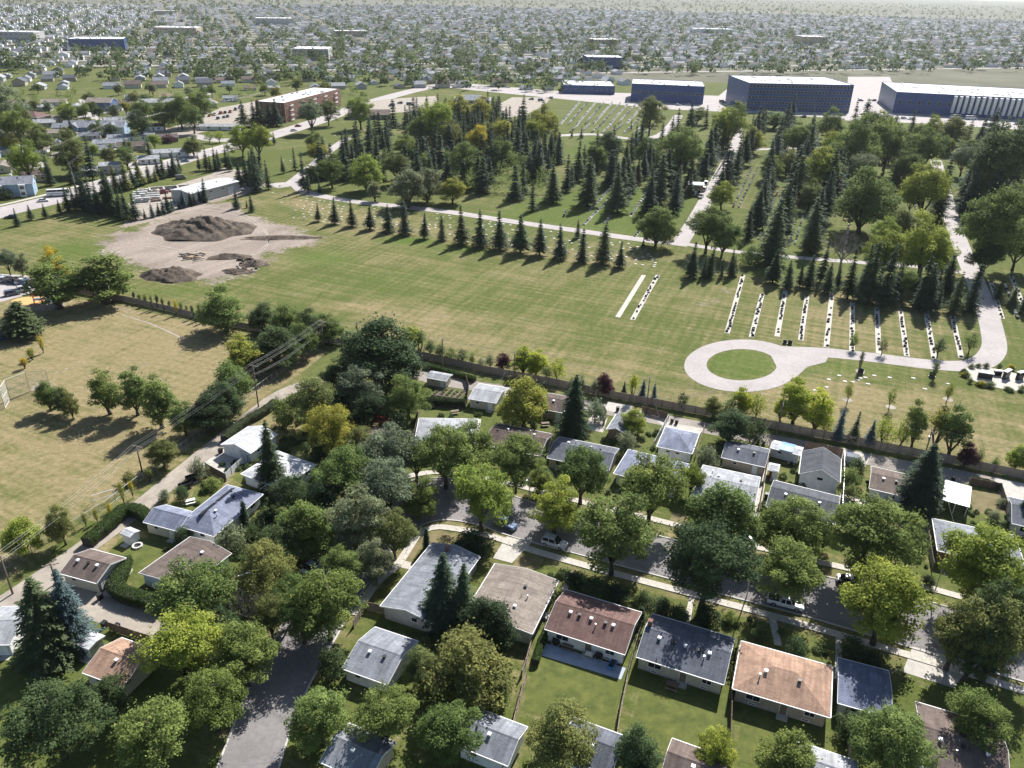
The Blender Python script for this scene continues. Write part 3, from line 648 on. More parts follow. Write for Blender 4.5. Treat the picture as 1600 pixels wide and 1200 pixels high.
for k_ in list(PROTO):
    tm_, cm_, h0_, r0_ = PROTO[k_]; co = np.empty(len(cm_.vertices) * 3, np.float32); cm_.vertices.foreach_get('co', co); co = co.reshape(-1, 3)
    PROTO[k_] = (tm_, cm_, float(np.percentile(co[:, 2], 99.8)), float(np.percentile(np.hypot(co[:, 0], co[:, 1]), 95 if k_[:3] not in ('spr', 'big', 'pin', 'ced') else 98)))
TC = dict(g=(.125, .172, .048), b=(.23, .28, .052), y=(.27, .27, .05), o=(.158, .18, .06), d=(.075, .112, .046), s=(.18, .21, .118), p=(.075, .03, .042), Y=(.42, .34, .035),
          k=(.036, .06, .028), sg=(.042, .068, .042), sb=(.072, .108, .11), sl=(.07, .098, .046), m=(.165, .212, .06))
TREES = []          # (x, y, r) of everything planted, to keep later fill from colliding
def plant(proto, pos, h, r, colr, label, name='broadleaf_tree', cat='tree', group=None, jit=.12):
    tm, cm, h0, r0 = PROTO[proto]
    if isinstance(colr, str): colr = TC[colr]
    root = thing(name, label, cat, (pos[0], pos[1], 0), rnd.uniform(0, 6.28), group); root.scale = (r / r0 * rnd.uniform(.92, 1.08), r / r0, h / h0); root.rotation_euler = (rnd.gauss(0, .025), rnd.gauss(0, .025), rnd.uniform(0, 6.28))
    put('trunk', tm, root)
    k = rnd.uniform(1 - jit, 1 + jit); w = rnd.uniform(-.07, .07)
    put('crown', cm, root, color=(colr[0] * k * (1 + w), colr[1] * k, colr[2] * k * (1 - w)))
    TREES.append((pos[0], pos[1], r)); return root

def tree(cx, cy, w, h, proto, colr, label, name='broadleaf_tree', cat='tree', group=None, frac=.6):
    """crown seen at (cx, cy), w across; h metres tall"""
    p = P(cx, cy, frac * h); r = .5 * w * depth((p[0], p[1], frac * h)) / F_PX
    if proto in ('elm', 'round'):                                    # crowns are about as deep as wide
        h = max(h, 2.4 * r if proto == 'elm' else 2.1 * r); p = P(cx, cy, frac * h); r = .5 * w * depth((p[0], p[1], frac * h)) / F_PX
    if proto in ('elm', 'round', 'pop', 'loll', 'bush', 'slim', 'spr', 'big', 'pine'):
        proto += str(rnd.randrange({'elm': 6, 'round': 3, 'pop': 3, 'loll': 2, 'bush': 2, 'slim': 2, 'spr': 5, 'big': 2, 'pine': 2}[proto]))
    return plant(proto, p, h, r, colr, label, name, cat, group)

def spruce(bx, by, ty, label, colr='sg', wr=.2, group=None, proto=None, h=None, name='spruce_tree'):
    p = P(bx, by); hh = h or height_from(p, ty)
    return plant(proto or f'spr{rnd.randrange(5)}', p, hh, hh * wr * rnd.uniform(.88, 1.15), colr, label, name, 'tree', group)

# ---- street and garden trees of the near blocks
g1 = 'street and garden trees of the near blocks'
NEAR = [
 (300, 925, 112, 10, 'elm', 'm', 'leafy green tree in front of the low brown bungalow at lower left'),
 (283, 1012, 118, 10, 'elm', 'b', 'light green tree beside the orange roof at the lower left edge'),
 (380, 1020, 100, 10, 'elm', 'm', 'green tree right of the light green one, above the bend at the bottom edge'),
 (415, 890, 95, 10, 'elm', 'o', 'olive tree standing on the left verge of the curving street'),
 (510, 938, 112, 10.5, 'elm', 'g', 'green tree on the right verge of the curving street, opposite the parked car'),
 (520, 1032, 50, 6, 'bush', 'd', 'small dark tree left of the grey garage roof at the bottom'),
 (762, 968, 90, 9, 'round', 'k', 'very dark round tree between the two spruces and the tan roof'),
 (728, 1032, 125, 8, 'round', 'o', 'wide olive tree at the bottom edge below the dark round tree'),
 (738, 845, 62, 4.5, 'bush', 'k', 'dark wide shrub in the corner garden before the grey roof'),
 (478, 818, 92, 10, 'round', 'g', 'deep green tree left of the shaded street bend'),
 (553, 806, 98, 11, 'elm', 's', 'silvery green tree overhanging the street bend'),
 (615, 830, 72, 10, 'elm', 'o', 'olive tree at the inner kerb of the street bend'),
 (752, 772, 98, 11.5, 'elm', 'b', 'big bright green tree above the corner house drive'),
 (806, 720, 82, 10, 'elm', 'm', 'green tree with a forked bare trunk before the brown bungalow'),
 (868, 786, 78, 10, 'elm', 'b', 'light green tree shading the silver car'),
 (910, 736, 86, 11, 'elm', 'g', 'tree standing before the charcoal roofed bungalow'),
 (962, 826, 122, 11, 'elm', 'm', 'wide tree right of the silver car on the street verge'),
 (1020, 757, 105, 11, 'elm', 'm', 'tree covering the front of the blue hip roofed bungalow'),
 (1082, 746, 38, 7, 'elm', 'b', 'small bright tree between the blue and the pale grey roofs'),
 (1136, 797, 112, 10, 'round', 'g', 'broad green tree in front of the pale grey bungalow'),
 (1108, 874, 132, 12, 'elm', 'd', 'large dark tree standing on the street verge mid block'),
 (1240, 812, 102, 9, 'elm', 'm', 'low tree before the charcoal roof beside the big white gable'),
 (1237, 890, 98, 11, 'elm', 'm', 'leafy tree above the white pickup truck'),
 (1362, 835, 128, 12, 'elm', 'm', 'widest tree with forked limbs over the dark parked car'),
 (1425, 850, 60, 9, 'elm', 'm', 'tree on the right flank of the widest one over the dark car'),
 (1385, 937, 128, 11.5, 'elm', 'b', 'bright green tree on the south side casting a wide shadow on the street'),
 (1532, 872, 125, 9.5, 'elm', 'b', 'light green tree in front of the grey hip roof at right'),
 (1516, 660, 0, 0, '', '', ''),
 (516, 662, 78, 11, 'elm', 'y', 'yellow green tree left of the brown roof with red canvas'),
 (612, 702, 84, 10, 'elm', 's', 'grey green tree right of the brown roof'),
 (696, 706, 92, 10.5, 'elm', 'm', 'tree on the outer verge of the street bend with a dark leaning trunk'),
 (735, 690, 78, 10, 'elm', 'm', 'tree just left of the brown bungalow'),
 (540, 742, 92, 10, 'elm', 'g', 'green tree below the yellow green one'),
 (604, 757, 92, 10, 'elm', 's', 'grey green tree leaning over the upper left of the street bend'),
 (820, 622, 76, 12, 'round', 'y', 'old yellowing tree beside the pale garage in the middle'),
 (932, 637, 32, 6, 'bush', 's', 'grey green small tree right of the tall dark conifer'),
 (990, 657, 40, 6.5, 'round', 'b', 'light green small tree beside the small grey shed garage'),
 (980, 688, 34, 5.5, 'bush', 's', 'grey leaved bush beside the small grey shed garage'),
 (1142, 663, 58, 7.5, 'round', 'd', 'dark green tree by the alley behind the grey garage'),
 (1180, 672, 38, 6.5, 'bush', 'd', 'smaller dark tree by the alley right of its larger neighbour'),
 (1106, 710, 42, 5, 'bush', 's', 'grey green bush between the hip roofed garage and the grey garage'),
 (1330, 742, 34, 4, 'bush', 'm', 'garden bush right of the big white gable'),
 (1342, 722, 24, 3.5, 'bush', 'd', 'dark garden bush below the little greenhouse'),
 (1330, 765, 28, 3.5, 'bush', 'o', 'olive garden bush near the rear of the white gable building'),
 (590, 545, 112, 13, 'round', 'd', 'largest dark willow at the corner where both alleys meet'),
 (622, 562, 74, 11, 'round', 'k', 'dark tree on the right flank of the largest willow'),
 (553, 560, 62, 10, 'round', 'd', 'dark tree on the left flank of the largest willow'),
 (562, 602, 66, 9, 'elm', 's', 'grey green tree in front of the largest willow'),
 (637, 612, 66, 9, 'elm', 'm', 'green tree left of the kitchen garden with raised beds'),
 (490, 622, 72, 9, 'elm', 'o', 'olive tree beside the upper bend of the left alley'),
 (445, 640, 44, 7, 'bush', 'g', 'dark green tree at the edge of the left alley'),
 (622, 657, 34, 6, 'bush', 'k', 'dark little tree beside the red canvas'),
 (641, 527, 34, 8, 'slim', 'b', 'bright slender tree right behind the largest willow'),
 (655, 532, 20, 7, 'slim', 'g', 'slender dark green tree right of the bright slender one'),
 (308, 728, 30, 4.5, 'bush', 's', 'grey shrub at the gate of the white garage drive'),
 (284, 768, 24, 3.5, 'bush', 'd', 'dark shrub by the alley in the cluttered garden'),
 (256, 772, 20, 2.5, 'bush', 's', 'small grey shrub beside the alley above the blue roofed garage'),
 (332, 752, 30, 2.6, 'bush', 'm', 'round garden bushes below the brown board fence'),
 (360, 836, 44, 5.5, 'bush', 's', 'grey green tree before the blue hip roof'),
 (286, 832, 30, 3.5, 'bush', 'd', 'dark shrub between the blue roof and the brown bungalow'),
 (1452, 905, 22, 2.2, 'bush', 'k', 'clipped round dark bush beside the north sidewalk at right'),
 (30, 832, 56, 8, 'round', 'b', 'round bright tree on the dry field near the left edge'),
 (92, 812, 44, 9, 'elm', 'o', 'ragged olive tree on the dry field beside the alley'),
 (252, 704, 44, 6.5, 'round', 'o', 'squat olive tree beside the power pole on the field edge'),
 (285, 646, 46, 9, 'round', 'g', 'dark green tree with a slanting trunk near the willow belt'),
 (163, 607, 46, 11, 'pop', 'm', 'leftmost of the three poplars on the dry field'),
 (206, 605, 46, 12, 'pop', 'm', 'middle one of the three poplars on the dry field'),
 (244, 622, 56, 12.5, 'pop', 'm', 'rightmost and tallest of the three poplars on the dry field'),
 (72, 615, 36, 7.5, 'round', 'g', 'green tree leftmost of the little group near the backstop'),
 (95, 622, 30, 7, 'round', 'd', 'dark tree in the middle of the little group near the backstop'),
 (108, 628, 26, 7, 'round', 'o', 'brownish tree rightmost of the little group near the backstop'),
 (28, 494, 62, 10, 'pine', 'sl', 'broad dark pine at the left edge of the dry field'),
 (82, 437, 78, 15, 'pop', 'm', 'poplar with yellow top beside the school car park'),
 (88, 420, 40, 17, 'pop', 'Y', 'yellow crowned poplar rising behind the car park poplar'),
 (160, 430, 86, 15, 'pop', 'm', 'tall green poplar right of the yellow topped one'),
 (348, 476, 70, 13, 'round', 'm', 'large lone tree at the upper edge of the dry field'),
 (375, 553, 52, 12, 'pop', 'y', 'yellowish willow at the top of the alley belt'),
 (362, 592, 62, 11, 'round', 'g', 'green willow in the middle of the alley belt'),
 (345, 620, 56, 10, 'round', 'd', 'dark willow of the alley belt above the power lines'),
 (327, 642, 58, 9, 'round', 'k', 'darkest willow at the lower end of the alley belt'),
 (396, 560, 40, 9, 'round', 'd', 'dark tree at the upper right of the alley belt'),
 (408, 492, 48, 9, 'round', 'd', 'leftmost dark tree of the hedge row behind the dry field'),
 (446, 497, 58, 9.5, 'round', 'g', 'green tree second in the hedge row behind the dry field'),
 (482, 502, 48, 9, 'round', 'd', 'dark tree third in the hedge row behind the dry field'),
 (512, 507, 48, 9, 'round', 'g', 'rightmost tree of the hedge row behind the dry field'),
 (430, 535, 68, 8, 'round', 'd', 'low dark tree below the hedge row, under the wires'),
 (468, 528, 52, 8, 'round', 'g', 'low green tree below the hedge row, near the grass triangle'),
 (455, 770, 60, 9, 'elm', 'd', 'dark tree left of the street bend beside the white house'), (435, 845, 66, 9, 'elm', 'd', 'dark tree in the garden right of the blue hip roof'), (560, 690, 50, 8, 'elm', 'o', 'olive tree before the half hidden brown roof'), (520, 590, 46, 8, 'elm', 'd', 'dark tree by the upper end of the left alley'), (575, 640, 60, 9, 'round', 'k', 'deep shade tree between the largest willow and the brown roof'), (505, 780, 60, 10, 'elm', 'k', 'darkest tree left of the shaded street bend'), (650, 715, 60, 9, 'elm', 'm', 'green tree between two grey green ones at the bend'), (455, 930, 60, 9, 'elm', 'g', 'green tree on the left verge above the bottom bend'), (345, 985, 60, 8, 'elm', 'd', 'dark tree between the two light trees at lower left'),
 (1290, 835, 40, 7, 'elm', 'd', 'dark small tree right of the charcoal bungalow'), (1580, 925, 60, 8, 'elm', 'b', 'bright tree at the right edge over the north sidewalk'), (660, 1040, 60, 7, 'elm', 'o', 'olive tree right of the grey garage at the bottom'), (845, 745, 40, 6, 'elm', 'm', 'small green tree right of the forked trunk tree'), (200, 745, 20, 3, 'bush', 'o', 'low bush beside the chain link fence below the field pole'),
 (1595, 945, 50, 8, 'elm', 'o', 'olive tree at the right edge above the big dark conifers'),
 (1592, 712, 36, 6, 'round', 'b', 'bright small tree at the right edge of the cemetery lawn'),
 (585, 868, 58, 9, 'elm', 's', 'grey green tree leaning over the street just below the bend'), (535, 885, 60, 9, 'elm', 'm', 'green tree shading the middle of the curving street arm'), (470, 958, 66, 10, 'elm', 'g', 'green tree on the kerb above the bottom bend of the street'), (655, 770, 62, 9, 'elm', 'm', 'green tree overhanging the top of the street bend'), (420, 960, 56, 9, 'elm', 'o', 'olive tree beside the leafless one at lower left'),
 (500, 1110, 90, 10, 'elm', 'm', 'street tree on the right verge at the bottom edge'), (330, 1090, 100, 10, 'elm', 'g', 'street tree on the left verge at the bottom edge'), (240, 1150, 110, 10, 'elm', 'm', 'garden tree at the bottom edge left of the street'), (700, 1140, 90, 9, 'elm', 'g', 'garden tree at the bottom edge below the dark spruces'), (1000, 1170, 70, 8, 'round', 'd', 'dark garden tree at the bottom edge below the charcoal roof'), (1120, 1165, 60, 7, 'elm', 'b', 'bright garden tree at the bottom edge left of the orange roof'), (1530, 1120, 90, 9, 'elm', 'g', 'garden tree at the bottom right corner'), (170, 1090, 70, 8, 'elm', 'd', 'dark garden tree below the orange garage'), (780, 1080, 40, 4, 'bush', 'g', 'garden shrub below the tan roofed bungalow'), (1330, 1130, 46, 4, 'bush', 'd', 'garden shrub below the blue roofed carport'),
 (600, 1120, 100, 8, 'elm', 'm', 'tree in the back garden below the grey garage at the bottom'),
 (880, 1150, 110, 8, 'elm', 'o', 'tree in the back garden below the red brown house'),
 (1400, 1150, 120, 9, 'elm', 'm', 'tree below the street at the bottom right'),
 (80, 1120, 130, 9, 'elm', 'd', 'dark tree at the bottom left corner'),
 (1240, 1180, 90, 7, 'round', 'm', 'tree at the bottom edge below the orange brown roof'),
]
for cx, cy, w, h, pr, c, lab in NEAR:
    if w: tree(cx, cy, w, h, pr, c, lab, 'garden_shrub' if pr == 'bush' else 'broadleaf_tree', 'shrub' if pr == 'bush' else 'tree', g1)
for cx, cy, w, h, lab in ((666, 842, 13, 4.6, 'narrow dark columnar cedar at the corner of the grey roof'), (381, 802, 15, 5.0, 'narrow dark columnar cedar at the blue roofed entrance'), (1003, 960, 14, 3, 'small upright cedar between red brown and charcoal roofs')):
    tree(cx, cy, w, h, 'cedar', 'sg', lab, 'columnar_cedar', 'tree', g1, .5)
for cx, cy, w, h, pr, c, lab in ((690, 935, 70, 14, 'big', 'sg', 'tall dark spruce covering the right side of the grey roof'), (722, 940, 52, 12, 'big', 'sl', 'slightly shorter spruce right behind the tall dark one by the grey roof'),
        (897, 642, 54, 15, 'big', 'k', 'tallest dark conifer in the back gardens mid block'), (420, 722, 50, 15, 'big', 'k', 'dark spruce standing before the white roofed house'),
        (1444, 752, 76, 14, 'big', 'sg', 'wide dark spruce beside the white ribbed carport'), (68, 978, 96, 14, 'big', 'sl', 'big green spruce at the lower left corner'), (108, 962, 66, 14, 'big', 'sb', 'bluish spruce right of the big green one at lower left'),
        (1500, 985, 62, 14, 'pop', 'o', 'upright olive tree at the lower right beside the drive'), (1540, 965, 60, 16, 'pop', 'd', 'dark upright tree in the lower right clump'), (1560, 1000, 70, 15, 'pop', 'o', 'second upright olive tree in the lower right clump'), (1592, 975, 56, 15, 'pop', 'd', 'dark upright tree at the right edge of the lower right clump'), (1525, 1015, 60, 11, 'pop', 'd', 'front dark tree of the lower right clump'), (1596, 800, 30, 6, 'spr', 'sg', 'dark young spruce at the right edge behind the grey house'),):
    tree(cx, cy, w, h, pr, c, lab, 'broadleaf_tree' if pr == 'pop' else 'spruce_tree', 'tree', 'garden conifers' if pr != 'pop' else g1, .42 if pr != 'pop' else .55)
# small shrubs in the front gardens on the south side
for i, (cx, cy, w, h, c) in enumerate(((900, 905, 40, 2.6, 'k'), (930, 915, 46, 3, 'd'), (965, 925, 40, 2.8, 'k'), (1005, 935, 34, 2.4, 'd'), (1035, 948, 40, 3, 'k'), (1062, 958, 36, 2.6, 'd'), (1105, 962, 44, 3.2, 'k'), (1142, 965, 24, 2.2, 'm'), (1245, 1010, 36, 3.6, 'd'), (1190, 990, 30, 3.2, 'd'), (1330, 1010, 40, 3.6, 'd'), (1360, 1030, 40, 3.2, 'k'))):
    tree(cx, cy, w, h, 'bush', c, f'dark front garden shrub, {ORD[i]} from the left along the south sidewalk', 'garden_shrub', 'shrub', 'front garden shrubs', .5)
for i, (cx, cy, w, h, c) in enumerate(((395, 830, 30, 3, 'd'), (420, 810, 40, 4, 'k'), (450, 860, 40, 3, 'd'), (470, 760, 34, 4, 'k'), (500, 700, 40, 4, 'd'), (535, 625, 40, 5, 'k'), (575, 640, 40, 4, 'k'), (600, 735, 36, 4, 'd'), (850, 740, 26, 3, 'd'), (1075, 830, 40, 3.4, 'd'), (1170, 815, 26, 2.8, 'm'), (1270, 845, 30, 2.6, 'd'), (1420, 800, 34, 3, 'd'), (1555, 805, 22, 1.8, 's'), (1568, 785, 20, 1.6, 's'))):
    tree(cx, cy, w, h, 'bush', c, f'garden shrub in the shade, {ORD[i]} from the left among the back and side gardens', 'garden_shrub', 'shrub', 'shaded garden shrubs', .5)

# ---- trees along the cemetery fence
FT = [(671, 541, 18, 5, 'loll', 'd'), (687, 547, 18, 4.6, 'loll', 'd'), (704, 551, 19, 4.6, 'loll', 'g'), (721, 554, 20, 4.6, 'loll', 'd'), (737, 560, 11, 3.6, 'loll', 'g'), (752, 566, 12, 3.6, 'loll', 's'), (765, 563, 16, 4.6, 'loll', 's'), (786, 562, 23, 5.2, 'round', 'p'),
      (818, 560, 30, 7.5, 'pop', 'b'), (838, 563, 28, 7.5, 'pop', 'b'), (855, 580, 15, 5, 'loll', 'g'), (872, 572, 23, 7.5, 'loll', 'b'), (893, 597, 12, 4, 'bush', 's'), (909, 596, 14, 4.5, 'bush', 's'), (928, 600, 12, 4.5, 'loll', 's'), (946, 596, 25, 6, 'round', 'p'), (957, 606, 9, 3.6, 'loll', 'p'),
      (975, 609, 9, 4, 'spr', 'sg'), (990, 600, 13, 7, 'slim', 'b'), (1004, 611, 15, 5.2, 'spr', 'sb'), (1022, 617, 14, 5, 'spr', 'sb'), (1067, 622, 15, 5, 'loll', 'k'), (1116, 632, 26, 5.2, 'round', 'o'), (1141, 634, 25, 6, 'loll', 'm'), (1162, 624, 26, 8, 'pop', 'b'), (1185, 630, 26, 8, 'loll', 'b'),
      (1224, 632, 22, 7.5, 'pop', 'b'), (1247, 621, 40, 12, 'pop', 'b'), (1278, 634, 38, 11, 'pop', 'b'), (1293, 660, 18, 6, 'loll', 'b'), (1312, 668, 22, 8, 'spr', 'sb'), (1336, 671, 20, 8, 'spr', 'sg'), (1361, 680, 19, 6.5, 'spr', 'sb'), (1385, 668, 28, 8, 'loll', 'b'), (1412, 671, 26, 8, 'loll', 'b'), (1437, 655, 27, 12, 'pop', 'm'),
      (1469, 664, 27, 11, 'slim', 'y'), (1497, 664, 40, 13, 'pop', 'm'), (1513, 706, 28, 6, 'round', 'p'), (1531, 712, 12, 5, 'loll', 'o'), (1556, 722, 13, 3.6, 'bush', 'g')]
KIND = {'loll': 'round headed young tree', 'pop': 'poplar', 'slim': 'slender upright tree', 'spr': 'young spruce', 'round': 'full tree', 'bush': 'bushy shrub'}
CW = {'d': 'dark', 'g': 'green', 's': 'grey green', 'p': 'purple leaved', 'b': 'bright green', 'o': 'olive', 'k': 'nearly black', 'm': 'mid green', 'y': 'yellow green', 'sg': 'dark green', 'sb': 'blue green'}
for i, (cx, cy, w, h, pr, c) in enumerate(FT):
    n = i + 1; pos = ORD[i] + ' from left' if i < 20 else ORD[len(FT) - 1 - i] + ' from right'
    tree(cx, cy, w * (1.2 if pr in ('loll', 'pop', 'slim') else 1.08), h, pr, (.3, .35, .042) if c == 'b' else c, f'{CW[c]} {KIND[pr]} along the cemetery fence, {pos}', 'spruce_tree' if pr == 'spr' else 'broadleaf_tree', 'tree', 'trees along the cemetery fence', .42 if pr == 'spr' else .62)
# saplings on the cemetery lawns
for i, (cx, cy, w, h, c) in enumerate(((1329, 606, 15, 6.5, 'b'), (1395, 615, 15, 6.5, 'b'), (1485, 607, 14, 6, 'b'))):
    tree(cx, cy, w, h, 'loll', c, f'lollipop sapling with mulch ring on the lower cemetery lawn, {ORD[i]} from the left', 'sapling', 'tree', 'saplings on the lower lawn', .68)
for i, (cx, cy, w, h, c) in enumerate(((1346, 563, 9, 6, 'sl'), (1462, 578, 13, 5, 'g'))):
    tree(cx, cy, w, h, 'slim', c, ('narrow' if i == 0 else 'leafy') + ' sapling beside a stone just below the cemetery loop road', 'sapling', 'tree', 'saplings below the loop road', .55)
for i, (cx, cy, w, h, c) in enumerate(((1337, 529, 17, 5.5, 'b'), (1382, 536, 17, 5.5, 'o'), (1470, 538, 22, 6, 'd'), (1520, 530, 22, 7, 'g'))):
    tree(cx, cy, w, h, 'loll', c, f'roadside sapling at the foot of the headstone strips, {ORD[i]} from the left', 'sapling', 'tree', 'saplings at the foot of the strips', .65)
for i, (cx, cy, w, h, c) in enumerate(((36, 565, 13, 3, 'Y'), (48, 550, 14, 3.4, 'y'), (63, 534, 9, 5, 'Y'), (62, 513, 7, 3.4, 'sg'))):
    tree(cx, cy, w, h, 'slim', c, f'thin sapling in the line above the backstop, {ORD[i]} from the bottom', 'sapling', 'tree', 'saplings above the backstop', .65)
for i in range(13):
    t = i / 12; x = 208 + 112 * t; y = 463 + 27 * t + rnd.uniform(-2, 2)
    tree(x, y, rnd.uniform(5, 8), rnd.uniform(3, 5), 'slim', rnd.choice(['sg', 'g', 'Y', 'o', 'sl']), f'young fence line sapling between poplar and lone tree, {ORD[i]} from the left', 'sapling', 'tree', 'saplings along the school fence', .55)
for i, (cx, cy, w, h, c) in enumerate(((172, 800, 9, 4, 'Y'), (190, 770, 10, 5, 'y'), (205, 765, 8, 4, 'Y'), (132, 812, 9, 3, 'o'), (232, 742, 14, 3, 'o'), (150, 805, 8, 3, 'y'))):
    tree(cx, cy, w, h, 'slim', c, f'yellowing sapling beside the left alley near the goal, {ORD[i]} in the list from field side', 'sapling', 'tree', 'saplings beside the left alley', .5)

# ---- spruce row along the mown field
ROW = [(497, 346, 318), (523, 350, 308), (551, 354, 312), (578, 359, 320), (607, 363, 320), (633, 367, 315), (663, 373, 332), (691, 376, 336), (722, 382, 322), (750, 386, 328), (781, 390, 330), (813, 395, 335), (843, 399, 343), (875, 404, 349), (909, 410, 358), (941, 412, 346), (968, 418, 377)]
for i, (x, y, t) in enumerate(ROW):
    spruce(x, y, t, f'spruce in the single row along the mown field, {ORD[i]} from the left', rnd.choice(['sg', 'sg', 'sl']), .25, 'spruce row along the field')
for i, (x, y, t) in enumerate([(902, 372, 342), (1004, 388, 370)]): spruce(x, y, t, ['young spruce behind the row beside the cemetery road', 'little young spruce left of the lone road corner tree'][i], 'sl', .2, 'spruces behind the row')
# ---- named broadleaf trees of the cemetery
CEM = [(1028, 348, 60, 12, 'round', 'm', 'lone broad tree at the road corner above the field'), (1108, 352, 62, 14, 'elm', 'm', 'tall green tree right of the straight cemetery road foot'), (1132, 366, 54, 12, 'elm', 'g', 'green tree beside the tall one at the road foot'),
 (1143, 188, 56, 17, 'elm', 'b', 'tall bright tree at the far end of the straight cemetery road'), (1067, 233, 66, 15, 'elm', 'm', 'wide green tree left of the straight cemetery road'), (955, 226, 46, 13, 'round', 'd', 'dark round tree in the middle of the cemetery'), (1012, 232, 42, 13, 'round', 'g', 'green round tree between the middle and the straight road'),
 (1017, 176, 46, 14, 'elm', 'o', 'open olive tree beside the far grave field'), (1090, 178, 30, 12, 'pop', 'm', 'slim green tree near the arterial road'), (1285, 262, 62, 15, 'elm', 'b', 'bright topped tree among the spruce rows right of the road'), (1355, 302, 92, 16, 'round', 'm', 'great round tree in the right half of the cemetery'),
 (1450, 292, 76, 16, 'elm', 'b', 'large light green tree left of the curving east road'), (1340, 218, 72, 16, 'elm', 'm', 'wide tree in the far belt, left of three'), (1390, 223, 62, 16, 'elm', 'm', 'wide tree in the far belt, middle of three'), (1446, 233, 62, 15, 'elm', 'g', 'wide tree in the far belt, right of three'),
 (1405, 348, 54, 10, 'round', 'o', 'olive low tree below the great round tree'), (1387, 392, 66, 13, 'elm', 'b', 'bright green tree above the headstone strips'), (1450, 375, 82, 11, 'elm', 'b', 'wide bright tree right of the bright one above the strips'), (1466, 408, 46, 9, 'round', 'b', 'small bright tree near the curve of the east road'), 
 (1557, 350, 102, 14, 'elm', 'g', 'broad green tree right of the east road'), (1590, 318, 60, 14, 'elm', 'm', 'green tree at the right edge of the cemetery wood'), (1570, 248, 100, 16, 'elm', 'd', 'large dark tree in the far right wood'), (1250, 218, 52, 14, 'elm', 'm', 'green tree between far spruce rows'), (1210, 185, 40, 12, 'pop', 'm', 'green tree before the blue building'), (1300, 190, 40, 11, 'elm', 'g', 'dull green tree before the blue building at its right'), (1535, 280, 60, 14, 'round', 'd', 'dark tree beside the spruces of the far right wood'),
 (1232, 250, 34, 11, 'elm', 'o', 'olive tree between the first and second long spruce rows'), (1268, 300, 40, 11, 'elm', 'o', 'olive tree filling the second long spruce row'), (1228, 330, 36, 10, 'elm', 'g', 'small green tree on the strip right of the first long row'), (1130, 300, 38, 10, 'elm', 'b', 'bright tree in the spruce line beside the straight road'),
 (1508, 246, 40, 14, 'elm', 's', 'grey green tree above the curving east road'), (1420, 258, 50, 13, 'elm', 'g', 'green tree beneath the middle of the far belt'), (1590, 225, 50, 12, 'elm', 'o', 'olive tree near the right edge by the arterial road'), (1490, 205, 40, 10, 'elm', 'o', 'pale tree before the two white buses'), (1460, 195, 30, 9, 'elm', 'b', 'small light tree left of the two white buses'), (1385, 192, 36, 11, 'elm', 'b', 'light tree at the car park edge on the arterial road'), (1180, 215, 34, 12, 'elm', 'y', 'yellow green tree right of the far end of the straight road'), (1345, 262, 46, 12, 'elm', 's', 'grey green tree above the great round tree'), (1595, 380, 60, 12, 'elm', 'g', 'green tree at the right edge below the wood'), (1540, 400, 50, 11, 'elm', 'd', 'dark tree beside the broad green one at the east road'), (1175, 395, 34, 8, 'bush', 'g', 'green undergrowth left of the first long spruce row'), (1410, 440, 40, 9, 'elm', 'g', 'green tree among the belt above the strips'),  (930, 240, 36, 11, 'elm', 'g', 'green tree left of the dark round one mid cemetery'), (1040, 260, 44, 12, 'elm', 'd', 'dark green tree left of the kiosk'),
 (517, 263, 42, 13, 'elm', 'g', 'green tree at the left front of the wood'), (570, 264, 54, 13, 'round', 'b', 'round bright tree at the front of the wood'), (632, 228, 36, 12, 'elm', 'm', 'green tree deep inside the left wood'), (620, 258, 40, 11, 'elm', 'o', 'olive tree in the middle of the left wood'), (662, 256, 34, 11, 'elm', 'm', 'green tree right of the olive one in the left wood'),
 (637, 288, 56, 12, 'round', 's', 'grey green spreading tree at the front of the wood'), (667, 284, 50, 12, 'round', 's', 'second grey green spreading tree at the front of the wood'), (707, 294, 38, 10, 'round', 'y', 'yellow green round tree at the right front of the wood'), (747, 212, 38, 13, 'round', 'Y', 'yellowest tree rising from the left wood'), (715, 168, 42, 12, 'round', 'y', 'yellow green tree at the back of the left wood'), (752, 168, 40, 12, 'round', 'y', 'yellow green tree right at the back of the left wood'),
 (677, 189, 56, 13, 'elm', 'b', 'light green tree at the back of the left wood'), (725, 249, 52, 12, 'elm', 'm', 'mid green tree in the right half of the left wood'), (782, 234, 42, 12, 'elm', 'g', 'green tree at the right of the left wood'), (495, 238, 32, 9, 'elm', 'y', 'yellowish tree at the left tip of the wood'), (562, 168, 42, 11, 'elm', 'b', 'light tree beside the main street near the chalet'), (512, 172, 32, 12, 'elm', 'o', 'thin tree across from the brick apartments'), (585, 296, 22, 9, 'pop', 's', 'slim grey willow at the front of the wood'),
 (655, 203, 40, 12, 'elm', 'm', 'tree in the back rows of the left wood'), (702, 209, 42, 11, 'elm', 'o', 'dull olive tree left of the yellowest one'), (782, 206, 36, 11, 'elm', 'y', 'pale yellow green tree right of the yellowest one'), (850, 190, 46, 13, 'elm', 'y', 'yellow green tree at the right end of the left wood'), (838, 205, 36, 12, 'elm', 'b', 'light green tree below the yellow green one'),
 (485, 268, 20, 8, 'pop', 'o', 'thin tree on the verge of the cemetery entrance road'), (490, 218, 26, 8, 'elm', 'g', 'small tree above the cemetery entrance road'), (485, 176, 40, 10, 'elm', 's', 'grey green tree across the main street from the brick apartments')]
for cx, cy, w, h, pr, c, lab in CEM: tree(cx, cy, w, h, pr, c, lab, group='broadleaf trees of the cemetery')
tree(1320, 384, 66, 17, 'bare', 'g', 'leafless grey tree above the headstone strips', 'bare_tree', 'tree', None, .6)
tree(388, 948, 50, 9, 'bare', 'g', 'leafless grey tree by the kerb at lower left', 'bare_tree', 'tree', None, .6)

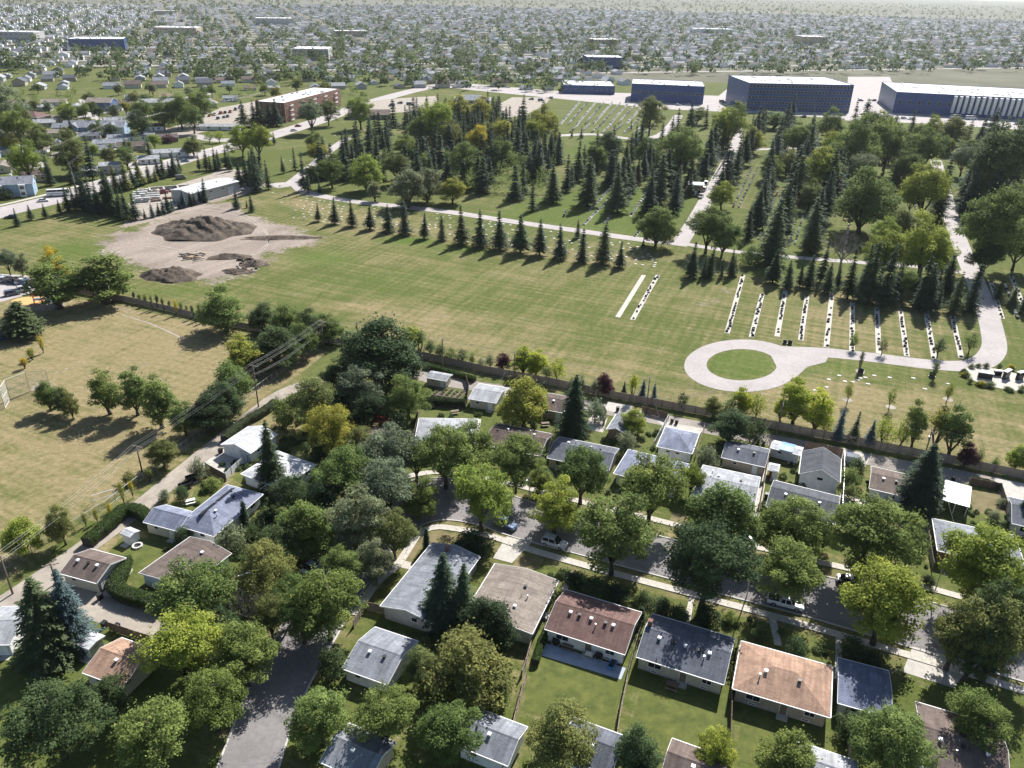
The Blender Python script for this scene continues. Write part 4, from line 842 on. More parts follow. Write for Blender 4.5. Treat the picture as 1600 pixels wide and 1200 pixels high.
# ---- spruce rows of the cemetery
RL = [smooth_line(G(q), 6) for q in ([(1060, 384), (1085, 345), (1110, 300), (1130, 264), (1147, 232), (1153, 212), (1150, 190)], [(1462, 250), (1476, 300), (1488, 345), (1506, 395), (1524, 440), (1540, 480), (1550, 515), (1553, 545)], [(455, 287), (540, 313), (620, 322), (700, 331), (800, 346), (900, 360), (1000, 374), (1070, 381), (1230, 401), (1330, 409), (1440, 417), (1520, 428)])]
RL = np.array([p for q in RL for p in q])
def near_road(q, d): return bool((((RL - np.array(q)[:2]) ** 2).sum(1)).min() < d * d)
def srow(pts, n, h, label, wr=.235, jit=1.2, cols=('sg', 'sg', 'sl', 'k'), end=None):
    end = end or ('the left' if abs(pts[-1][0] - pts[0][0]) > 1.6 * abs(pts[-1][1] - pts[0][1]) else 'its near end')
    L = resample([np.array(q) for q in G(pts)], n)
    for i, p in enumerate(L):
        q = p + np.array([rnd.gauss(0, jit), rnd.gauss(0, jit)]); hh = h * rnd.uniform(.6, 1.25)
        if near_road(q, 4.2): continue
        plant(f'spr{rnd.randrange(5)}', q, hh, hh * wr * rnd.uniform(.75, 1.3), rnd.choice(cols), f'{label}, {ORD[i]} from {end}', 'spruce_tree', 'tree', label)
srow([(834, 328), (856, 322), (872, 302), (905, 280), (928, 262), (950, 240)], 12, 17.6, 'spruce of the first row right of the left wood')
srow([(909, 322), (930, 303), (955, 286), (980, 258), (1000, 240)], 11, 17.6, 'spruce of the second row right of the left wood')
srow([(958, 332), (976, 312), (1000, 282), (1022, 258)], 12, 17.6, 'spruce of the dense row mid cemetery beside a headstone strip')
srow([(1012, 334), (1030, 312), (1050, 285), (1066, 262)], 11, 18.9, 'spruce of the dense row left of the kiosk')
srow([(1050, 336), (1066, 310), (1078, 292)], 7, 16.2, 'spruce of the short row nearest the kiosk')
srow([(1086, 292), (1105, 262), (1122, 236), (1135, 215)], 9, 18.9, 'spruce lining the left side of the straight road, far half')
srow([(1100, 336), (1118, 312), (1138, 290), (1152, 268), (1168, 244), (1178, 222), (1186, 205)], 18, 17.6, 'spruce lining the right side of the straight road')
srow([(1152, 392), (1166, 368), (1180, 340), (1190, 312), (1203, 285), (1214, 255), (1222, 225), (1228, 200)], 20, 20.2, 'spruce of the long first row right of the straight road')
srow([(1200, 412), (1214, 386), (1226, 352), (1238, 318), (1248, 285), (1258, 250), (1264, 225)], 17, 20.2, 'spruce of the long second row right of the straight road')
srow([(1262, 395), (1276, 356), (1290, 328), (1302, 300), (1315, 268)], 14, 20.2, 'spruce of the long third row right of the straight road')
srow([(1330, 290), (1340, 262), (1346, 238)], 6, 18.9, 'spruce behind the great round tree')
srow([(1395, 300), (1400, 270), (1404, 250)], 6, 18.9, 'spruce right of the great round tree')
srow([(1462, 345), (1462, 322), (1470, 290)], 5, 18.9, 'spruce under the large light green tree')
srow([(1498, 338), (1514, 312), (1528, 284), (1540, 255), (1548, 232)], 12, 21.6, 'spruce of the dense row right of the east road')
srow([(1530, 350), (1552, 318), (1575, 290), (1592, 262)], 9, 20.2, 'spruce deep in the right wood')
srow([(1210, 446), (1262, 452), (1300, 462), (1345, 470), (1378, 476), (1410, 480), (1445, 486), (1492, 490), (1512, 488)], 15, 16.2, 'dark spruce of the belt just above the headstone strips', .21)
srow([(1075, 432), (1100, 432), (1128, 434), (1150, 430)], 6, 11.5, 'dark spruce under the tall trees at the road foot', .22)
srow([(1278, 440), (1330, 452), (1400, 462), (1470, 466), (1520, 452)], 10, 12.6, 'second line spruce behind the belt above the headstone strips', .22)
srow([(1560, 470), (1582, 480), (1598, 492)], 3, 10.3, 'spruce at the right edge beside the outer headstone strips', .24)
srow([(1330, 205), (1345, 212), (1380, 214), (1418, 212), (1450, 214)], 7, 20.2, 'spruce of the far line before the car park')
srow([(1480, 235), (1500, 225), (1522, 232), (1545, 215)], 6, 17.6, 'spruce of the far right line before the arterial road')
srow([(985, 205), (1000, 207), (1008, 206)], 3, 12.6, 'narrow conifer beside the far grave field', .12)
srow([(1035, 225), (1055, 212), (1075, 205), (1100, 200)], 5, 17.6, 'spruce near the far bend of the cemetery road')
srow([(895, 215), (910, 216)], 2, 6.9, 'young conifer at the near edge of the far grave field', .2)
# the left wood: spruces among the broadleaf trees
wood = G([(470, 275), (500, 245), (600, 205), (660, 178), (780, 178), (860, 200), (885, 245), (862, 285), (828, 318), (772, 308), (700, 300), (600, 288), (530, 288)])
wood = np.array(wood); lo = wood.min(0); hi = wood.max(0)
def fill(poly, spacing, h, label, n_max, keep=2.0, wr=.22, cols=('sg', 'sg', 'k', 'sl'), seed=3):
    rr = random.Random(seed); cand = []
    lo = np.array(poly).min(0); hi = np.array(poly).max(0); y = lo[1]
    while y < hi[1]:
        x = lo[0]
        while x < hi[0]: cand.append((x + rr.uniform(-.4, .4) * spacing, y + rr.uniform(-.4, .4) * spacing)); x += spacing
        y += spacing
    c = np.array(cand); c = c[poly_sdf(c, poly) < 0]; rr.shuffle(order := list(range(len(c)))); k = 0
    V = [[], [], [], []]; tk = MB()
    for i in order:
        if k >= n_max: break
        q = c[i]
        if any((q[0] - t[0]) ** 2 + (q[1] - t[1]) ** 2 < max(keep, t[2] * .75) ** 2 for t in TREES): continue
        hh = h * rr.uniform(.72, 1.2); C_, A_, B_, T_ = LOWC[k % len(LOWC)]; sc_ = np.array([hh * wr / .2 / 12 * rr.uniform(.85, 1.2)] * 2 + [hh / 12]); an = rr.uniform(0, 6.28)
        R = np.array([[math.cos(an), -math.sin(an), 0], [math.sin(an), math.cos(an), 0], [0, 0, 1]])
        V[0].append((C_ * sc_) @ R.T + [q[0], q[1], 0]); V[1].append((A_ * sc_) @ R.T); V[2].append((B_ * sc_) @ R.T); V[3].append(T_ * .8 + rr.uniform(-.15, .25)); tk.tube([(q[0], q[1], 0), (q[0], q[1], hh * .9)], [.2, .04], 5); TREES.append((q[0], q[1], 1.5)); k += 1
    V = [np.concatenate(v) for v in V]; o = stuff(put('spruce_wood', quads_mesh('spruce_wood', V[0], V[1], V[2], V[3], M['needle']), None, color=TC['sg']), label, 'trees'); tk.build('trunks', M['bark'], o, fix=False)['kind'] = 'stuff'
fill(wood, 6.4, 16, 'mass of dark spruces filling the left wood between its broadleaf trees', 190)
fill(np.array(G([(1500, 320), (1560, 250), (1700, 215), (1800, 300), (1750, 420), (1600, 400), (1560, 380)])), 10, 14, 'mass of dark spruces in the wood at the right edge', 30, seed=5)
fill(np.array(G([(1330, 260), (1480, 235), (1490, 215), (1320, 222)])), 12, 12, 'mass of spruces between the broad trees of the far belt', 14, seed=6)
def leaf_mass(poly, n, r0, r1, label, colr, seed, name='wood_understorey'):
    rg = np.random.default_rng(seed); poly = np.array(poly); lo = poly.min(0); hi = poly.max(0); C = []; N = []; T = []; k = 0
    while k < n:
        q = rg.uniform(lo, hi)
        if poly_sdf(q[None], poly)[0] > 0: continue
        r = rg.uniform(r0, r1); m_ = int(150 * (r / 3) ** 2); d = unit(rg.normal(size=(m_, 3))); lump = 1 + .35 * np.sin(3 * np.arctan2(d[:, 1], d[:, 0]) + rg.uniform(0, 6)) * np.cos(4 * d[:, 2] + rg.uniform(0, 6))
        p = np.array([q[0], q[1], r * rg.uniform(.9, 1.5)]) + d * (r * lump * rg.uniform(.6, 1, m_))[:, None]; p[:, 2] = np.maximum(p[:, 2], .2)
        C.append(p); N.append(unit(d + rg.normal(size=(m_, 3)) * .4 + [0, 0, .7])); T.append(np.full(m_, rg.uniform(.1, .8)) + rg.normal(size=m_) * .12); k += 1
    C = np.concatenate(C); a, b = leaf_frame(rg, np.concatenate(N), .36); return stuff(put(name, quads_mesh(name, C, a, b, np.concatenate(T), M['leaf']), None, color=colr), label, 'trees')
leaf_mass(wood, 120, 2.6, 4.8, 'mass of small broadleaf trees filling the left wood', TC['m'], 31)
leaf_mass(G([(1500, 320), (1560, 250), (1700, 215), (1800, 300), (1750, 420), (1600, 400), (1560, 380)]), 30, 2.5, 4.5, 'mass of broadleaf trees in the wood at the right edge', TC['g'], 32)
for x, y, t in [(476, 298, 237), (461, 266, 230), (482, 302, 260), (420, 296, 250), (443, 271, 243), (500, 303, 275)]:
    spruce(x, y, t, 'tall spruce around the cemetery entrance road at left', 'sg', .16, 'entrance spruces')

# ---- upper left: main street, works yard and houses
UL = [(26, 192, 52, 11, 'elm', 'm', 'big green tree before the red brown roofs at the far left'), (105, 174, 26, 9, 'elm', 'm', 'green tree above the gabled blue house'), (130, 174, 22, 9, 'elm', 'm', 'green tree right above the gabled blue house'), (40, 245, 52, 10, 'elm', 'b', 'bright tree behind the blue townhouse'), (108, 240, 52, 12, 'round', 'o', 'olive spreading tree beside the main street'),
      (60, 216, 40, 9, 'elm', 'o', 'olive tree above the bright one at far left'), (222, 170, 30, 10, 'elm', 'm', 'tree at the top left beyond the houses'), (196, 168, 18, 9, 'elm', 'y', 'small yellowish tree at the top left'), (177, 174, 22, 9, 'elm', 's', 'grey leaved tree at the top left'), (252, 171, 40, 10, 'elm', 'm', 'wide tree below the long far roof'), (196, 244, 30, 9, 'elm', 'm', 'green tree beside the pale bungalow'), (168, 238, 26, 8, 'elm', 'o', 'olive tree behind the tall street spruce'),
      (240, 219, 20, 7, 'elm', 'b', 'small bright tree behind the white bungalow'), (262, 215, 22, 5, 'bush', 'p', 'purple shrub behind the white bungalow'), (300, 225, 30, 9, 'round', 'o', 'round olive tree at the side street corner'), (326, 212, 18, 7, 'loll', 'b', 'left of a pair of small trees on the corner lawn'), (342, 212, 18, 7, 'loll', 'b', 'right of a pair of small trees on the corner lawn'), (376, 215, 40, 13, 'elm', 'b', 'large light tree beside the main street, left half of a pair'), (402, 216, 44, 13, 'elm', 'b', 'large light tree beside the main street, right half of a pair'),
      (280, 170, 40, 10, 'elm', 'm', 'tree at the upper left beyond the wires'), (300, 182, 34, 9, 'elm', 'g', 'tree at the edge of the upper car park'), (310, 160, 44, 10, 'elm', 'm', 'tree above the upper car park'), (8, 222, 20, 9, 'elm', 'g', 'tree at the far left edge of the houses'), (0, 165, 60, 10, 'elm', 's', 'grey green tree in the top left corner'), (150, 198, 22, 8, 'elm', 'g', 'tree among the blue gables'), (172, 202, 20, 8, 'elm', 'd', 'dark tree right of the blue gables'), (218, 190, 36, 9, 'elm', 'd', 'dark tree below the long far roof'), (355, 228, 10, 4, 'bush', 'g', 'little shrub on the verge of the side street'),
      (10, 405, 30, 9, 'elm', 's', 'grey tree behind the school car park'), (30, 410, 24, 8, 'elm', 's', 'small grey tree behind the school car park'), (4, 300, 30, 5, 'bush', 'k', 'dark shrub before the blue townhouse')]
for cx, cy, w, h, pr, c, lab in UL: tree(cx, cy, w, h, pr, c, lab, 'garden_shrub' if pr == 'bush' else 'broadleaf_tree', 'shrub' if pr == 'bush' else 'tree', 'trees among the far left houses')
for x, y, t, lab in [(145, 281, 212, 'tallest spruce by the main street at left'), (80, 290, 244, 'wide spruce beside the yellow house'), (113, 288, 250, 'spruce right of the yellow house'), (115, 217, 180, 'spruce before the gabled blue house'), (236, 253, 214, 'spruce before the white bungalow'), (201, 254, 215, 'spruce left of the white bungalow'), (60, 216, 194, 'narrow spruce near the red brown roofs'), (124, 284, 262, 'small spruce under the tall street spruces')]:
    spruce(x, y, t, lab, 'sg', .19, 'spruces among the far left houses')
for i, (x, y, t) in enumerate([(28, 353, 326), (49, 344, 320), (72, 341, 318), (94, 334, 312)]): spruce(x, y, t, f'separate spruce on the grass verge of the main street, {ORD[i]} from the left', 'sg', .24, 'verge spruces at far left')
srow([(110, 330), (128, 326), (150, 332), (172, 334), (195, 338), (208, 343)], 17, 13, 'spruce of the clump between main street and dirt lot', .24)
srow([(175, 302), (200, 295), (225, 288), (250, 280), (282, 270)], 15, 11, 'dusty spruce lining the main street side of the works yard', .25, cols=('sg', 'sl', 'o'))
srow([(228, 342), (250, 336), (272, 329), (292, 323), (312, 317)], 11, 6.5, 'young blue green spruce in the hedge line before the works building', .24, .3, ('sb', 'sg'))
srow([(314, 267), (330, 266), (345, 264), (362, 267)], 8, 11, 'spruce in the row behind the works building', .2)
srow([(375, 285), (385, 292), (392, 280), (402, 292), (410, 285), (398, 300)], 11, 14, 'spruce of the tight clump right of the works building', .2)
for x, y, t, lab in [(321, 316, 279, 'spruce standing before the works building wall'), (370, 326, 295, 'lone spruce right of the works building drive'), (394, 331, 304, 'second lone spruce right of the works building drive'), (429, 226, 205, 'spruce near the brick apartments'), (386, 325, 312, 'short wide conifer at the bend of the dirt drive')]:
    spruce(x, y, t, lab, 'sg', .22, 'spruces around the works building')
srow([(388, 197), (402, 200), (418, 198), (430, 196)], 7, 15, 'dark spruce in front of the brick apartments', .26)
for t in TREES: pass

# ---- hedges: clipped leafy walls
def hedge(pts, w, h, label, colr=(.05, .085, .022)):
    L = resample(smooth_line(G(pts), 1.0), 60); o = np.mean(L, 0); rg = np.random.default_rng(len(label)); C = []; N = []; T = []
    tot = sum(np.linalg.norm(L[i + 1] - L[i]) for i in range(59)); n = int(tot * 420)
    i = rg.integers(0, 59, n); t = rg.uniform(size=n); A = np.array(L); base = A[i] * (1 - t[:, None]) + A[i + 1] * t[:, None] - o
    tn = unit(A[i + 1] - A[i]); s = np.stack([-tn[:, 1], tn[:, 0]], 1)
    an = rg.uniform(-.35, math.pi + .35, n); k = (np.abs(np.cos(an)) ** 4 + np.abs(np.sin(an)) ** 4) ** -.25 * rg.uniform(.86, 1.03, n)
    bumpy = 1 + .1 * np.sin(base[:, 0] * 1.7 + base[:, 1] * 1.1) * np.cos(base[:, 1] * .9)
    off = np.cos(an) * k * w / 2 * bumpy; z = np.maximum(.05, h * .5 + np.sin(an) * k * h * .5 * bumpy)
    C = np.concatenate([base + s * off[:, None], z[:, None]], 1)
    N = unit(np.concatenate([s * np.cos(an)[:, None], np.sin(an)[:, None]], 1) + rg.normal(size=(n, 3)) * .45)
    a, b = leaf_frame(rg, N, .13); me = quads_mesh('hedge', C, a, b, rg.uniform(.2, .8, n), M['leaf'])
    ob = put('hedge', me, None, (o[0], o[1], 0), color=colr); tag(ob, label, 'hedge')
    mb = MB(); B1 = line_offset(L, w * .4); B2 = line_offset(L, -w * .4)
    core = band('branch_core', [p - o for p in B1], [p - o for p in B2], h * .86, M['soil'], h * .86); core.parent = ob
    return ob
hedge([(197, 884), (190, 905), (183, 925), (200, 938), (230, 946), (262, 955)], 2.6, 2.2, 'clipped green hedge curving round the bungalow corner at lower left')
hedge([(137, 855), (165, 832), (195, 806), (212, 804), (240, 820), (268, 833)], 2.4, 2.2, 'clipped hedge enclosing the lawn with the white shed')
hedge([(660, 632), (695, 634), (728, 636)], 1.8, 1.9, 'dark hedge between the kitchen garden and the lawn', (.03, .05, .02))
hedge([(664, 575), (690, 582), (718, 590), (742, 597)], 1.6, 1.4, 'low leafy hedge along the alley above the storage shed')
hedge([(352, 692), (378, 668), (412, 648), (432, 634)], 2.0, 1.8, 'grey green hedge along the alley behind the white garage', (.075, .1, .05))
hedge([(1516, 752), (1540, 757), (1560, 765)], 1.0, 1.2, 'untidy hedge behind the dry lawn at right', (.06, .08, .03))
hedge([(836, 1040), (845, 1010), (858, 985)], 1.2, 1.3, 'narrow planted strip left of the red brown house')

east = np.array(G([(1190, 215), (1330, 200), (1590, 215), (1620, 300), (1600, 400), (1540, 430), (1400, 440), (1240, 400), (1200, 330)]))
rr = random.Random(77); lo = east.min(0); hi = east.max(0); cnt = 0; tries = 0
BL = [(o_.location.x, o_.location.y, 4.5) for o_ in scn.objects if o_.name.startswith(('broadleaf', 'bare'))]
while cnt < 34 and tries < 6000:
    tries += 1; q = np.array([rr.uniform(lo[0], hi[0]), rr.uniform(lo[1], hi[1])]); r = rr.uniform(3.6, 6.2)
    if poly_sdf(q[None], east)[0] > 0 or near_road(q, r + 4.5) or any((q[0] - a) ** 2 + (q[1] - b) ** 2 < (c + r) ** 2 for a, b, c in BL): continue
    BL.append((q[0], q[1], r)); plant(f'elm{rr.randrange(6)}', q, r * 2.5, r, (cc := rr.choice(['m', 'b', 'm', 'b', 'o', 's', 'y'])), f'{CW[cc]} broadleaf tree between the spruce rows in the right half of the cemetery', group='broadleaf trees between the right hand rows'); cnt += 1
ul = np.array(G([(-60, 300), (0, 285), (60, 262), (170, 250), (240, 232), (300, 205), (330, 160), (560, 152), (560, 146), (-60, 146)]))
rr = random.Random(21); lo = ul.min(0); hi = ul.max(0); cnt = 0
while cnt < 42:
    q = np.array([rr.uniform(lo[0], hi[0]), rr.uniform(lo[1], hi[1])])
    if poly_sdf(q[None], ul)[0] > 0 or any((q[0] - a) ** 2 + (q[1] - b) ** 2 < (2.5 + c) ** 2 for a, b, c in TREES): continue
    px_ = pix((q[0], q[1], 0))
    if 235 < px_[0] < 410 and px_[1] > 157 and px_[1] < 215: continue
    r = rr.uniform(3, 5); plant(f'elm{rr.randrange(6)}', q, r * 2.5, r, (cc := rr.choice(['m', 'g', 'o', 'b', 's', 'd', 'm', 'y'])), f'{CW[cc]} garden tree packed among the far left houses', group='garden trees among the far left houses'); cnt += 1

leaf_mass(G([(-60, 300), (0, 285), (60, 262), (170, 250), (240, 232), (300, 205), (330, 160), (560, 152), (560, 146), (-60, 146)]), 120, 1.8, 3.8, 'mass of garden trees and shrubs between the far left houses', TC['m'], 41, 'garden_tree_mass')
# ------------------------------------------------------------------ buildings
def rect_of(NL, NR, BR, BL, z):
    a, b, c, d = [P(*q, z)[:2] for q in (NL, NR, BR, BL)]
    u = unit((b - a) + (c - d)); v = np.array([-u[1], u[0]])
    w = .5 * (np.linalg.norm(b - a) + np.linalg.norm(c - d)); dd = .5 * (abs((d - a) @ v) + abs((c - b) @ v))
    return (a + b + c + d) / 4, math.atan2(u[1], u[0]), w, dd

BLD = []
def add_window(root, side, s, z, ww, hh, W, D, split=1):
    """window on one wall of a W x D box; s = offset along the wall"""
    rz = {'f': 0, 'r': math.pi / 2, 'b': math.pi, 'l': -math.pi / 2}[side]
    off = {'f': (s, -D / 2), 'b': (-s, D / 2), 'r': (W / 2, s), 'l': (-W / 2, -s)}[side]
    fr = MB(); t = .07
    for c, d in (((0, -.02, hh / 2 - t / 2), (ww, .1, t)), ((0, -.03, -hh / 2 + t / 2), (ww + .1, .14, t)), ((-ww / 2 + t / 2, -.02, 0), (t, .1, hh - 2 * t)), ((ww / 2 - t / 2, -.02, 0), (t, .1, hh - 2 * t))): fr.box(c, d)
    for i in range(1, split + 1):
        if split > 1 or ww > 1.2:
            x = -ww / 2 + ww * i / (split + 1); fr.box((x, -.018, 0), (.05, .09, hh - 2 * t))
    o = fr.build('window', M['trim'], root); o.location = (off[0], off[1], z); o.rotation_euler = (0, 0, rz)
    p = MB(); p.box((0, -.005, 0), (ww - t, .05, hh - t)); p.build('pane', M['glass'], o)

def add_door(root, side, s, W, D, m='w_brown', ww=.95, hh=2.05, z0=.25):
    rz = {'f': 0, 'r': math.pi / 2, 'b': math.pi, 'l': -math.pi / 2}[side]
    off = {'f': (s, -D / 2), 'b': (-s, D / 2), 'r': (W / 2, s), 'l': (-W / 2, -s)}[side]
    d = MB(); d.box((0, -.02, hh / 2), (ww, .08, hh)); o = d.build('door', M[m], root); o.location = (off[0], off[1], z0); o.rotation_euler = (0, 0, rz)
    f = MB(); f.box((-ww / 2 - .04, -.03, hh / 2), (.08, .12, hh + .08)); f.box((ww / 2 + .04, -.03, hh / 2), (.08, .12, hh + .08)); f.box((0, -.03, hh + .05), (ww, .12, .08)); f.build('frame', M['trim'], o)
    st = MB(); st.box((0, -.55, -z0 / 2), (1.5, 1.0, z0 - .01)); st.build('step', M['conc'], o)

def add_garage_door(root, side, s, W, D, ww=4.8, hh=2.1, m='metalw'):
    rz = {'f': 0, 'r': math.pi / 2, 'b': math.pi, 'l': -math.pi / 2}[side]
    off = {'f': (s, -D / 2), 'b': (-s, D / 2), 'r': (W / 2, s), 'l': (-W / 2, -s)}[side]
    d = MB(); d.box((0, -.01, hh / 2), (ww, .06, hh)); o = d.build('garage_door', M['black'], root); o.location = (off[0], off[1], .02); o.rotation_euler = (0, 0, rz)
    nc = max(3, int(ww / .6)); pw = ww / nc; pm = MB(); pm.box((0, 0, 0), (pw - .09, .06, hh / 4 - .13)); pm = pm.mesh('panel', M[m])
    for i in range(nc):
        for j in range(4): put('panel', pm, o, (-ww / 2 + pw * (i + .5), -.05, hh / 4 * (j + .5)))

def building(name, label, cat, rect, eave=2.7, rise=1.3, ridge='u', kind='gable', roof='grey', wall='cream', over=.5, wins=(), doors=(), gdoor=None, vents=0, chimney=None, gutter=True, group=None, pipe=True, vside=1, found=True, trimgable=True):
    c, rz, w, d = rect; BLD.append((c, rz, w, d))
    if ridge == 'v': rz += math.pi / 2; w, d = d, w
    root = thing(name, label, cat, (c[0], c[1], 0), rz, group)
    W = w - (.7 if kind == 'gable' else 2 * over); D = d - 2 * over; rm = M['r_' + roof]; e = eave; t = .17; sl = rise / (d / 2)
    wl_ = MB(); z0 = .3 if found else 0
    ze = e + sl * over - t - .02
    if kind == 'gable':
        wl_.extrude_x([(-D / 2, z0), (D / 2, z0), (D / 2, ze), (0, ze + sl * D / 2), (-D / 2, ze)], -W / 2, W / 2)
    else: wl_.box((0, 0, (z0 + e - .06) / 2), (W, D, e - .06 - z0))
    wo = wl_.build('wall', M['w_' + wall], root)
    if found:
        f = MB(); f.box((0, 0, .12), (W - .06, D - .06, .36)); f.build('foundation', M['foundation'], root)
    r = MB()
    if kind == 'gable':
        r.extrude_x([(-d / 2, e), (0, e + rise), (d / 2, e), (d / 2, e - t), (0, e + rise - t), (-d / 2, e - t)], -w / 2, w / 2)
    elif kind == 'hip':
        k = max(.05, w / 2 - d / 2); vs_ = [(-w / 2, -d / 2, e), (w / 2, -d / 2, e), (w / 2, d / 2, e), (-w / 2, d / 2, e), (-k, 0, e + rise), (k, 0, e + rise)] + [(x, y, e - t) for x, y in ((-w / 2, -d / 2), (w / 2, -d / 2), (w / 2, d / 2), (-w / 2, d / 2))]
        r.add(vs_, [(0, 1, 5, 4), (1, 2, 5), (2, 3, 4, 5), (3, 0, 4), (9, 8, 7, 6), (0, 6, 7, 1), (1, 7, 8, 2), (2, 8, 9, 3), (3, 9, 6, 0)])
    elif kind == 'shed':
        r.extrude_x([(-d / 2, e), (d / 2, e + rise), (d / 2, e + rise - t), (-d / 2, e - t)], -w / 2, w / 2)
    else:
        r.box((0, 0, e + .05), (w, d, .22))
    ro = r.build('roof', rm, root)
    if kind == 'gable':
        cap = MB(); cap.extrude_x([(-.17, e + rise - .17 * sl + .012), (0, e + rise + .035), (.17, e + rise - .17 * sl + .012), (.17, e + rise - .17 * sl - .01), (0, e + rise + .01), (-.17, e + rise - .17 * sl - .01)], -w / 2 + .03, w / 2 - .03); cap.build('ridge_cap', rm, ro)
        if trimgable:
            for sx in (-1, 1):
                b = MB(); b.extrude_x([(-d / 2, e + .012), (0, e + rise + .012), (d / 2, e + .012), (d / 2, e - t - .04), (0, e + rise - t - .04), (-d / 2, e - t - .04)], sx * (w / 2 + .002), sx * (w / 2 + .05)); b.build('bargeboard', M['trim'], ro)
    if gutter and kind in ('gable', 'hip'):
        for sy in (-1, 1):
            b = MB(); b.box((0, sy * (d / 2 + .06), e - .07), (w, .11, .12)); b.build('gutter', M['trim'], ro)
        if kind == 'hip':
            for sx in (-1, 1):
                b = MB(); b.box((sx * (w / 2 + .06), 0, e - .07), (.11, d, .12)); b.build('gutter', M['trim'], ro)
    for i in range(vents):
        x = -w * .36 + w * .72 * (i + .5) / vents + rnd.uniform(-.3, .3); y = -vside * d * .12; z = e + rise - abs(y) * sl
        b = MB(); b.box((x, y, z + .14), (.36, .36, .3), 0, 0, .8); b.box((x, y, z + .33), (.5, .5, .07)); b.build('roof_vent', M['metalw'] if i % 2 == 0 else M['black'], ro)
    if pipe:
        x = w * rnd.uniform(-.3, .3); y = -vside * d * .22; z = e + rise - abs(y) * sl
        b = MB(); b.tube([(x, y, z - .1), (x, y, z + .55)], [.09, .09], 7); b.tube([(x, y, z + .55), (x, y, z + .66)], [.15, .13], 7); b.build('flue_pipe', M['galv'], ro)
        x = -x * .7; b = MB(); b.tube([(x, y * .6, z), (x, y * .6, z + .7)], [.05, .05], 6); b.build('plumbing_vent', M['black'], ro)
    if chimney:
        x = chimney * w; z = e + rise; b = MB(); b.box((x, d * .08, z + .15), (.6, .6, 1.3)); b.box((x, d * .08, z + .85), (.72, .72, .1)); b.build('chimney', M['brick'], ro)
    for q in wins: add_window(root, q[0], q[1] * (W if q[0] in 'fb' else D), q[2], q[3], q[4], W, D, *(q[5:]))
    for q in doors: add_door(root, q[0], q[1] * (W if q[0] in 'fb' else D), W, D, *(q[2:]))
    if gdoor: add_garage_door(root, gdoor[0], gdoor[1] * (W if gdoor[0] in 'fb' else D), W, D, *(gdoor[2:]))
    return root

WIN_H = [('f', -.3, 1.7, 2.0, 1.2), ('f', .33, 1.75, 1.4, 1.0), ('b', -.3, 1.75, 1.2, 1.0), ('b', .3, 1.75, 1.6, 1.0), ('l', .15, 1.8, 1.1, .9), ('r', -.2, 1.8, 1.1, .9), ('f', -.3, .42, 1.0, .35), ('f', .3, .42, 1.0, .35)]
WIN_G = [('f', -.2, 1.6, .9, .6), ('l', .2, 1.6, .8, .6)]
E = 2.75
def house(name, label, q, **k):
    k.setdefault('wins', WIN_H); k.setdefault('doors', (('f', .05), ('b', -.05))); k.setdefault('vents', 3)
    e = k.get('eave', E); return building(name, label, 'house', rect_of(*q, e), **k)
def garage(name, label, q, **k):
    k.setdefault('wins', WIN_G); k.setdefault('eave', 2.45); k.setdefault('rise', .9); k.setdefault('pipe', False); k.setdefault('found', False); k.setdefault('over', .35); k.setdefault('doors', (('f', .3, 'trim', .9, 2.0, .08),))
    return building(name, label, 'garage', rect_of(*q, k['eave']), **k)

# south side of the street
house('bungalow', 'long grey roofed bungalow on the inner corner of the street bend', ((597, 947), (676, 974), (750, 869), (672, 847)), ridge='v', roof='grey', wall='grey', rise=.95, vents=2, chimney=.4)
garage('garage', 'grey shingled garage at the bottom edge below the corner bungalow', ((541, 1047), (612, 1072), (647, 1000), (579, 977)), roof='grey', wall='white', rise=1.25, vents=2, gdoor=('l', 0, 4.8))
house('bungalow', 'flat looking tan roofed bungalow right of the dark round tree', ((733, 960), (832, 992), (872, 905), (766, 879)), roof='tan', wall='cream', rise=.7, vents=2, ridge='v')
house('bungalow', 'red brown roofed bungalow with the blue grey patio behind', ((855, 983), (980, 1024), (1000, 955), (880, 920)), roof='redbrown', wall='white', rise=1.5, vents=5, vside=1)
house('bungalow', 'charcoal roofed bungalow between the red brown and orange brown roofs', ((994, 1026), (1135, 1070), (1145, 996), (1019, 958)), roof='slate', wall='cream', rise=1.5, vents=5, chimney=-.46)
house('bungalow', 'orange brown hip roofed bungalow at the bottom edge', ((1143, 1075), (1290, 1118), (1308, 1043), (1160, 1001)), roof='orange', wall='tan', kind='hip', rise=1.5, vents=2)
garage('carport', 'blue roofed carport at the bottom edge right of the orange roof', ((1300, 1095), (1385, 1120), (1398, 1050), (1317, 1030)), roof='blue', wall='white', rise=.6)
house('bungalow', 'brown roofed bungalow below the bottom right drive', ((1420, 1190), (1560, 1235), (1580, 1140), (1445, 1100)), roof='brown', wall='white', rise=1.4)
# lower left
garage('garage', 'orange shingled garage at the lower left edge', ((128, 1052), (206, 1078), (237, 1014), (190, 995)), roof='orange', wall='cream', rise=1.3, vents=1)
garage('garage', 'pale grey roofed garage at the left edge under the spruces', ((-35, 1000), (20, 1015), (48, 940), (2, 955)), roof='pale', wall='white', rise=1.0)
garage('shed', 'small white roofed shed between the spruce and the orange garage', ((118, 1008), (142, 1016), (160, 992), (133, 980)), roof='white', wall='grey', rise=.3, eave=2.2, gutter=False)
garage('garage', 'brown shingled double garage with panelled door beside the left alley', ((92, 896), (152, 911), (196, 872), (142, 857)), roof='brown', wall='cream', rise=1.25, vents=3, gdoor=('r', 0, 4.9), doors=())
house('bungalow', 'low brown roofed bungalow behind the curved hedge at lower left', ((217, 897), (283, 922), (362, 866), (297, 836)), ridge='v', roof='brown', wall='white', rise=.8, vents=3)
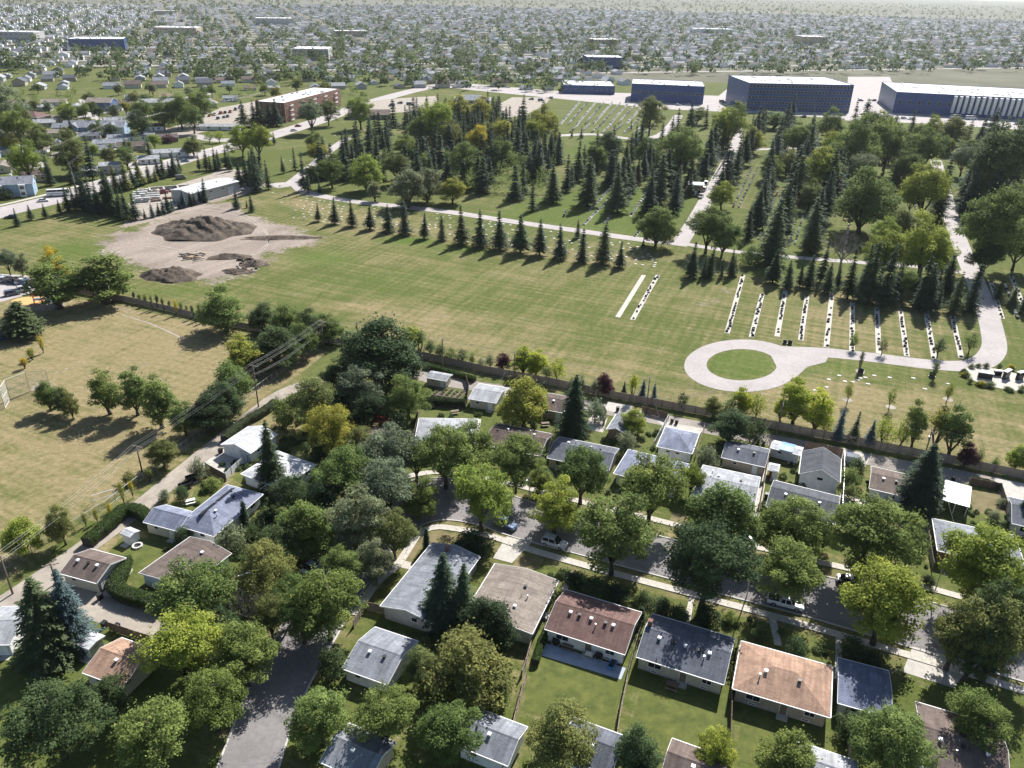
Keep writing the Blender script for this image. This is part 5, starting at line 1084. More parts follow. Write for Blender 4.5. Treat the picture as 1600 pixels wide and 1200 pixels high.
garage('garage', 'blue grey roofed garage wing beside the left alley', ((228, 816), (283, 832), (306, 800), (254, 788)), roof='ltblue', wall='cream', rise=1.2)
bh = house('bungalow', 'blue grey hip roofed bungalow with dark roof strips along the ridge', ((278, 820), (346, 842), (400, 768), (352, 757)), ridge='v', roof='ltblue', wall='white', kind='hip', rise=1.7, vents=2)
garage('garage', 'white metal roofed garage beside the left alley', ((349, 696), (393, 709), (432, 678), (384, 665)), ridge='v', roof='white', wall='white', rise=1.2, gdoor=('l', .28, 2.6, 2.1))
house('bungalow', 'white roofed house behind the dark spruce', ((384, 744), (446, 766), (486, 724), (426, 700)), ridge='v', roof='white', wall='white', kind='hip', rise=1.3, vents=1)
# north side of the street
house('bungalow', 'brown roofed bungalow half hidden behind the yellow green tree', ((538, 706), (596, 712), (626, 668), (560, 668)), ridge='u', roof='umber', wall='brown', rise=1.2, vents=1)
house('bungalow', 'pale grey hip roofed bungalow behind the street bend trees', ((646, 692), (744, 694), (748, 654), (656, 653)), roof='pale', wall='white', kind='hip', rise=1.4, vents=1)
house('bungalow', 'dark brown roofed bungalow left of the tallest dark conifer', ((763, 695), (846, 713), (862, 677), (771, 660)), roof='umber', wall='tan', rise=1.3, vents=3, vside=-1)
house('bungalow', 'dark grey roofed bungalow right of the brown one', ((858, 715), (952, 736), (967, 700), (871, 682)), roof='slate', wall='cream', rise=1.3, vents=4, vside=-1)
house('bungalow', 'blue hip roofed bungalow with white gutters mid block', ((962, 740), (1062, 766), (1076, 724), (979, 701)), roof='ltblue', wall='white', kind='hip', rise=1.5, vents=1)
house('bungalow', 'pale grey gabled bungalow behind the broad green tree', ((1082, 774), (1180, 796), (1187, 745), (1099, 726)), roof='pale', wall='white', rise=1.2, vents=2, vside=-1)
house('bungalow', 'charcoal bungalow in front of the big white gable', ((1199, 790), (1307, 820), (1311, 774), (1207, 750)), roof='dark', wall='grey', rise=1.4, vents=3)
house('bungalow', 'grey hip roofed bungalow behind the light green tree at right', ((1462, 858), (1602, 891), (1588, 836), (1460, 811)), roof='grey', wall='brick', kind='hip', rise=1.6, vents=1)
house('bungalow', 'dark roofed house at the right edge beside the alley drive', ((1580, 815), (1690, 845), (1690, 800), (1576, 777)), roof='slate', wall='grey', rise=1.3)
# outbuildings along the alley
garage('shed', 'low storage shed with two pale roof halves by the alley', ((667, 590), (699, 596), (706, 585), (671, 579)), roof='pale', wall='cream', rise=.5, eave=2.2)
garage('garage', 'pale grey garage with a lean-to by the yellowing tree', ((734, 622), (781, 632), (786, 604), (747, 600)), roof='pale', wall='cream', rise=.7)
garage('garage', 'brown roofed garage behind the yellowing tree', ((842, 638), (884, 646), (892, 620), (857, 614)), roof='umber', wall='tan', rise=1.0, vents=1)
garage('garage', 'small grey garage under the light green tree by the alley', ((950, 671), (976, 677), (990, 652), (961, 646)), roof='grey', wall='brown', rise=.8, ridge='v')
garage('garage', 'hip roofed blue garage with two small windows', ((1025, 697), (1082, 709), (1092, 677), (1041, 667)), roof='ltblue', wall='white', kind='hip', rise=1.4, wins=(('f', -.2, 1.6, .9, .5), ('f', .1, 1.6, .9, .5)))
garage('garage', 'grey gabled garage right of the hip roofed garage', ((1129, 715), (1196, 730), (1203, 702), (1135, 687)), roof='slate', wall='tan', rise=1.1, vents=2)
garage('shed', 'long white storage shed with a blue tarp on its roof', ((1205, 700), (1249, 711), (1257, 700), (1207, 687)), roof='white', wall='white', rise=.35, eave=2.3, vents=0)
garage('garden_shed', 'little red garden shed with a white roof', ((1200, 735), (1216, 738), (1219, 726), (1203, 722)), roof='white', wall='red', rise=.4, eave=2.0, gutter=False, wins=())
garage('garage', 'tall charcoal roofed garage with a white gable facing the street', ((1249, 739), (1314, 755), (1313, 716), (1253, 706)), ridge='v', roof='dark', wall='white', rise=2.0, eave=3.3, wins=(('l', 0.02, 2.9, 1.2, .7),), doors=(('l', .3, 'trim', .9, 2.0, .08),))
garage('garage', 'tan brown roofed garage left of the wide dark spruce', ((1360, 763), (1412, 776), (1424, 742), (1359, 728)), roof='brown', wall='white', rise=1.0, vents=2, wins=(('f', .25, 1.5, 1.3, .7),))
# extras on some buildings
w_ = MB(); 
for i, (y0, y1) in enumerate(((-.32, -.02), (.02, .34))):
    c, rz, w, d = rect_of((278, 820), (346, 842), (400, 768), (352, 757), E)
    sl = 1.7 / (w / 2); b = MB(); L = d
    ya, yb = y0 * L, y1 * L; pr = [(-.2, 4.42), (-1.2, 4.42 - 1.0 * sl)]
    b.add([(ya, .25, E + 1.7 - .25 * sl + .06), (yb, .25, E + 1.7 - .25 * sl + .06), (yb, 1.25, E + 1.7 - 1.25 * sl + .06), (ya, 1.25, E + 1.7 - 1.25 * sl + .06),
           (ya, .25, E + 1.7 - .25 * sl + .01), (yb, .25, E + 1.7 - .25 * sl + .01), (yb, 1.25, E + 1.7 - 1.25 * sl + .01), (ya, 1.25, E + 1.7 - 1.25 * sl + .01)],
          [(0, 1, 2, 3), (7, 6, 5, 4), (0, 4, 5, 1), (1, 5, 6, 2), (2, 6, 7, 3), (3, 7, 4, 0)]); b.build('solar_panel', M['black'], bh)
# carport with ribbed white roof
c, rz, w, d = rect_of((1471, 781), (1519, 794), (1514, 762), (1477, 752), 2.5)
cp = thing('carport', 'open carport with ribbed white metal roof beside the wide dark spruce', 'carport', (c[0], c[1], 0), rz)
n = 7; pm = MB(); pm.box((0, 0, 0), (w, d / n - .05, .06)); pm = pm.mesh('roof_panel', M['metalw']); rm = MB(); rm.box((0, 0, 0), (w * .9, .08, .05)); rm = rm.mesh('rib', M['trim'])
for i in range(n):
    o = put('roof_panel', pm, cp, (0, -d / 2 + d / n * (i + .5), 2.5 + i * .05)); put('rib', rm, o, (0, d / n / 2, .05))
for x in (-w / 2 + .3, 0, w / 2 - .3):
    for y in (-d / 2 + .4, d / 2 - .4): b = MB(); b.box((x, y, 1.22), (.14, .14, 2.44 + (y + d / 2) / d * .3)); b.build('post', M['trim'], cp)
b = MB(); b.box((-w / 2 + .25, 0, 1.2), (.1, d - .9, 2.3)); b.build('side_wall', M['w_white'], cp)
# greenhouse
c = P(1329, 722)[:2]; gh = thing('greenhouse', 'little white framed greenhouse by the alley right of the tall garage', 'greenhouse', (c[0], c[1], 0), math.radians(-22))
b = MB(); b.box((0, 0, .2), (2.4, 1.8, .4)); b.build('base', M['foundation'], gh)
for x in (-1.1, -.37, .37, 1.1):
    b = MB(); b.tube([(x, -.85, .4), (x, -.85, 1.7), (x, 0, 2.3), (x, .85, 1.7), (x, .85, .4)], [.05] * 5, 4); b.build('frame_hoop', M['trim'], gh)
pane = MB(); pane.box((0, 0, 0), (.66, .98, .02)); pane = pane.mesh('pane', M['metalw'])
for x in (-.73, 0, .73):
    for s in (-1, 1):
        o = put('pane', pane, gh, (x, s * .44, 2.02)); o.rotation_euler = (-s * .61, 0, 0)
        b = MB(); b.box((x, s * .84, 1.05), (.66, .03, 1.26)); b.build('pane', M['metalw'], gh)
# tarp on the white shed
c, rz, w, d = rect_of((1205, 700), (1249, 711), (1257, 700), (1207, 687), 2.3)
b = MB()
for i in range(9):
    for j in range(5): b.v.append((-.2 * w + i * w * .055, -d * .5 + j * d * .25, 2.78 - abs(j - 2) * .155 + rnd.uniform(0, .05)))
for i in range(8):
    for j in range(4): b.f.append((i * 5 + j, i * 5 + 5 + j, i * 5 + 6 + j, i * 5 + 1 + j)); b.m.append(0)
o = b.build('tarpaulin', M['bluetarp'], fix=False); o.location = (c[0], c[1], .03); o.rotation_euler = (0, 0, rz); tag(o, 'wrinkled blue tarpaulin lying over the roof of the long white shed', 'tarp')
# white shed, fire pit on the lawn
c, rz, w, d = rect_of((190, 835), (206, 842), (216, 826), (200, 820), 2.0)
building('garden_shed', 'small white shed inside the hedged lawn at lower left', 'shed', (c, rz, 2.4, 2.2), 1.9, .35, 'u', 'gable', 'white', 'white', .12, gutter=False, pipe=False, found=False, doors=(('f', 0, 'trim', .9, 1.6, .05),))
def ring(name, label, cat, pos, r, h, m, n=14, inner=.7):
    t = thing(name, label, cat, (pos[0], pos[1], 0))
    for i in range(n):
        a = 2 * math.pi * i / n; b = MB(); b.box((math.cos(a) * r, math.sin(a) * r, h / 2), (.28, 2 * math.pi * r / n * .9, h), a); b.build('stone', m, t)
    b = MB(); b.tube([(0, 0, .01), (0, 0, .06)], [r * .88, r * .88], 16); b.build('ash_bed', M['soil'], t); return t
ring('fire_pit', 'round pale stone fire pit on the hedged lawn', 'fire pit', P(215, 854), .75, .35, M['stone_pale'])

# ---- far left houses, works building, apartments and commercial blocks
FG = 'houses beyond the main street at upper left'
WF = (('f', -.28, 1.7, 1.6, 1.1), ('f', .25, 1.7, 1.4, 1.1), ('l', 0, 1.7, 1.2, 1.0), ('r', 0, 1.7, 1.2, 1.0))
W2 = WF + (('f', -.28, 4.3, 1.4, 1.1), ('f', .25, 4.3, 1.4, 1.1), ('r', .1, 4.3, 1.2, 1.0), ('l', .1, 4.3, 1.2, 1.0))
def far_house(name, label, cx, cy, w, d, rz, **k):
    k.setdefault('eave', 2.8); k.setdefault('wins', WF); k.setdefault('vents', 1); k.setdefault('doors', (('f', 0),))
    p = P(cx, cy, k['eave']); return building(name, label, 'house', (np.array(p[:2]), math.radians(rz), w, d), group=FG, **k)
bt = far_house('townhouse', 'two storey light blue townhouse with white bay windows at the left edge', 18, 284, 18, 11, 22, eave=5.6, rise=2.4, roof='grey', wall='blue', wins=W2, vents=2)
for x in (-4.5, 4.5):
    b = MB(); b.box((x, -5.6, 2.6), (2.4, 1.4, 5.2)); b.box((x, -5.6, 5.3), (2.7, 1.7, .3)); o = b.build('bay', M['w_white'], bt)
    for z in (1.5, 4.1): q = MB(); q.box((x, -6.32, z), (1.6, .06, 1.3)); q.build('pane', M['glass'], o)
for x in (-5, 0): b = MB(); b.box((x, 1.5, 7.6), (.9, .9, 2.2)); b.build('chimney', M['w_white'], bt)
far_house('house', 'yellow walled house with brown roof beside the townhouse', 55, 270, 13, 10, 24, roof='brown', wall='yellow', rise=2.0, eave=3.4)
far_house('house', 'large house with red brown hip roofs at far left', 48, 180, 20, 14, -10, eave=5.4, rise=2.6, roof='redbrown', wall='tan', kind='hip', wins=W2)
far_house('house', 'long pale roofed house below the red brown roofs', 76, 206, 26, 10, 20, roof='tan', wall='cream', rise=1.6)
gb = far_house('apartment_house', 'blue house with a row of gables and grey roof', 150, 196, 36, 14, 10, eave=5.2, rise=3.0, roof='grey', wall='blue', wins=W2, vents=2)
for x in (-11, 0, 11):
    b = MB(); b.extrude_y([(x - 3.2, 5.0), (x + 3.2, 5.0), (x, 7.6)], -8.6, -1.5); o = b.build('gable', M['r_grey'], gb)
    b = MB(); b.extrude_y([(x - 2.9, 2.0), (x + 2.9, 2.0), (x + 2.9, 5.02), (x, 7.3), (x - 2.9, 5.02)], -8.5, -6.6); b.build('gable_wall', M['w_blue'], o)
far_house('house', 'pale blue walled house left of the gabled blue house', 100, 197, 12, 10, 14, eave=4.8, rise=1.8, roof='grey', wall='blue', wins=W2)
far_house('row_garage', 'long low grey roofed garage row beyond the bungalows', 205, 212, 26, 9, 22, roof='grey', wall='white', rise=1.2)
far_house('bungalow', 'grey roofed bungalow left of the white bungalow', 172, 221, 18, 10, 22, roof='grey', wall='white', rise=1.4)
far_house('bungalow', 'white walled bungalow with pale roof beside the main street', 264, 236, 20, 9, 24, roof='pale', wall='white', rise=1.3)
far_house('bungalow', 'small white bungalow left of the pale roofed one', 232, 246, 11, 9, 24, roof='pale', wall='white', rise=1.2)
far_house('bungalow', 'white roofed bungalow at the left edge behind bright tree', 12, 232, 16, 10, 20, roof='pale', wall='white', rise=1.4)
far_house('bungalow', 'grey roofed bungalow behind the olive spreading tree', 122, 230, 16, 9, 22, roof='grey', wall='white', rise=1.3)
far_house('bungalow', 'pale bungalow under the tallest street spruce', 132, 264, 12, 9, 22, roof='pale', wall='grey', rise=1.3)
far_house('bungalow', 'small grey house right of the tallest street spruce', 172, 256, 10, 9, 22, roof='pale', wall='grey', rise=1.1, eave=4)
far_house('bungalow', 'low brown roof right of the far garage row', 262, 213, 12, 8, 22, roof='brown', wall='brown', rise=1.5)
far_house('house', 'dark blue walled house at the top edge on the left', 158, 158, 18, 14, 5, eave=6, rise=2.5, roof='tan', wall='dkblue', wins=W2)
far_house('house', 'long pale roofed block beyond the trees at top left', 275, 158, 50, 12, 16, eave=5, rise=2.0, roof='pale', wall='teal', wins=W2, vents=4)
far_house('bungalow', 'cream roofed bungalow behind the green trees at far left', 95, 183, 16, 9, 10, roof='tan', wall='cream', rise=1.3)
far_house('bungalow', 'pale roof near the top left corner', 60, 166, 18, 9, 10, roof='pale', wall='grey', rise=1.3)
far_house('bungalow', 'pale roof at the left edge near the top', 10, 205, 16, 9, 12, roof='tan', wall='grey', rise=1.3)
far_house('garage', 'low white gabled shed at the edge of the upper car park', 345, 196, 26, 8, 6, roof='pale', wall='white', rise=1.0, eave=2.6)
far_house('chalet', 'wide brown roofed office at the edge of the left wood', 577, 177, 30, 16, 12, roof='brown', wall='brown', rise=2.6, eave=3.2)
far_house('chalet', 'grey hip roofed hall at the back of the left wood', 738, 154, 30, 20, 0, roof='grey', wall='tan', rise=3, kind='hip', eave=3.5)
building('works_building', 'long works building with white low pitched roof beside the dirt lot', 'building', rect_of((274, 299), (308, 304), (364, 282), (333, 276), 5.0), 5.0, .9, 'v', 'gable', 'white', 'grey', .3, wins=(('f', -.35, 3.6, 1.6, .8), ('f', -.1, 3.6, 1.6, .8), ('f', .15, 3.6, 1.6, .8)), doors=(('f', -.22), ('l', .2)), gdoor=('f', .32, 4, 3.6), pipe=False, vents=2, found=False)
# brick apartments
def block(name, label, cat, c, rz, w, d, h, wm, rm, rows, cols, parapet=.5, ww=1.6, wh=1.3, sides=('f', 'l', 'r'), balc=False, group=None):
    t = thing(name, label, cat, (c[0], c[1], 0), rz, group)
    b = MB(); b.box((0, 0, h / 2), (w, d, h)); b.build('wall', M[wm], t)
    b = MB(); b.box((0, 0, h + .06), (w - .5, d - .5, .12)); ro = b.build('roof', M[rm], t)
    for c_, s_ in (((0, -d / 2 + .12, h + parapet / 2), (w, .24, parapet)), ((0, d / 2 - .12, h + parapet / 2), (w, .24, parapet)), ((-w / 2 + .12, 0, h + parapet / 2), (.24, d - .48, parapet)), ((w / 2 - .12, 0, h + parapet / 2), (.24, d - .48, parapet))):
        b = MB(); b.box(c_, s_); b.build('parapet', M[wm], t)
    for _ in range(int(w * d / 90) + 1):
        b = MB(); s = rnd.uniform(.5, 1.6); b.box((rnd.uniform(-w * .42, w * .42), rnd.uniform(-d * .4, d * .4), h + .1 + s * .35), (s, s * 1.2, s * .7)); b.build('roof_unit', M['galv'], ro)
    fm = MB(); fm.box((0, -.03, 0), (ww, .08, wh)); fm = fm.mesh('window', M['trim']); pm = MB(); pm.box((0, -.05, 0), (ww - .16, .08, wh - .16)); pm = pm.mesh('pane', M['glass'])
    for sd_ in sides:
        L = w if sd_ in 'fb' else d; nc = cols if sd_ in 'fb' else max(2, int(cols * d / w))
        for r in range(rows):
            z = h / rows * (r + .55)
            for k in range(nc):
                s = -L / 2 + L * (k + .5) / nc; off = {'f': (s, -d / 2, 0), 'l': (-w / 2, -s, -math.pi / 2), 'r': (w / 2, s, math.pi / 2), 'b': (-s, d / 2, math.pi)}[sd_]
                o = put('window', fm, t, (off[0], off[1], z), off[2]); put('pane', pm, o)
                if balc and k % 3 == 1 and sd_ == 'f':
                    q = MB(); q.box((s, -d / 2 - .65, z - .95), (3.2, 1.3, .15)); bo = q.build('balcony', M['w_white'], t); q = MB(); q.box((s, -d / 2 - 1.28, z - .4), (3.2, .06, 1.0)); q.build('railing', M['trim'], bo)
    return t
a = P(387, 191)[:2]; b_ = P(447, 192)[:2]; e_ = P(533, 166)[:2]
v = e_ - b_; L = np.linalg.norm(v); rz = math.atan2(v[1], v[0]); u = unit(v); nn = np.array([-u[1], u[0]])
c = b_ + u * L / 2 + nn * 11
block('apartment_block', 'four storey brick apartment block with white flat roof and balconies', 'building', c, rz, L, 22, 12.6, 'brick', 'membrane', 4, 15, balc=True)
# commercial blocks across the arterial road
def block_px(name, label, l, r, h, depthm, wm, rm, rows, cols, **k):
    a = P(*l)[:2]; b = P(*r)[:2]; v = b - a; u = unit(v); n_ = np.array([-u[1], u[0]]); c = (a + b) / 2 + n_ * depthm / 2
    return block(name, label, 'building', c, math.atan2(v[1], v[0]), np.linalg.norm(v), depthm, h, wm, rm, rows, cols, **k)
block_px('office_block', 'long blue panelled commercial building at the top, left of the car park', (1165, 173), (1326, 176), 21, 60, 'bluepanel', 'membrane', 5, 30, sides=('f',), ww=2.2, wh=1.8)
block_px('office_block', 'low dark blue commercial building beyond the far grave field', (985, 158), (1098, 163), 14, 40, 'bluepanel', 'membrane', 1, 16, sides=('f',), ww=2.4, wh=1.8)
wb = block_px('warehouse', 'grey warehouse with white vertical fins at the top right', (1394, 176), (1680, 192), 16, 80, 'bluepanel', 'membrane', 1, 18, sides=('f',), ww=2.4, wh=3)
W_ = wb.children[0].dimensions.x if False else np.linalg.norm(P(1680, 192)[:2] - P(1394, 176)[:2])
for i in range(22):
    b = MB(); b.extrude_x([(-41.6, 2.5), (-40.02, 2.5), (-40.02, 15.6), (-43.6, 15.6)], -W_ * .18 + i * W_ * .031, -W_ * .18 + i * W_ * .031 + 2.2); b.build('fin', M['w_white'], wb)
block_px('warehouse', 'dark low warehouse behind the far left end of the arterial road', (880, 146), (960, 148), 7, 40, 'bluepanel', 'membrane', 1, 10, sides=('f',))
# kiosk in the cemetery
c = P(1086, 303)[:2]; kt = thing('kiosk', 'small dark flat roofed kiosk beside the straight cemetery road', 'kiosk', (c[0], c[1], 0), math.radians(-10))
b = MB(); b.box((0, 0, 2.4), (6.4, 5.6, 4.8)); b.build('wall', M['w_brown'], kt); b = MB(); b.box((0, 0, 4.95), (7.6, 6.8, .3)); b.build('roof', M['membrane'], kt)
for x in (-1.8, 1.8): b = MB(); b.box((x, -2.83, 1.9), (1.4, .08, 1.6)); o = b.build('window', M['trim'], kt); b = MB(); b.box((x, -2.88, 1.9), (1.2, .06, 1.4)); b.build('pane', M['glass'], o)
b = MB(); b.box((0, -2.83, 1.1), (1.1, .08, 2.2)); b.build('door', M['trim'], kt)

# more houses packed in the streets at upper left
rr = random.Random(5); spots = [(30, 160), (85, 158), (120, 166), (12, 180), (70, 190), (215, 178), (185, 186), (240, 196), (140, 210), (28, 215), (60, 232), (95, 222), (150, 232), (205, 226), (5, 258), (190, 160), (235, 160), (330, 160), (310, 170), (110, 205), (-20, 200), (-25, 240), (360, 152), (260, 150), (205, 150)]
RC = ['grey', 'pale', 'brown', 'slate', 'tan', 'redbrown', 'pale']; WC = ['white', 'cream', 'grey', 'tan', 'blue', 'white']
for i, (x, y) in enumerate(spots):
    p = P(x, y, 2.8); c2 = rr.choice(RC); w2 = rr.choice(WC)
    for q in [o_ for o_ in scn.objects if o_.get('group') == 'garden trees among the far left houses' and (o_.location.x - p[0]) ** 2 + (o_.location.y - p[1]) ** 2 < 49]: q.location.x += 9; q.location.y += 5
    far_house('bungalow', f'{w2} walled bungalow with {c2} roof among trees at upper left, {ORD[i]} of its kind', x, y, rr.uniform(12, 18), rr.uniform(8, 10), 22 + rr.choice([0, 90, -4]), roof=c2, wall=w2, rise=rr.uniform(1.3, 1.9), vents=1)

for x, y, rc, wc, lab in ((925, 1165, 'slate', 'white', 'dark roofed garage at the bottom edge below the red brown house'), (1085, 1200, 'brown', 'cream', 'brown roofed garage at the bottom edge below the charcoal house'), (770, 1150, 'grey', 'white', 'grey roofed garage at the bottom edge below the tan roof'), (1290, 1205, 'pale', 'grey', 'pale roofed garage at the bottom edge right of the orange roof'), (560, 1175, 'grey', 'cream', 'grey roofed house corner at the bottom edge beside the street')):
    p = P(x, y, 2.45); building('garage', lab, 'garage', (np.array(p[:2]), math.radians(-23), 7.2, 6.4), 2.45, 1.2, 'u', 'gable', rc, wc, .35, wins=WIN_G, found=False, pipe=False, vents=1, doors=(('b', .3, 'trim', .9, 2.0, .08),))

# shrubs and ground cover in the near gardens, clear of roofs and paving
rg = np.random.default_rng(51)
zones = [G(z) for z in ([(600, 735), (690, 725), (760, 736), (1190, 845), (1600, 945), (1600, 800), (1300, 722), (960, 662), (690, 612), (575, 610)], [(215, 960), (350, 985), (430, 900), (480, 800), (580, 735), (575, 610), (440, 650), (300, 760)], [(600, 960), (660, 850), (880, 890), (1400, 1035), (1400, 1060), (860, 910), (720, 860), (700, 1040), (600, 1060)])]
SL = np.array(LA + LB); C = []; N = []; T = []; k = 0
while k < 330:
    z = zones[rg.integers(0, 3)]; z = np.array(z); q = rg.uniform(z.min(0), z.max(0))
    if poly_sdf(q[None], z)[0] > -1: continue
    if ((SL - q) ** 2).sum(1).min() < 16: continue
    bad = False; edge = 99
    for c, rz, w, d in BLD:
        e = q - c; a_ = abs(e[0] * math.cos(rz) + e[1] * math.sin(rz)) - w / 2; b2 = abs(-e[0] * math.sin(rz) + e[1] * math.cos(rz)) - d / 2
        if max(a_, b2) < .5: bad = True; break
        edge = min(edge, max(a_, b2))
    if bad or (edge > 2.2 and rg.uniform() < .72): continue
    for _ in range(rg.integers(1, 4)):
        r = rg.uniform(.35, .95); m_ = int(230 * r * r) + 40; p0 = q + rg.normal(size=2) * .8; d = unit(rg.normal(size=(m_, 3))); d[:, 2] = np.abs(d[:, 2])
        C.append(np.array([p0[0], p0[1], .1]) + d * (r * rg.uniform(.6, 1, m_))[:, None] * np.array([1, 1, rg.uniform(.8, 1.6)])); N.append(unit(d + rg.normal(size=(m_, 3)) * .4 + [0, 0, .5])); T.append(np.full(m_, rg.uniform(0, .8)) + rg.normal(size=m_) * .15)
    k += 1
C = np.concatenate(C); a, b = leaf_frame(rg, np.concatenate(N), .15)
stuff(put('garden_undergrowth', quads_mesh('garden_undergrowth', C, a, b, np.concatenate(T), M['leaf']), None, color=(.075, .11, .04)), 'low shrubs and ground cover growing through the near gardens', 'shrubs')
# ------------------------------------------------------------------ fences
def fence(name, label, pts, h=1.7, panel=2.4, m='fencepanel', post='wood', thick=.05, group=None, cap=False):
    L = [np.array(q) for q in G(pts)]; s = np.r_[0, np.cumsum([np.linalg.norm(L[i + 1] - L[i]) for i in range(len(L) - 1)])]
    n = max(1, round(s[-1] / panel)); R = resample(L, n + 1); o = R[0]
    t = thing(name, label, 'fence', (o[0], o[1], 0), 0, group)
    pm = MB(); nb = 6
    for k in range(nb): pm.box((-.5 + (k + .5) / nb, (k % 2) * .012 - .006, h / 2 + .04), (1 / nb - .012, thick, h - rnd.uniform(0, .02)))
    pm.box((0, thick, h * .2), (.98, .06, .09)); pm.box((0, thick, h * .85), (.98, .06, .09))
    pm = pm.mesh('fence_panel', M[m]); qm = MB(); qm.box((0, 0, (h + .12) / 2), (.12, .12, h + .12)); qm = qm.mesh('post', M[post])
    for i in range(n):
        a, b = R[i] - o, R[i + 1] - o; c = (a + b) / 2; d = b - a; l_ = np.linalg.norm(d)
        q = put('fence_panel', pm, t, (c[0], c[1], rnd.uniform(-.02, .02)), math.atan2(d[1], d[0]), (l_ - .12, 1, rnd.uniform(.985, 1.015)))
    for p in R: put('post', qm, t, (p[0] - o[0], p[1] - o[1], 0))
    return t
fence('cemetery_fence', 'long brown board fence between the cemetery lawn and the back alley', [(520, 537), (590, 545), (660, 560), (760, 583), (857, 601), (975, 626), (1122, 653), (1280, 684), (1392, 706), (1480, 723), (1600, 749), (1760, 785)], 2.0, 2.6, 'fencepanel')
fence('field_fence', 'brown board fence between the dry school field and the mown field', [(-60, 436), (60, 447), (120, 458), (200, 472), (270, 488), (350, 508), (440, 524), (520, 537)], 1.8, 2.8, 'fencepanel')
FN = 'garden fences between the lots'
for lab, pts, mm in (('pale board fence left of the pale hip roofed bungalow', [(645, 700), (650, 672), (657, 640)], 'wood'), ('board fence round the yard before the grey corner bungalow', [(553, 982), (572, 950), (605, 962)], 'wood'),
        ('white vinyl fence below the white garage', [(353, 750), (372, 732), (392, 716)], 'metalw'), ('brown board fence at the white garage drive', [(322, 734), (340, 744), (354, 752)], 'wood_red'), ('white fence left of the hip roofed garage', [(1021, 700), (1033, 677), (1044, 656)], 'metalw'),
        ('dark board fence on the alley left of the hip roofed garage', [(1003, 645), (1024, 650), (1044, 656)], 'wood_red'), ('board fence along the lot line left of the charcoal bungalow', [(1203, 696), (1198, 730), (1190, 775), (1184, 808)], 'wood'), ('board fence right of the hip roofed garage', [(1100, 672), (1094, 692), (1086, 718)], 'wood'),
        ('tan board fence right of the dry lawn', [(1562, 766), (1572, 798), (1586, 836)], 'wood'), ('dark slat fence behind the dry lawn', [(1514, 757), (1538, 762), (1562, 766)], 'wood_red'), ('grey fence right of the tall white gable', [(1317, 716), (1317, 750), (1314, 800)], 'galv'), ('board fence between the red brown and charcoal bungalows', [(980, 1062), (992, 1015), (1002, 984)], 'wood'),
        ('board fence right of the charcoal bungalow', [(1140, 1090), (1148, 1040), (1152, 1010)], 'wood_red'), ('board fence of the kitchen garden', [(727, 592), (733, 612), (730, 630)], 'wood_red'), ('grey fence between kitchen garden and willow corner', [(655, 588), (652, 610), (650, 632)], 'wood'), ('board fence right of the bungalow roofs hidden by olive tree', [(1447, 830), (1452, 868), (1456, 890)], 'wood'),
        ('board fence behind the small grey garage', [(936, 640), (948, 648), (944, 664)], 'wood_red'), ('low fence below the tan roofed bungalow', [(830, 1010), (822, 1040), (815, 1060)], 'wood'), ('lot line fence running down from the charcoal bungalow', [(980, 1062), (968, 1120), (955, 1215)], 'wood'), ('lot line fence running down right of the charcoal bungalow', [(1142, 1090), (1140, 1150), (1136, 1225)], 'wood_red'), ('lot line fence running down left of the red brown bungalow', [(822, 1062), (806, 1120), (785, 1210)], 'wood'), ('lot line fence running down right of the orange roof', [(1312, 1065), (1322, 1140), (1330, 1225)], 'wood'), ('fence along the gravel lane below the orange garage', [(172, 985), (205, 996), (236, 1006)], 'wood_red'), ('alley fence right of the grey gabled garage', [(1258, 700), (1290, 706), (1315, 712)], 'wood_red')):
    fence('board_fence', lab, pts, 1.65, 2.2, mm, group=FN)
# chain link fence along the school field
L = resample([np.array(q) for q in G([(-20, 905), (60, 858), (170, 790), (250, 728), (330, 668), (400, 612), (470, 560), (515, 530)])], 56); o = L[0]
t = thing('chain_link_fence', 'low chain link fence with steel posts between dry field and left alley', 'fence', (o[0], o[1], 0))
pm = MB(); pm.tube([(0, 0, 0), (0, 0, 1.5)], [.05, .05], 6); pm = pm.mesh('post', M['galv'])
for p in L: put('post', pm, t, (p[0] - o[0], p[1] - o[1], 0))
b = MB()
for z in (1.48, .08): b.tube([(p[0] - o[0], p[1] - o[1], z) for p in L], [.03] * len(L), 4, caps=False)
b.build('rail', M['galv'], t)
b = MB()
for i in range(len(L) - 1):
    A, B = L[i] - o, L[i + 1] - o
    for k in range(8):
        for s in (0, 1):
            p = A + (B - A) * (k / 8); q = A + (B - A) * min(1, (k + 1) / 8); b.tube([(*p, .1 if s else 1.46), (*q, 1.46 if s else .1)], [.008, .008], 3, caps=False)
stuff(b.build('wire_mesh', M['darkwire'], t))

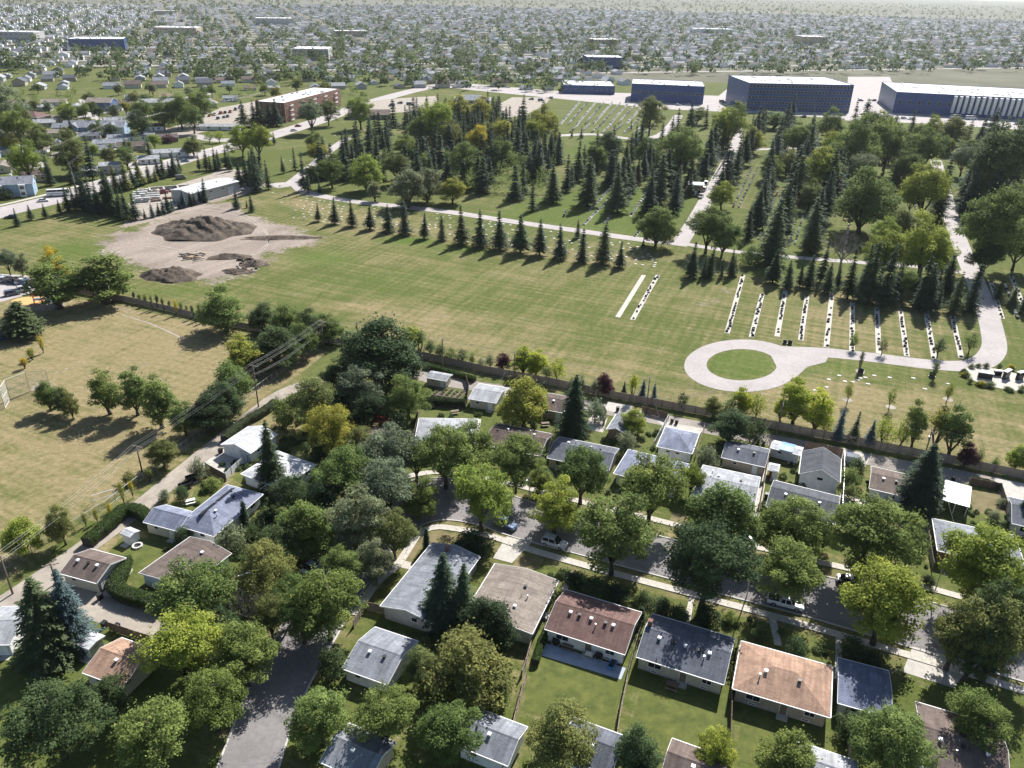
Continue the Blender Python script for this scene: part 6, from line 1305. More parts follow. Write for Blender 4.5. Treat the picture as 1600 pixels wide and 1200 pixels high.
# ------------------------------------------------------------------ utility poles and wires
def pole(label, base, top=None, h=None, rz=0.0, arms=1, trans=False, name='utility_pole'):
    p = P(*base); hh = h or height_from(p, top)
    t = thing(name, label, 'pole', (p[0], p[1], 0), rz, 'wooden utility poles')
    b = MB(); b.tube([(0, 0, -.1), (0, 0, hh)], [.17, .11], 9); b.build('shaft', M['pole'], t, True)
    for k in range(arms):
        z = hh - .35 - k * 1.1; b = MB(); b.box((0, -.16, z), (2.5, .1, .13)); b.tube([(-.8, -.16, z), (0, -.1, z - .7)], [.025, .025], 4); b.tube([(.8, -.16, z), (0, -.1, z - .7)], [.025, .025], 4); o = b.build('crossarm', M['wood'], t)
        for x in (-1.15, -.55, .55, 1.15): q = MB(); q.tube([(x, -.16, z + .06), (x, -.16, z + .26)], [.05, .035], 6); q.build('insulator', M['stone_pale'], o)
    if trans: b = MB(); b.tube([(.32, 0, hh - 2.6), (.32, 0, hh - 1.7)], [.24, .24], 10); b.box((.12, 0, hh - 2.1), (.2, .1, .3)); b.build('transformer', M['galv'], t)
    return p[:2], hh, rz
def ang(a, b):
    d = P(*b)[:2] - P(*a)[:2]; return math.atan2(d[1], d[0]) + math.pi / 2
PD = ang((20, 928), (404, 636)); PE = ang((692, 580), (1441, 724))
p1 = pole('leaning wooden power pole at the left edge beside the alley', (20, 928), 868, None, PD)
p2 = pole('wooden power pole on the dry field side of the left alley', (222, 737), 696, None, PD)
p3 = pole('wooden power pole beside the alley near the willow belt', (404, 636), 570, None, PD)
p4 = pole('power pole at the hedge row where many wires meet', (506, 546), 501, None, PD, 2)
p5 = pole('slim pole on the field behind the largest willow', (560, 541), 503, None, PE)
p6 = pole('power pole standing by the alley near the storage shed', (692, 580), 528, None, PE)
p7 = pole('power pole beside the yellowing tree at the alley', (803, 594), 549, None, PE)
p8 = pole('tall power pole at the alley left of the hip roofed garage', (1009, 647), 590, None, PE)
p9 = pole('power pole at the alley behind the long white shed', (1213, 681), 629, None, PE)
p10 = pole('power pole carrying a transformer at the alley, right side', (1441, 724), 672, None, PE, 1, True)
p11 = pole('short pole beside the brown double garage', (88, 912), 879, None, .4)
p12 = pole('power pole on the main street side of the works yard', (118, 296), None, 12, .3)
p13 = pole('power pole beyond the main street near the garage row', (180, 226), None, 13, .3)
p14 = pole('power pole at the edge of the upper car park', (279, 202), None, 13, .3)
def wires(label, A, B, offs=(-1.15, -.55, .55, 1.15), sag=.6, z=-.1, r=.015):
    (a, ha, ra), (b, hb, rb) = A, B; t = None
    mb = MB()
    for o_ in offs:
        pa = np.array([a[0] + o_ * math.cos(ra), a[1] + o_ * math.sin(ra), ha + z]); pb = np.array([b[0] + o_ * math.cos(rb), b[1] + o_ * math.sin(rb), hb + z])
        mb.tube([pa + (pb - pa) * k / 14 - np.array([0, 0, sag * 4 * (k / 14) * (1 - k / 14)]) for k in range(15)], [r] * 15, 4, caps=False)
    return tag(mb.build('power_line', M['wire'], fix=False), label, 'wires', 'overhead power lines')
off1 = (np.array(P(-260, 1090)[:2]), 10.0, PD); off2 = (np.array(P(1760, 800)[:2]), 10.0, PE); off3 = (np.array(P(420, 170)[:2]), 13., .3)
off0 = (np.array(P(-120, 345)[:2]), 12., .3)
wires('overhead wires from the field pole down to the left edge pole', p2, p1); wires('overhead wires running off the lower left corner', p1, off1)
wires('overhead wires between the field pole and the willow belt pole', p3, p2, (-1.15, -.55, .55, 1.15)); wires('overhead wires between the willow belt pole and the hedge row pole', p4, p3)
wires('lower cable between the willow belt pole and the hedge row pole', p4, p3, (-.3, .3), 1.2, -2.4); wires('wires from the hedge row pole to the slim pole', p5, p4, (-.5, .5), .4)
wires('wires from the slim pole to the storage shed pole', p6, p5, (-.5, .5), .6); wires('wires between the storage shed pole and the yellowing tree pole', p7, p6, (-.5, .5), .5); wires('wires between the yellowing tree pole and the hip garage pole', p8, p7, (-.5, .5), .6)
wires('wires between the hip garage pole and the white shed pole', p9, p8, (-.5, .5), .6); wires('wires between the white shed pole and the transformer pole', p10, p9, (-.9, .9), .6); wires('lower cable between the white shed pole and the transformer pole', p10, p9, (0,), .9, -2.0); wires('wires running off the right edge from the transformer pole', off2, p10, (-.9, .9), .7)
wires('far wires along the main street, left span', p13, off0, sag=2); wires('far wires along the main street, middle span', p14, p13, sag=1.2); wires('far wires above the upper car park', off3, p14, sag=1.5); wires('far wires crossing from main street to garage row', p13, p12, (-.5, .5), 1)
def drop(label, pole_, px, z):
    q = P(*px, z); return wires(label, pole_, (q[:2], z, pole_[2]), (0,), .35, -1.2, .014)
drop('service wire to the grey gabled garage', p9, (1160, 712), 3.4); drop('service wire to the hip roofed garage', p8, (1045, 690), 3.0); drop('service wire to the grey bungalow at right', p10, (1500, 830), 3.4); drop('service wire to the pale garage', p7, (760, 622), 3.0)
def street_lamp(label, base, h=9.0, rz=0.0):
    p = P(*base); t = thing('street_lamp', label, 'lamp post', (p[0], p[1], 0), rz, 'street lamps')
    b = MB(); b.tube([(0, 0, 0), (0, 0, h * .9), (.25, 0, h * .98), (1.6, 0, h)], [.11, .08, .06, .045], 7); b.build('shaft', M['galv'], t, True)
    b = MB(); b.box((1.85, 0, h - .02), (.7, .26, .14), 0, 0, .8); b.build('lamp_head', M['galv'], t)
street_lamp('street lamp on the south verge between the dark tree and the white pickup', (1166, 934), 11, 1.9); street_lamp('street lamp on the north verge before the light green tree at right', (1456, 938), 7, 4.4); street_lamp('street lamp by the curving street at lower left', (378, 962), 8, .4)
street_lamp('street lamp on the north verge behind the silver car', (826, 790), 7, 4.4); street_lamp('street lamp beside the main street at far left', (120, 300), 9, 5); street_lamp('street lamp before the blue building', (1270, 186), 10, 4); street_lamp('street lamp at the arterial road on the right', (1555, 205), 11, 4)

# ------------------------------------------------------------------ vehicles
def loft(rings):
    mb = MB(); n = len(rings[0])
    for r in rings: mb.v += [tuple(map(float, q)) for q in r]
    for i in range(len(rings) - 1):
        for j in range(n): j2 = (j + 1) % n; mb.f.append((i * n + j, i * n + j2, (i + 1) * n + j2, (i + 1) * n + j)); mb.m.append(0)
    mb.f.append(tuple(range(n))[::-1]); mb.m.append(0); o = (len(rings) - 1) * n; mb.f.append(tuple(o + j for j in range(n))); mb.m.append(0)
    return mb
def lower(stations, hw):
    return loft([[(x, -hw * k * .9, zb), (x, -hw * k, zb + .18), (x, -hw * k, zt - .16), (x, -hw * k * .9, zt), (x, hw * k * .9, zt), (x, hw * k, zt - .16), (x, hw * k, zb + .18), (x, hw * k * .9, zb)] for x, k, zb, zt in stations])
def cabin(stations, hw):
    return loft([[(x, -hw * kb, z0), (x, -hw * kt, z1), (x, hw * kt, z1), (x, hw * kb, z0)] for x, kb, kt, z0, z1 in stations])
SPEC = dict(
 sedan=(.9, [(-2.25, .82, .35, .72), (-2.1, .94, .25, .92), (-1.3, 1, .22, .95), (1.1, 1, .22, .9), (2.0, .95, .25, .78), (2.25, .8, .35, .6)], [(-1.75, .86, .8, .9, .94), (-1.05, .92, .74, .9, 1.38), (.35, .92, .74, .88, 1.42), (1.15, .9, .8, .88, .93)], (-.95, .3, 1.4), (1.38, -1.38), .32),
 suv=(.95, [(-2.3, .85, .4, .95), (-2.2, .95, .3, 1.05), (-1.3, 1, .28, 1.06), (1.1, 1, .28, 1.04), (2.1, .96, .3, .95), (2.32, .84, .4, .75)], [(-2.2, .88, .8, 1.03, 1.1), (-1.95, .92, .78, 1.03, 1.66), (.25, .93, .78, 1.02, 1.72), (1.05, .9, .82, 1.0, 1.08)], (-1.9, .2, 1.71), (1.42, -1.42), .36),
 pickup=(1.0, [(-2.85, .95, .5, 1.05), (-2.8, .98, .42, 1.08), (-.9, 1, .38, 1.1), (1.3, 1, .38, 1.12), (2.6, .96, .4, 1.05), (2.85, .86, .5, .85)], [(-.85, .92, .86, 1.08, 1.14), (-.7, .93, .8, 1.08, 1.78), (.75, .93, .8, 1.08, 1.84), (1.5, .9, .84, 1.06, 1.12)], (-.68, .7, 1.83), (1.85, -1.75), .4),
 van=(1.0, [(-2.6, .95, .4, 1.0), (-2.5, 1, .32, 1.05), (1.6, 1, .32, 1.05), (2.4, .94, .34, .95), (2.6, .84, .42, .8)], [(-2.58, .96, .9, 1.0, 2.1), (-2.0, .97, .9, 1.0, 2.15), (1.0, .97, .88, 1.0, 2.15), (2.0, .92, .86, .98, 1.05)], (-2.55, .95, 2.14), (1.65, -1.65), .36),
 bus=(1.25, [(-4.6, .97, .45, 1.3), (-4.5, 1, .35, 1.35), (4.3, 1, .35, 1.35), (4.6, .95, .45, 1.2)], [(-4.58, .97, .93, 1.3, 2.9), (-4.3, .98, .93, 1.3, 3.0), (3.9, .98, .92, 1.3, 3.0), (4.5, .95, .9, 1.28, 1.6)], (-4.55, 3.8, 2.99), (3.0, -2.8), .48))
VEH = {}
for k, (hw, lo_, ca, rf, ax, wr) in SPEC.items():
    d = {'body': lower(lo_, hw).mesh('body', M['paint'], False), 'window': cabin(ca, hw).mesh('window', M['glass'] if k not in ('bus', 'van') else M['glass'])}
    b = MB(); x0, x1, z = rf; kt = ca[1][2]
    b.box(((x0 + x1) / 2, 0, z + .02), (x1 - x0, 2 * hw * kt + .04, .07), 0, 0, .94)
    for sx, sz in ((x0, 0), (x1, 0)): pass
    for s in (-1, 1):
        for (xa, kba, kta, z0a, z1a) in (ca[1], ca[2]): b.tube([(xa, s * hw * kta, z1a), (xa + (.3 if xa > 0 else -.1), s * hw * kba, z0a)], [.05, .06], 4)
        xm = (x0 + x1) / 2; b.tube([(xm, s * hw * kt, z), (xm, s * hw * ca[1][1], ca[1][3])], [.05, .06], 4)
    if k in ('van', 'bus'): b.box(((x0 + x1) / 2 - .3, 0, (ca[1][3] + z) / 2 - (.35 if k == 'bus' else .0)), ((x1 - x0) * (.94 if k == 'bus' else .7), 2 * hw * .985, (z - ca[1][3]) * (.35 if k == 'bus' else .98)))
    d['roof'] = b.mesh('roof', M['paint'])
    b = MB(); b.tube([(0, -.11, 0), (0, .11, 0)], [wr, wr], 14); d['wheel'] = b.mesh('wheel', M['rubber']); b = MB(); b.tube([(0, -.12, 0), (0, .12, 0)], [wr * .6, wr * .6], 10); d['rim'] = b.mesh('rim', M['rim'])
    b = MB(); b.box((0, 0, 0), (.1, .34, .16)); d['lamp'] = b.mesh('headlight', M['lamp']); b = MB(); b.box((0, 0, 0), (.1, .3, .18)); d['tail'] = b.mesh('tail_light', M['tail'])
    if k == 'pickup': b = MB(); b.box((-1.85, 0, 1.0), (1.7, 1.62, .22)); d['bed'] = b.mesh('cargo_bed', M['black'])
    d['sp'] = (hw, lo_, ax, wr); VEH[k] = d
def vehicle(kind, px, head, colr, label, group=None, parts=True, name=None, cat=None, z=.03):
    p = P(*px); d = VEH[kind]; hw, lo_, ax, wr = d['sp']
    t = thing(name or {'sedan': 'parked_car', 'suv': 'parked_car', 'pickup': 'pickup_truck', 'van': 'van', 'bus': 'bus'}[kind], label, cat or {'sedan': 'car', 'suv': 'car', 'pickup': 'truck', 'van': 'van', 'bus': 'bus'}[kind], (p[0], p[1], z), math.radians(head), group)
    put('body', d['body'], t, color=colr); put('window', d['window'], t); put('roof', d['roof'], t, color=colr)
    for x in ax:
        for s in (-1, 1):
            w = put('wheel', d['wheel'], t, (x, s * (hw - .1), wr)); 
            if parts: put('rim', d['rim'], w)
    if parts:
        for s in (-1, 1): put('headlight', d['lamp'], t, (lo_[-1][0] - .06, s * hw * .62, lo_[-1][3] - .06)); put('tail_light', d['tail'], t, (lo_[0][0] + .05, s * hw * .7, lo_[0][3] - .06))
    if 'bed' in d: put('cargo_bed', d['bed'], t)
    return t
SG = 'vehicles parked along the near street'
SILV, WHT, BLK, BLU, RED, GRY = (.5, .52, .54), (.8, .8, .8), (.012, .012, .014), (.05, .09, .2), (.3, .025, .02), (.14, .145, .15)
vehicle('suv', (866, 852), -25, SILV, 'silver car parked under the light green tree on the south kerb', SG)
vehicle('pickup', (1226, 946), -20, WHT, 'white pickup truck parked beneath a leafy tree on the street', SG)
vehicle('sedan', (1328, 912), -18, (.03, .035, .05), 'dark car in the shade on the north kerb under the widest tree', SG)
vehicle('sedan', (490, 888), 62, (.35, .42, .48), 'pale blue car under the trees on the left arm of the curving street', SG)
vehicle('suv', (790, 822), -35, (.08, .14, .26), 'blue car in tree shade left of the corner drive', SG)
vehicle('sedan', (1352, 806), 60, BLK, 'dark car on the pad beside the tall white gable building', SG)
CG = 'vehicles parked on the straight cemetery road'
for i, (x, y) in enumerate(((1095, 309), (1100, 298), (1103, 289))): vehicle(('pickup', 'van', 'van')[i], (x, y), 68, WHT, ('white pickup truck nearest the kiosk on the cemetery road', 'white van behind the pickup on the cemetery road', 'farthest white van in the line by the kiosk')[i], CG)
MG = 'vehicles on the main street'
vehicle('bus', (92, 306), 22, WHT, 'white bus parked on the main street at far left', MG); vehicle('sedan', (68, 315), 22, WHT, 'white car behind the white bus', MG); vehicle('sedan', (17, 341), 200, BLK, 'black car at the left end of the main street', MG); vehicle('sedan', (289, 253), 22, (.2, .27, .34), 'blue grey car on the main street before the bungalows', MG); vehicle('sedan', (162, 287), 22, BLK, 'black car parked under the tallest street spruce', MG)
vehicle('sedan', (459, 205), 25, WHT, 'white car on the main street below the brick apartments', MG); vehicle('sedan', (466, 198), 25, RED, 'red car on the main street below the brick apartments', MG); vehicle('suv', (505, 181), 25, SILV, 'silver car at the end of the brick apartments', MG); vehicle('van', (520, 175), 25, WHT, 'white van near the end of the brick apartments', MG)
PG = 'cars in the school car park'
cols = [WHT, SILV, GRY, BLK, WHT, BLU, SILV]
for i, (x, y) in enumerate(((2, 437), (10, 439), (18, 440), (27, 441), (35, 442), (44, 444), (-8, 436))): vehicle('suv' if i % 2 else 'sedan', (x, y), 62, cols[i], f'car on the far side of the school car park, {("leftmost in view", "second", "third", "fourth", "fifth", "sixth and last on the right", "cut by the left edge")[i]}', PG)
vehicle('suv', (20, 461), 40, (.06, .09, .14), 'dark blue car standing alone in the school car park', PG); vehicle('pickup', (33, 456), 40, SILV, 'grey truck beside the lone dark blue car in the school car park', PG); vehicle('van', (2, 532), 60, BLU, 'dark blue van in the pine shade at the left edge', PG)
AG = 'cars in the upper car park'
for i, (x, y) in enumerate(((301, 186), (310, 185), (318, 183), (327, 182), (336, 180), (345, 178), (352, 177), (360, 176), (341, 186), (350, 184), (356, 183), (371, 188), (368, 172), (375, 169), (380, 167), (300, 193), (315, 192))):
    vehicle(rnd.choice(['sedan', 'suv', 'pickup']), (x, y), 100 + rnd.uniform(-6, 6), rnd.choice([WHT, SILV, BLK, GRY, BLU, RED, BLK]), 'car parked in a row in the upper left car park', AG, False)
RG = 'traffic and cars along the arterial road'
for i, (x, y) in enumerate(((1060, 165), (1075, 164), (1140, 163), (1150, 158), (1128, 160), (1390, 184), (1400, 185), (1412, 186), (1422, 187), (1345, 158), (1355, 165), (1365, 158), (1540, 188), (1560, 190), (1587, 195), (1545, 197), (1215, 181), (1235, 183), (1255, 184), (1430, 178), (830, 156), (845, 158), (860, 154), (612, 166), (625, 162), (640, 164))):
    vehicle(rnd.choice(['sedan', 'suv', 'van']), (x, y), rnd.choice([0, 180]) + rnd.uniform(-4, 4) + 5, rnd.choice([WHT, SILV, BLK, GRY, WHT, BLU]), 'vehicle along the far arterial road at the top', RG, False)
vehicle('bus', (1493, 185), 3, WHT, 'left one of two white buses before the warehouse', RG, False); vehicle('bus', (1517, 187), 3, WHT, 'right one of two white buses before the warehouse', RG, False)
WG = 'vehicles at the works building'
for i, (x, y, c) in enumerate(((337, 307, BLK), (348, 304, WHT), (354, 301, WHT), (372, 298, SILV), (325, 311, GRY))): vehicle('pickup' if i % 2 else 'suv', (x, y), 20, c, f'vehicle parked along the right wall of the works building, {ORD[i]} in the line', WG)

# ------------------------------------------------------------------ cemetery strips and stones
STR = [((1006, 430), (965, 496), 0), ((1028, 430), (988, 500), 1), ((1161, 430), (1136, 521), 1), ((1191, 460), (1174, 527), 1), ((1230, 440), (1214, 526), 1), ((1261, 462), (1251, 532), 1), ((1300, 457), (1291, 543), 1), ((1332, 472), (1331, 551), 1), ((1370, 478), (1373, 553), 1), ((1407, 485), (1417, 557), 1), ((1447, 488), (1460, 562), 1), ((1488, 494), (1502, 560), 1), ((1548, 440), (1566, 498), 1), ((1580, 432), (1600, 480), 1)]
def stone_mesh(w, h, d, m, style):
    b = MB(); b.box((0, 0, .09), (w + .3, d + .25, .18), 0, 1)
    if style == 0: prof = [(-w / 2, .18), (w / 2, .18), (w / 2, .18 + h * .8), (w * .3, .18 + h), (-w * .3, .18 + h), (-w / 2, .18 + h * .8)]
    elif style == 1: prof = [(-w / 2, .18), (w / 2, .18), (w / 2, .18 + h * .7), (w * .35, .18 + h * .93), (0, .18 + h), (-w * .35, .18 + h * .93), (-w / 2, .18 + h * .7)]
    else: prof = [(-w / 2, .18), (w / 2, .18), (w * .45, .18 + h), (-w * .42, .18 + h * .9)]
    b.extrude_y(prof, -d / 2, d / 2); return b.mesh('headstone', [M[m], M['stone_grey']])
SM = [stone_mesh(1.0, .85, .22, 'stone_dark', 0), stone_mesh(1.15, .95, .25, 'stone_dark', 1), stone_mesh(.95, .75, .22, 'stone_grey', 1), stone_mesh(1.3, .8, .25, 'stone_dark', 2), stone_mesh(.9, .7, .2, 'stone_pale', 0)]
FLW = [mat('flowers_red', (.4, .04, .05), .8, .3, 3), mat('flowers_pink', (.5, .2, .25), .8, .3, 3)]
names = ['first', 'second', 'third', 'fourth', 'fifth', 'sixth', 'seventh', 'eighth', 'ninth', 'tenth', 'eleventh', 'twelfth', 'thirteenth', 'fourteenth']
for i, (a, b, st) in enumerate(STR):
    A, B = P(*a)[:2], P(*b)[:2]; d = B - A; L = np.linalg.norm(d); rz = math.atan2(d[1], d[0]); c = (A + B) / 2
    mb = MB(); mb.box((0, 0, .03), (L, 1.5, .1)); o = mb.build('headstone_strip', M['slab']); o.location = (c[0], c[1], 0); o.rotation_euler = (0, 0, rz)
    tag(o, f'pale concrete headstone strip on the cemetery lawn, {names[i]} from the left' if st else 'bare white concrete strip without stones, leftmost on the cemetery lawn', 'strip', 'concrete headstone strips')
    if not st: continue
    n = int(L / rnd.uniform(1.9, 2.2)); lab = f'headstones on the {names[i]} strip from the left'
    for k in range(n):
        if rnd.random() < .2: continue
        p = A + d * ((k + .5) / n) + np.array([-d[1], d[0]]) / L * rnd.uniform(-.3, .3)
        q = put('headstone', rnd.choices(SM, (5, 4, 3, 3, 1))[0], None, (p[0], p[1], .08), rz + math.pi / 2 + rnd.uniform(-.05, .05), (rnd.uniform(.5, .75), .8, rnd.uniform(.4, .75))); tag(q, f'headstone on the {names[i]} strip from the left, {ORD[n - 1 - k] if n - 1 - k < 30 else "near the far end"} from its near end', 'headstone', lab)
# stones too far to count: rows between the trees, flat markers, the far grave field
def stones(name, label, rows, w=(.7, 1.0), h=(.5, .9), dd=.3, pale=.3, sp=1.9, miss=.2):
    mb = MB()
    for a, b in rows:
        A, B = P(*a)[:2], P(*b)[:2]; d = B - A; L = np.linalg.norm(d); rz = math.atan2(d[1], d[0]); n = max(1, int(L / sp))
        for k in range(n):
            if rnd.random() < miss: continue
            p = A + d * ((k + .5 + rnd.uniform(-.2, .2)) / n); hh = rnd.uniform(*h); mb.box((p[0], p[1], hh / 2), (dd, rnd.uniform(*w), hh), rz, (2 if rnd.random() < pale else rnd.choice([0, 1])), .95)
    return stuff(mb.build(name, [M['stone_dark'], M['stone_grey'], M['stone_pale']], fix=False), label, 'headstones')
def strip_sheet(rows, w):
    for a, b in rows:
        A, B = P(*a)[:2], P(*b)[:2]; d = B - A; mb = MB(); mb.box((0, 0, .02), (np.linalg.norm(d), w, .06)); o = mb.build('headstone_strip', M['slab']); c = (A + B) / 2; o.location = (c[0], c[1], 0); o.rotation_euler = (0, 0, math.atan2(d[1], d[0])); tag(o, 'narrow pale concrete strip between the cemetery spruce rows', 'strip', 'concrete strips between spruce rows')
mid = [((970, 278), (920, 330)), ((952, 310), (912, 352)), ((1010, 302), (985, 338)), ((1004, 356), (990, 372)), ((954, 336), (944, 350)), ((884, 330), (880, 340)), ((1175, 262), (1145, 325)), ((1248, 330), (1232, 385)), ((1300, 300), (1262, 385)), ((1215, 300), (1185, 375)), ((1425, 312), (1440, 350)), ((1130, 240), (1105, 280)), ((1568, 440), (1590, 500)), ((1330, 330), (1318, 400)), ((1520, 460), (1540, 470))]
strip_sheet(mid[:5], 1.0); stones('headstone_rows', 'rows of small headstones between the cemetery spruce rows', mid + [((x + 9, y), (x2 + 9, y2)) for (x, y), (x2, y2) in mid[6:12]], sp=1.6, pale=.45)
far = [((875 + i * 13, 195 - i * .2), (905 + i * 13, 160)) for i in range(10)] + [((890 + i * 17, 208), (905 + i * 17, 195)) for i in range(8)]
stones('headstone_rows', 'rows of headstones in the open far grave field', far, (.9, 1.4), (.6, 1.0), .7, .6, 2.0)
strip_sheet([f for i, f in enumerate(far[:10]) if i % 2 == 0], 1.6)
mk = []
for r in range(11):
    t = r / 10; a = (455 + 12 * (1 - t) , 300 + 40 * t); b = (1050 - 20 * (1 - t), 388 + 32 * t); n = 6
    for k in range(n): u0, u1 = k / n, (k + .82) / n; mk.append(((a[0] + (b[0] - a[0]) * u0, a[1] + (b[1] - a[1]) * u0), (a[0] + (b[0] - a[0]) * u1, a[1] + (b[1] - a[1]) * u1)))
stones('flat_grave_markers', 'flat pale grave markers set in the turf behind the spruce row', mk, (.5, .7), (.05, .09), 1.0, .75, 3.2, .35)
mk2 = [((x, y), (x + 34, y + 3)) for x, y in ((410, 300), (425, 315), (440, 305), (520, 240), (450, 240), (440, 250), (430, 255), (540, 200), (500, 210))]
stones('flat_grave_markers', 'flat pale grave markers near the cemetery entrance', mk2, (.5, .7), (.05, .09), 1.0, .8, 3.0, .3)
for i, (x, y) in enumerate(((1311, 587), (1320, 596), (1332, 597), (1344, 591), (1366, 587), (1390, 590), (1427, 591), (1291, 605), (1295, 593), (1356, 600), (1445, 608), (1482, 600), (1273, 610), (1340, 594), (1352, 590))):
    p = P(x, y); b = MB(); b.box((0, 0, .06), (1.0, .6, .12), 0, 0, .9); o = b.build('flat_marker', M['stone_pale']); o.location = p; o.rotation_euler = (0, 0, -.35); tag(o, 'flat pale marker stone in the lower cemetery lawn', 'marker', 'flat markers on the lower lawn')
for i, (x, y, c) in enumerate(((1226, 537, 'left'), (1234, 538, 'right'))):
    p = P(x, y); o = put('headstone', SM[i], None, (p[0], p[1], 0), -.4, (1.0, 1.2, 1.2)); tag(o, f'{c} one of two larger dark stones beside the turning circle road', 'headstone')
for i, (x, y) in enumerate(((1344, 584), (1456, 589))):
    p = P(x, y); o = put('headstone', SM[1], None, (p[0], p[1], 0), -.4, (1.2, 1.4, 1.5)); tag(o, ('left' if i == 0 else 'right') + ' dark stone with a sapling just below the loop road', 'headstone')
# memorial garden
c = P(1562, 592)[:2]; mg = thing('memorial_wall', 'tall dark granite memorial wall pair in the round garden at the right', 'memorial', (c[0], c[1], 0), math.radians(-25))
b = MB(); b.prism([(9 * math.cos(k * .3142), 6.5 * math.sin(k * .3142)) for k in range(20)], 0, .08); b.build('paved_base', M['slab'], mg)
for x, y, r, w, h in ((-3.6, -1.6, .1, 3.4, 1.5), (1.4, 1.2, 1.1, 2.8, 2.1), (4.6, 2.2, .9, 2.2, 2.0), (-.5, 2.0, .3, 1.8, 1.3)):
    b = MB(); b.box((x, y, h / 2 + .08), (w, .8, h), r); o = b.build('granite_wall', M['stone_dark'], mg); b = MB(); b.box((x, y, h + .16), (w + .3, 1.1, .18), r); b.build('coping', M['stone_pale'], o)
for i in range(34):
    a = rnd.uniform(0, 6.28); q = c + np.array([9.6 * math.cos(a), 7.2 * math.sin(a)]) * rnd.uniform(.88, 1.1)
    plant(f'bush{i % 2}', q, rnd.uniform(.9, 1.8), rnd.uniform(.6, 1.1), rnd.choice(['Y', 'd', 'o', 'g', 'd', 's', 'm']), 'low ornamental bush in the ring round the granite memorial', 'ornamental_bush', 'shrub', 'bushes round the memorial')
# mulch rings
for x, y in ((1324, 625), (1392, 636), (1481, 624), (1344, 580)):
    p = P(x, y); b = MB(); b.tube([(p[0], p[1], .01), (p[0], p[1], .05)], [1.2, .9], 14); struct(b.build('mulch_ring', M['gravel']))

# ------------------------------------------------------------------ dirt lot: mounds, logs, debris
def mound(label, px, rx, ry, h, rz, seed, m='mound', n=34):
    rg = np.random.default_rng(seed); c = P(*px)[:2]; mb = MB(); ph = rg.uniform(0, 6.28, 12)
    for i in range(n + 1):
        for j in range(n + 1):
            x = (i / n * 2 - 1); y = (j / n * 2 - 1); r = math.hypot(x, y) * (1 + .12 * math.sin(3 * math.atan2(y, x) + ph[0]) + .07 * math.sin(7 * math.atan2(y, x) + ph[1]))
            k = max(0, 1 - r); z = h * (1 - (1 - k) ** 1.6) * (1 + .25 * math.sin(5 * x + ph[2]) * math.cos(4 * y + ph[3])) * (1 if k > 0 else 0)
            z += k * h * .22 * (math.sin(17 * x + ph[4] + 3 * y) * math.cos(13 * y + ph[5]) + .6 * math.sin(31 * x + 9 * y) * math.sin(27 * y)) + (rg.uniform(-.18, .18) * min(1, k * 6))
            mb.v.append((x * rx, y * ry, max(z, 0) - .06))
    for i in range(n):
        for j in range(n): mb.f.append((i * (n + 1) + j, (i + 1) * (n + 1) + j, (i + 1) * (n + 1) + j + 1, i * (n + 1) + j + 1)); mb.m.append(0)
    o = mb.build('dirt_mound', M[m], None, True, False); o.location = (c[0], c[1], 0); o.rotation_euler = (0, 0, rz); return tag(o, label, 'dirt pile', 'dirt piles')
mound('large dark dirt mound in the middle of the dirt lot', (316, 362), 19.5, 13, 4.8, .05, 1, n=60)
mound('smaller dark dirt mound at the lower edge of the dirt lot', (268, 432), 10, 6.5, 2.8, 0, 2)
mound('low brown debris heap at the right of the dirt lot', (398, 413), 5, 4, 1.4, .3, 3); mound('low grey heap right of the cut logs', (358, 402), 8, 3.5, 1.2, .2, 4); mound('long low ridge of clods right of the large mound', (438, 372), 16, 3, .8, .12, 5); mound('low scraped heap at the right front of the lot', (372, 425), 6, 3, 1.0, -.1, 6)
for i in range(14):
    p = P(300 + rnd.uniform(-16, 16), 402 + rnd.uniform(-5, 6)); t = thing('cut_log', 'cut log lying in the pile on the dirt lot', 'log', (p[0], p[1], .35 + rnd.uniform(0, .5)), rnd.uniform(-.6, 1.2), 'logs on the dirt lot')
    L = rnd.uniform(2.2, 4.5); r = rnd.uniform(.25, .45); b = MB(); b.tube([(-L / 2, 0, 0), (0, .1, .05), (L / 2, 0, 0)], [r, r * .95, r * .85], 9); b.build('stem', M['bark_pale'] if i % 2 else M['log'], t, True)
for i in range(22):
    p = P(388 + rnd.uniform(-18, 18), 414 + rnd.uniform(-9, 9)); b = MB(); s = rnd.uniform(.5, 1.3); vs_ = []
    b.box((0, 0, s * .3), (s * 1.3, s, s * .7), rnd.uniform(0, 3), 0, rnd.uniform(.5, .8)); o = b.build('clod', M['mound']); o.location = p; tag(o, 'dark lump of soil or broken root on the right of the dirt lot', 'clod', 'clods on the dirt lot')
# works yard: concrete bays, pipes, stacked vaults
p = P(300, 296); t = thing('storage_bays', 'row of concrete block storage bays in the works yard', 'storage bays', (p[0], p[1], 0), math.radians(27))
for i in range(7): b = MB(); b.box((-18 + i * 6, 0, .9), (.7, 6, 1.8)); b.build('divider', M['conc'], t)
b = MB(); b.box((0, 3.2, .9), (37, .7, 1.8)); b.build('back_wall', M['conc'], t)
for i in range(6): mound(f'heap of {("gravel", "soil", "sand", "mulch", "gravel", "soil")[i]} in the {ORD[i]} storage bay of the works yard', pix((p[0] + (-15 + i * 6) * math.cos(.47), p[1] + (-15 + i * 6) * math.sin(.47), 0)), 2.5, 2.6, 1.6, .47, 20 + i, ['gravel', 'soil', 'gravel', 'mound', 'gravel', 'mound'][i], 12)
vm = MB(); vm.box((0, 0, .45), (2.4, 1.1, .9)); vm.box((0, 0, .97), (2.5, 1.2, .14)); vm = vm.mesh('burial_vault', M['stone_pale'])
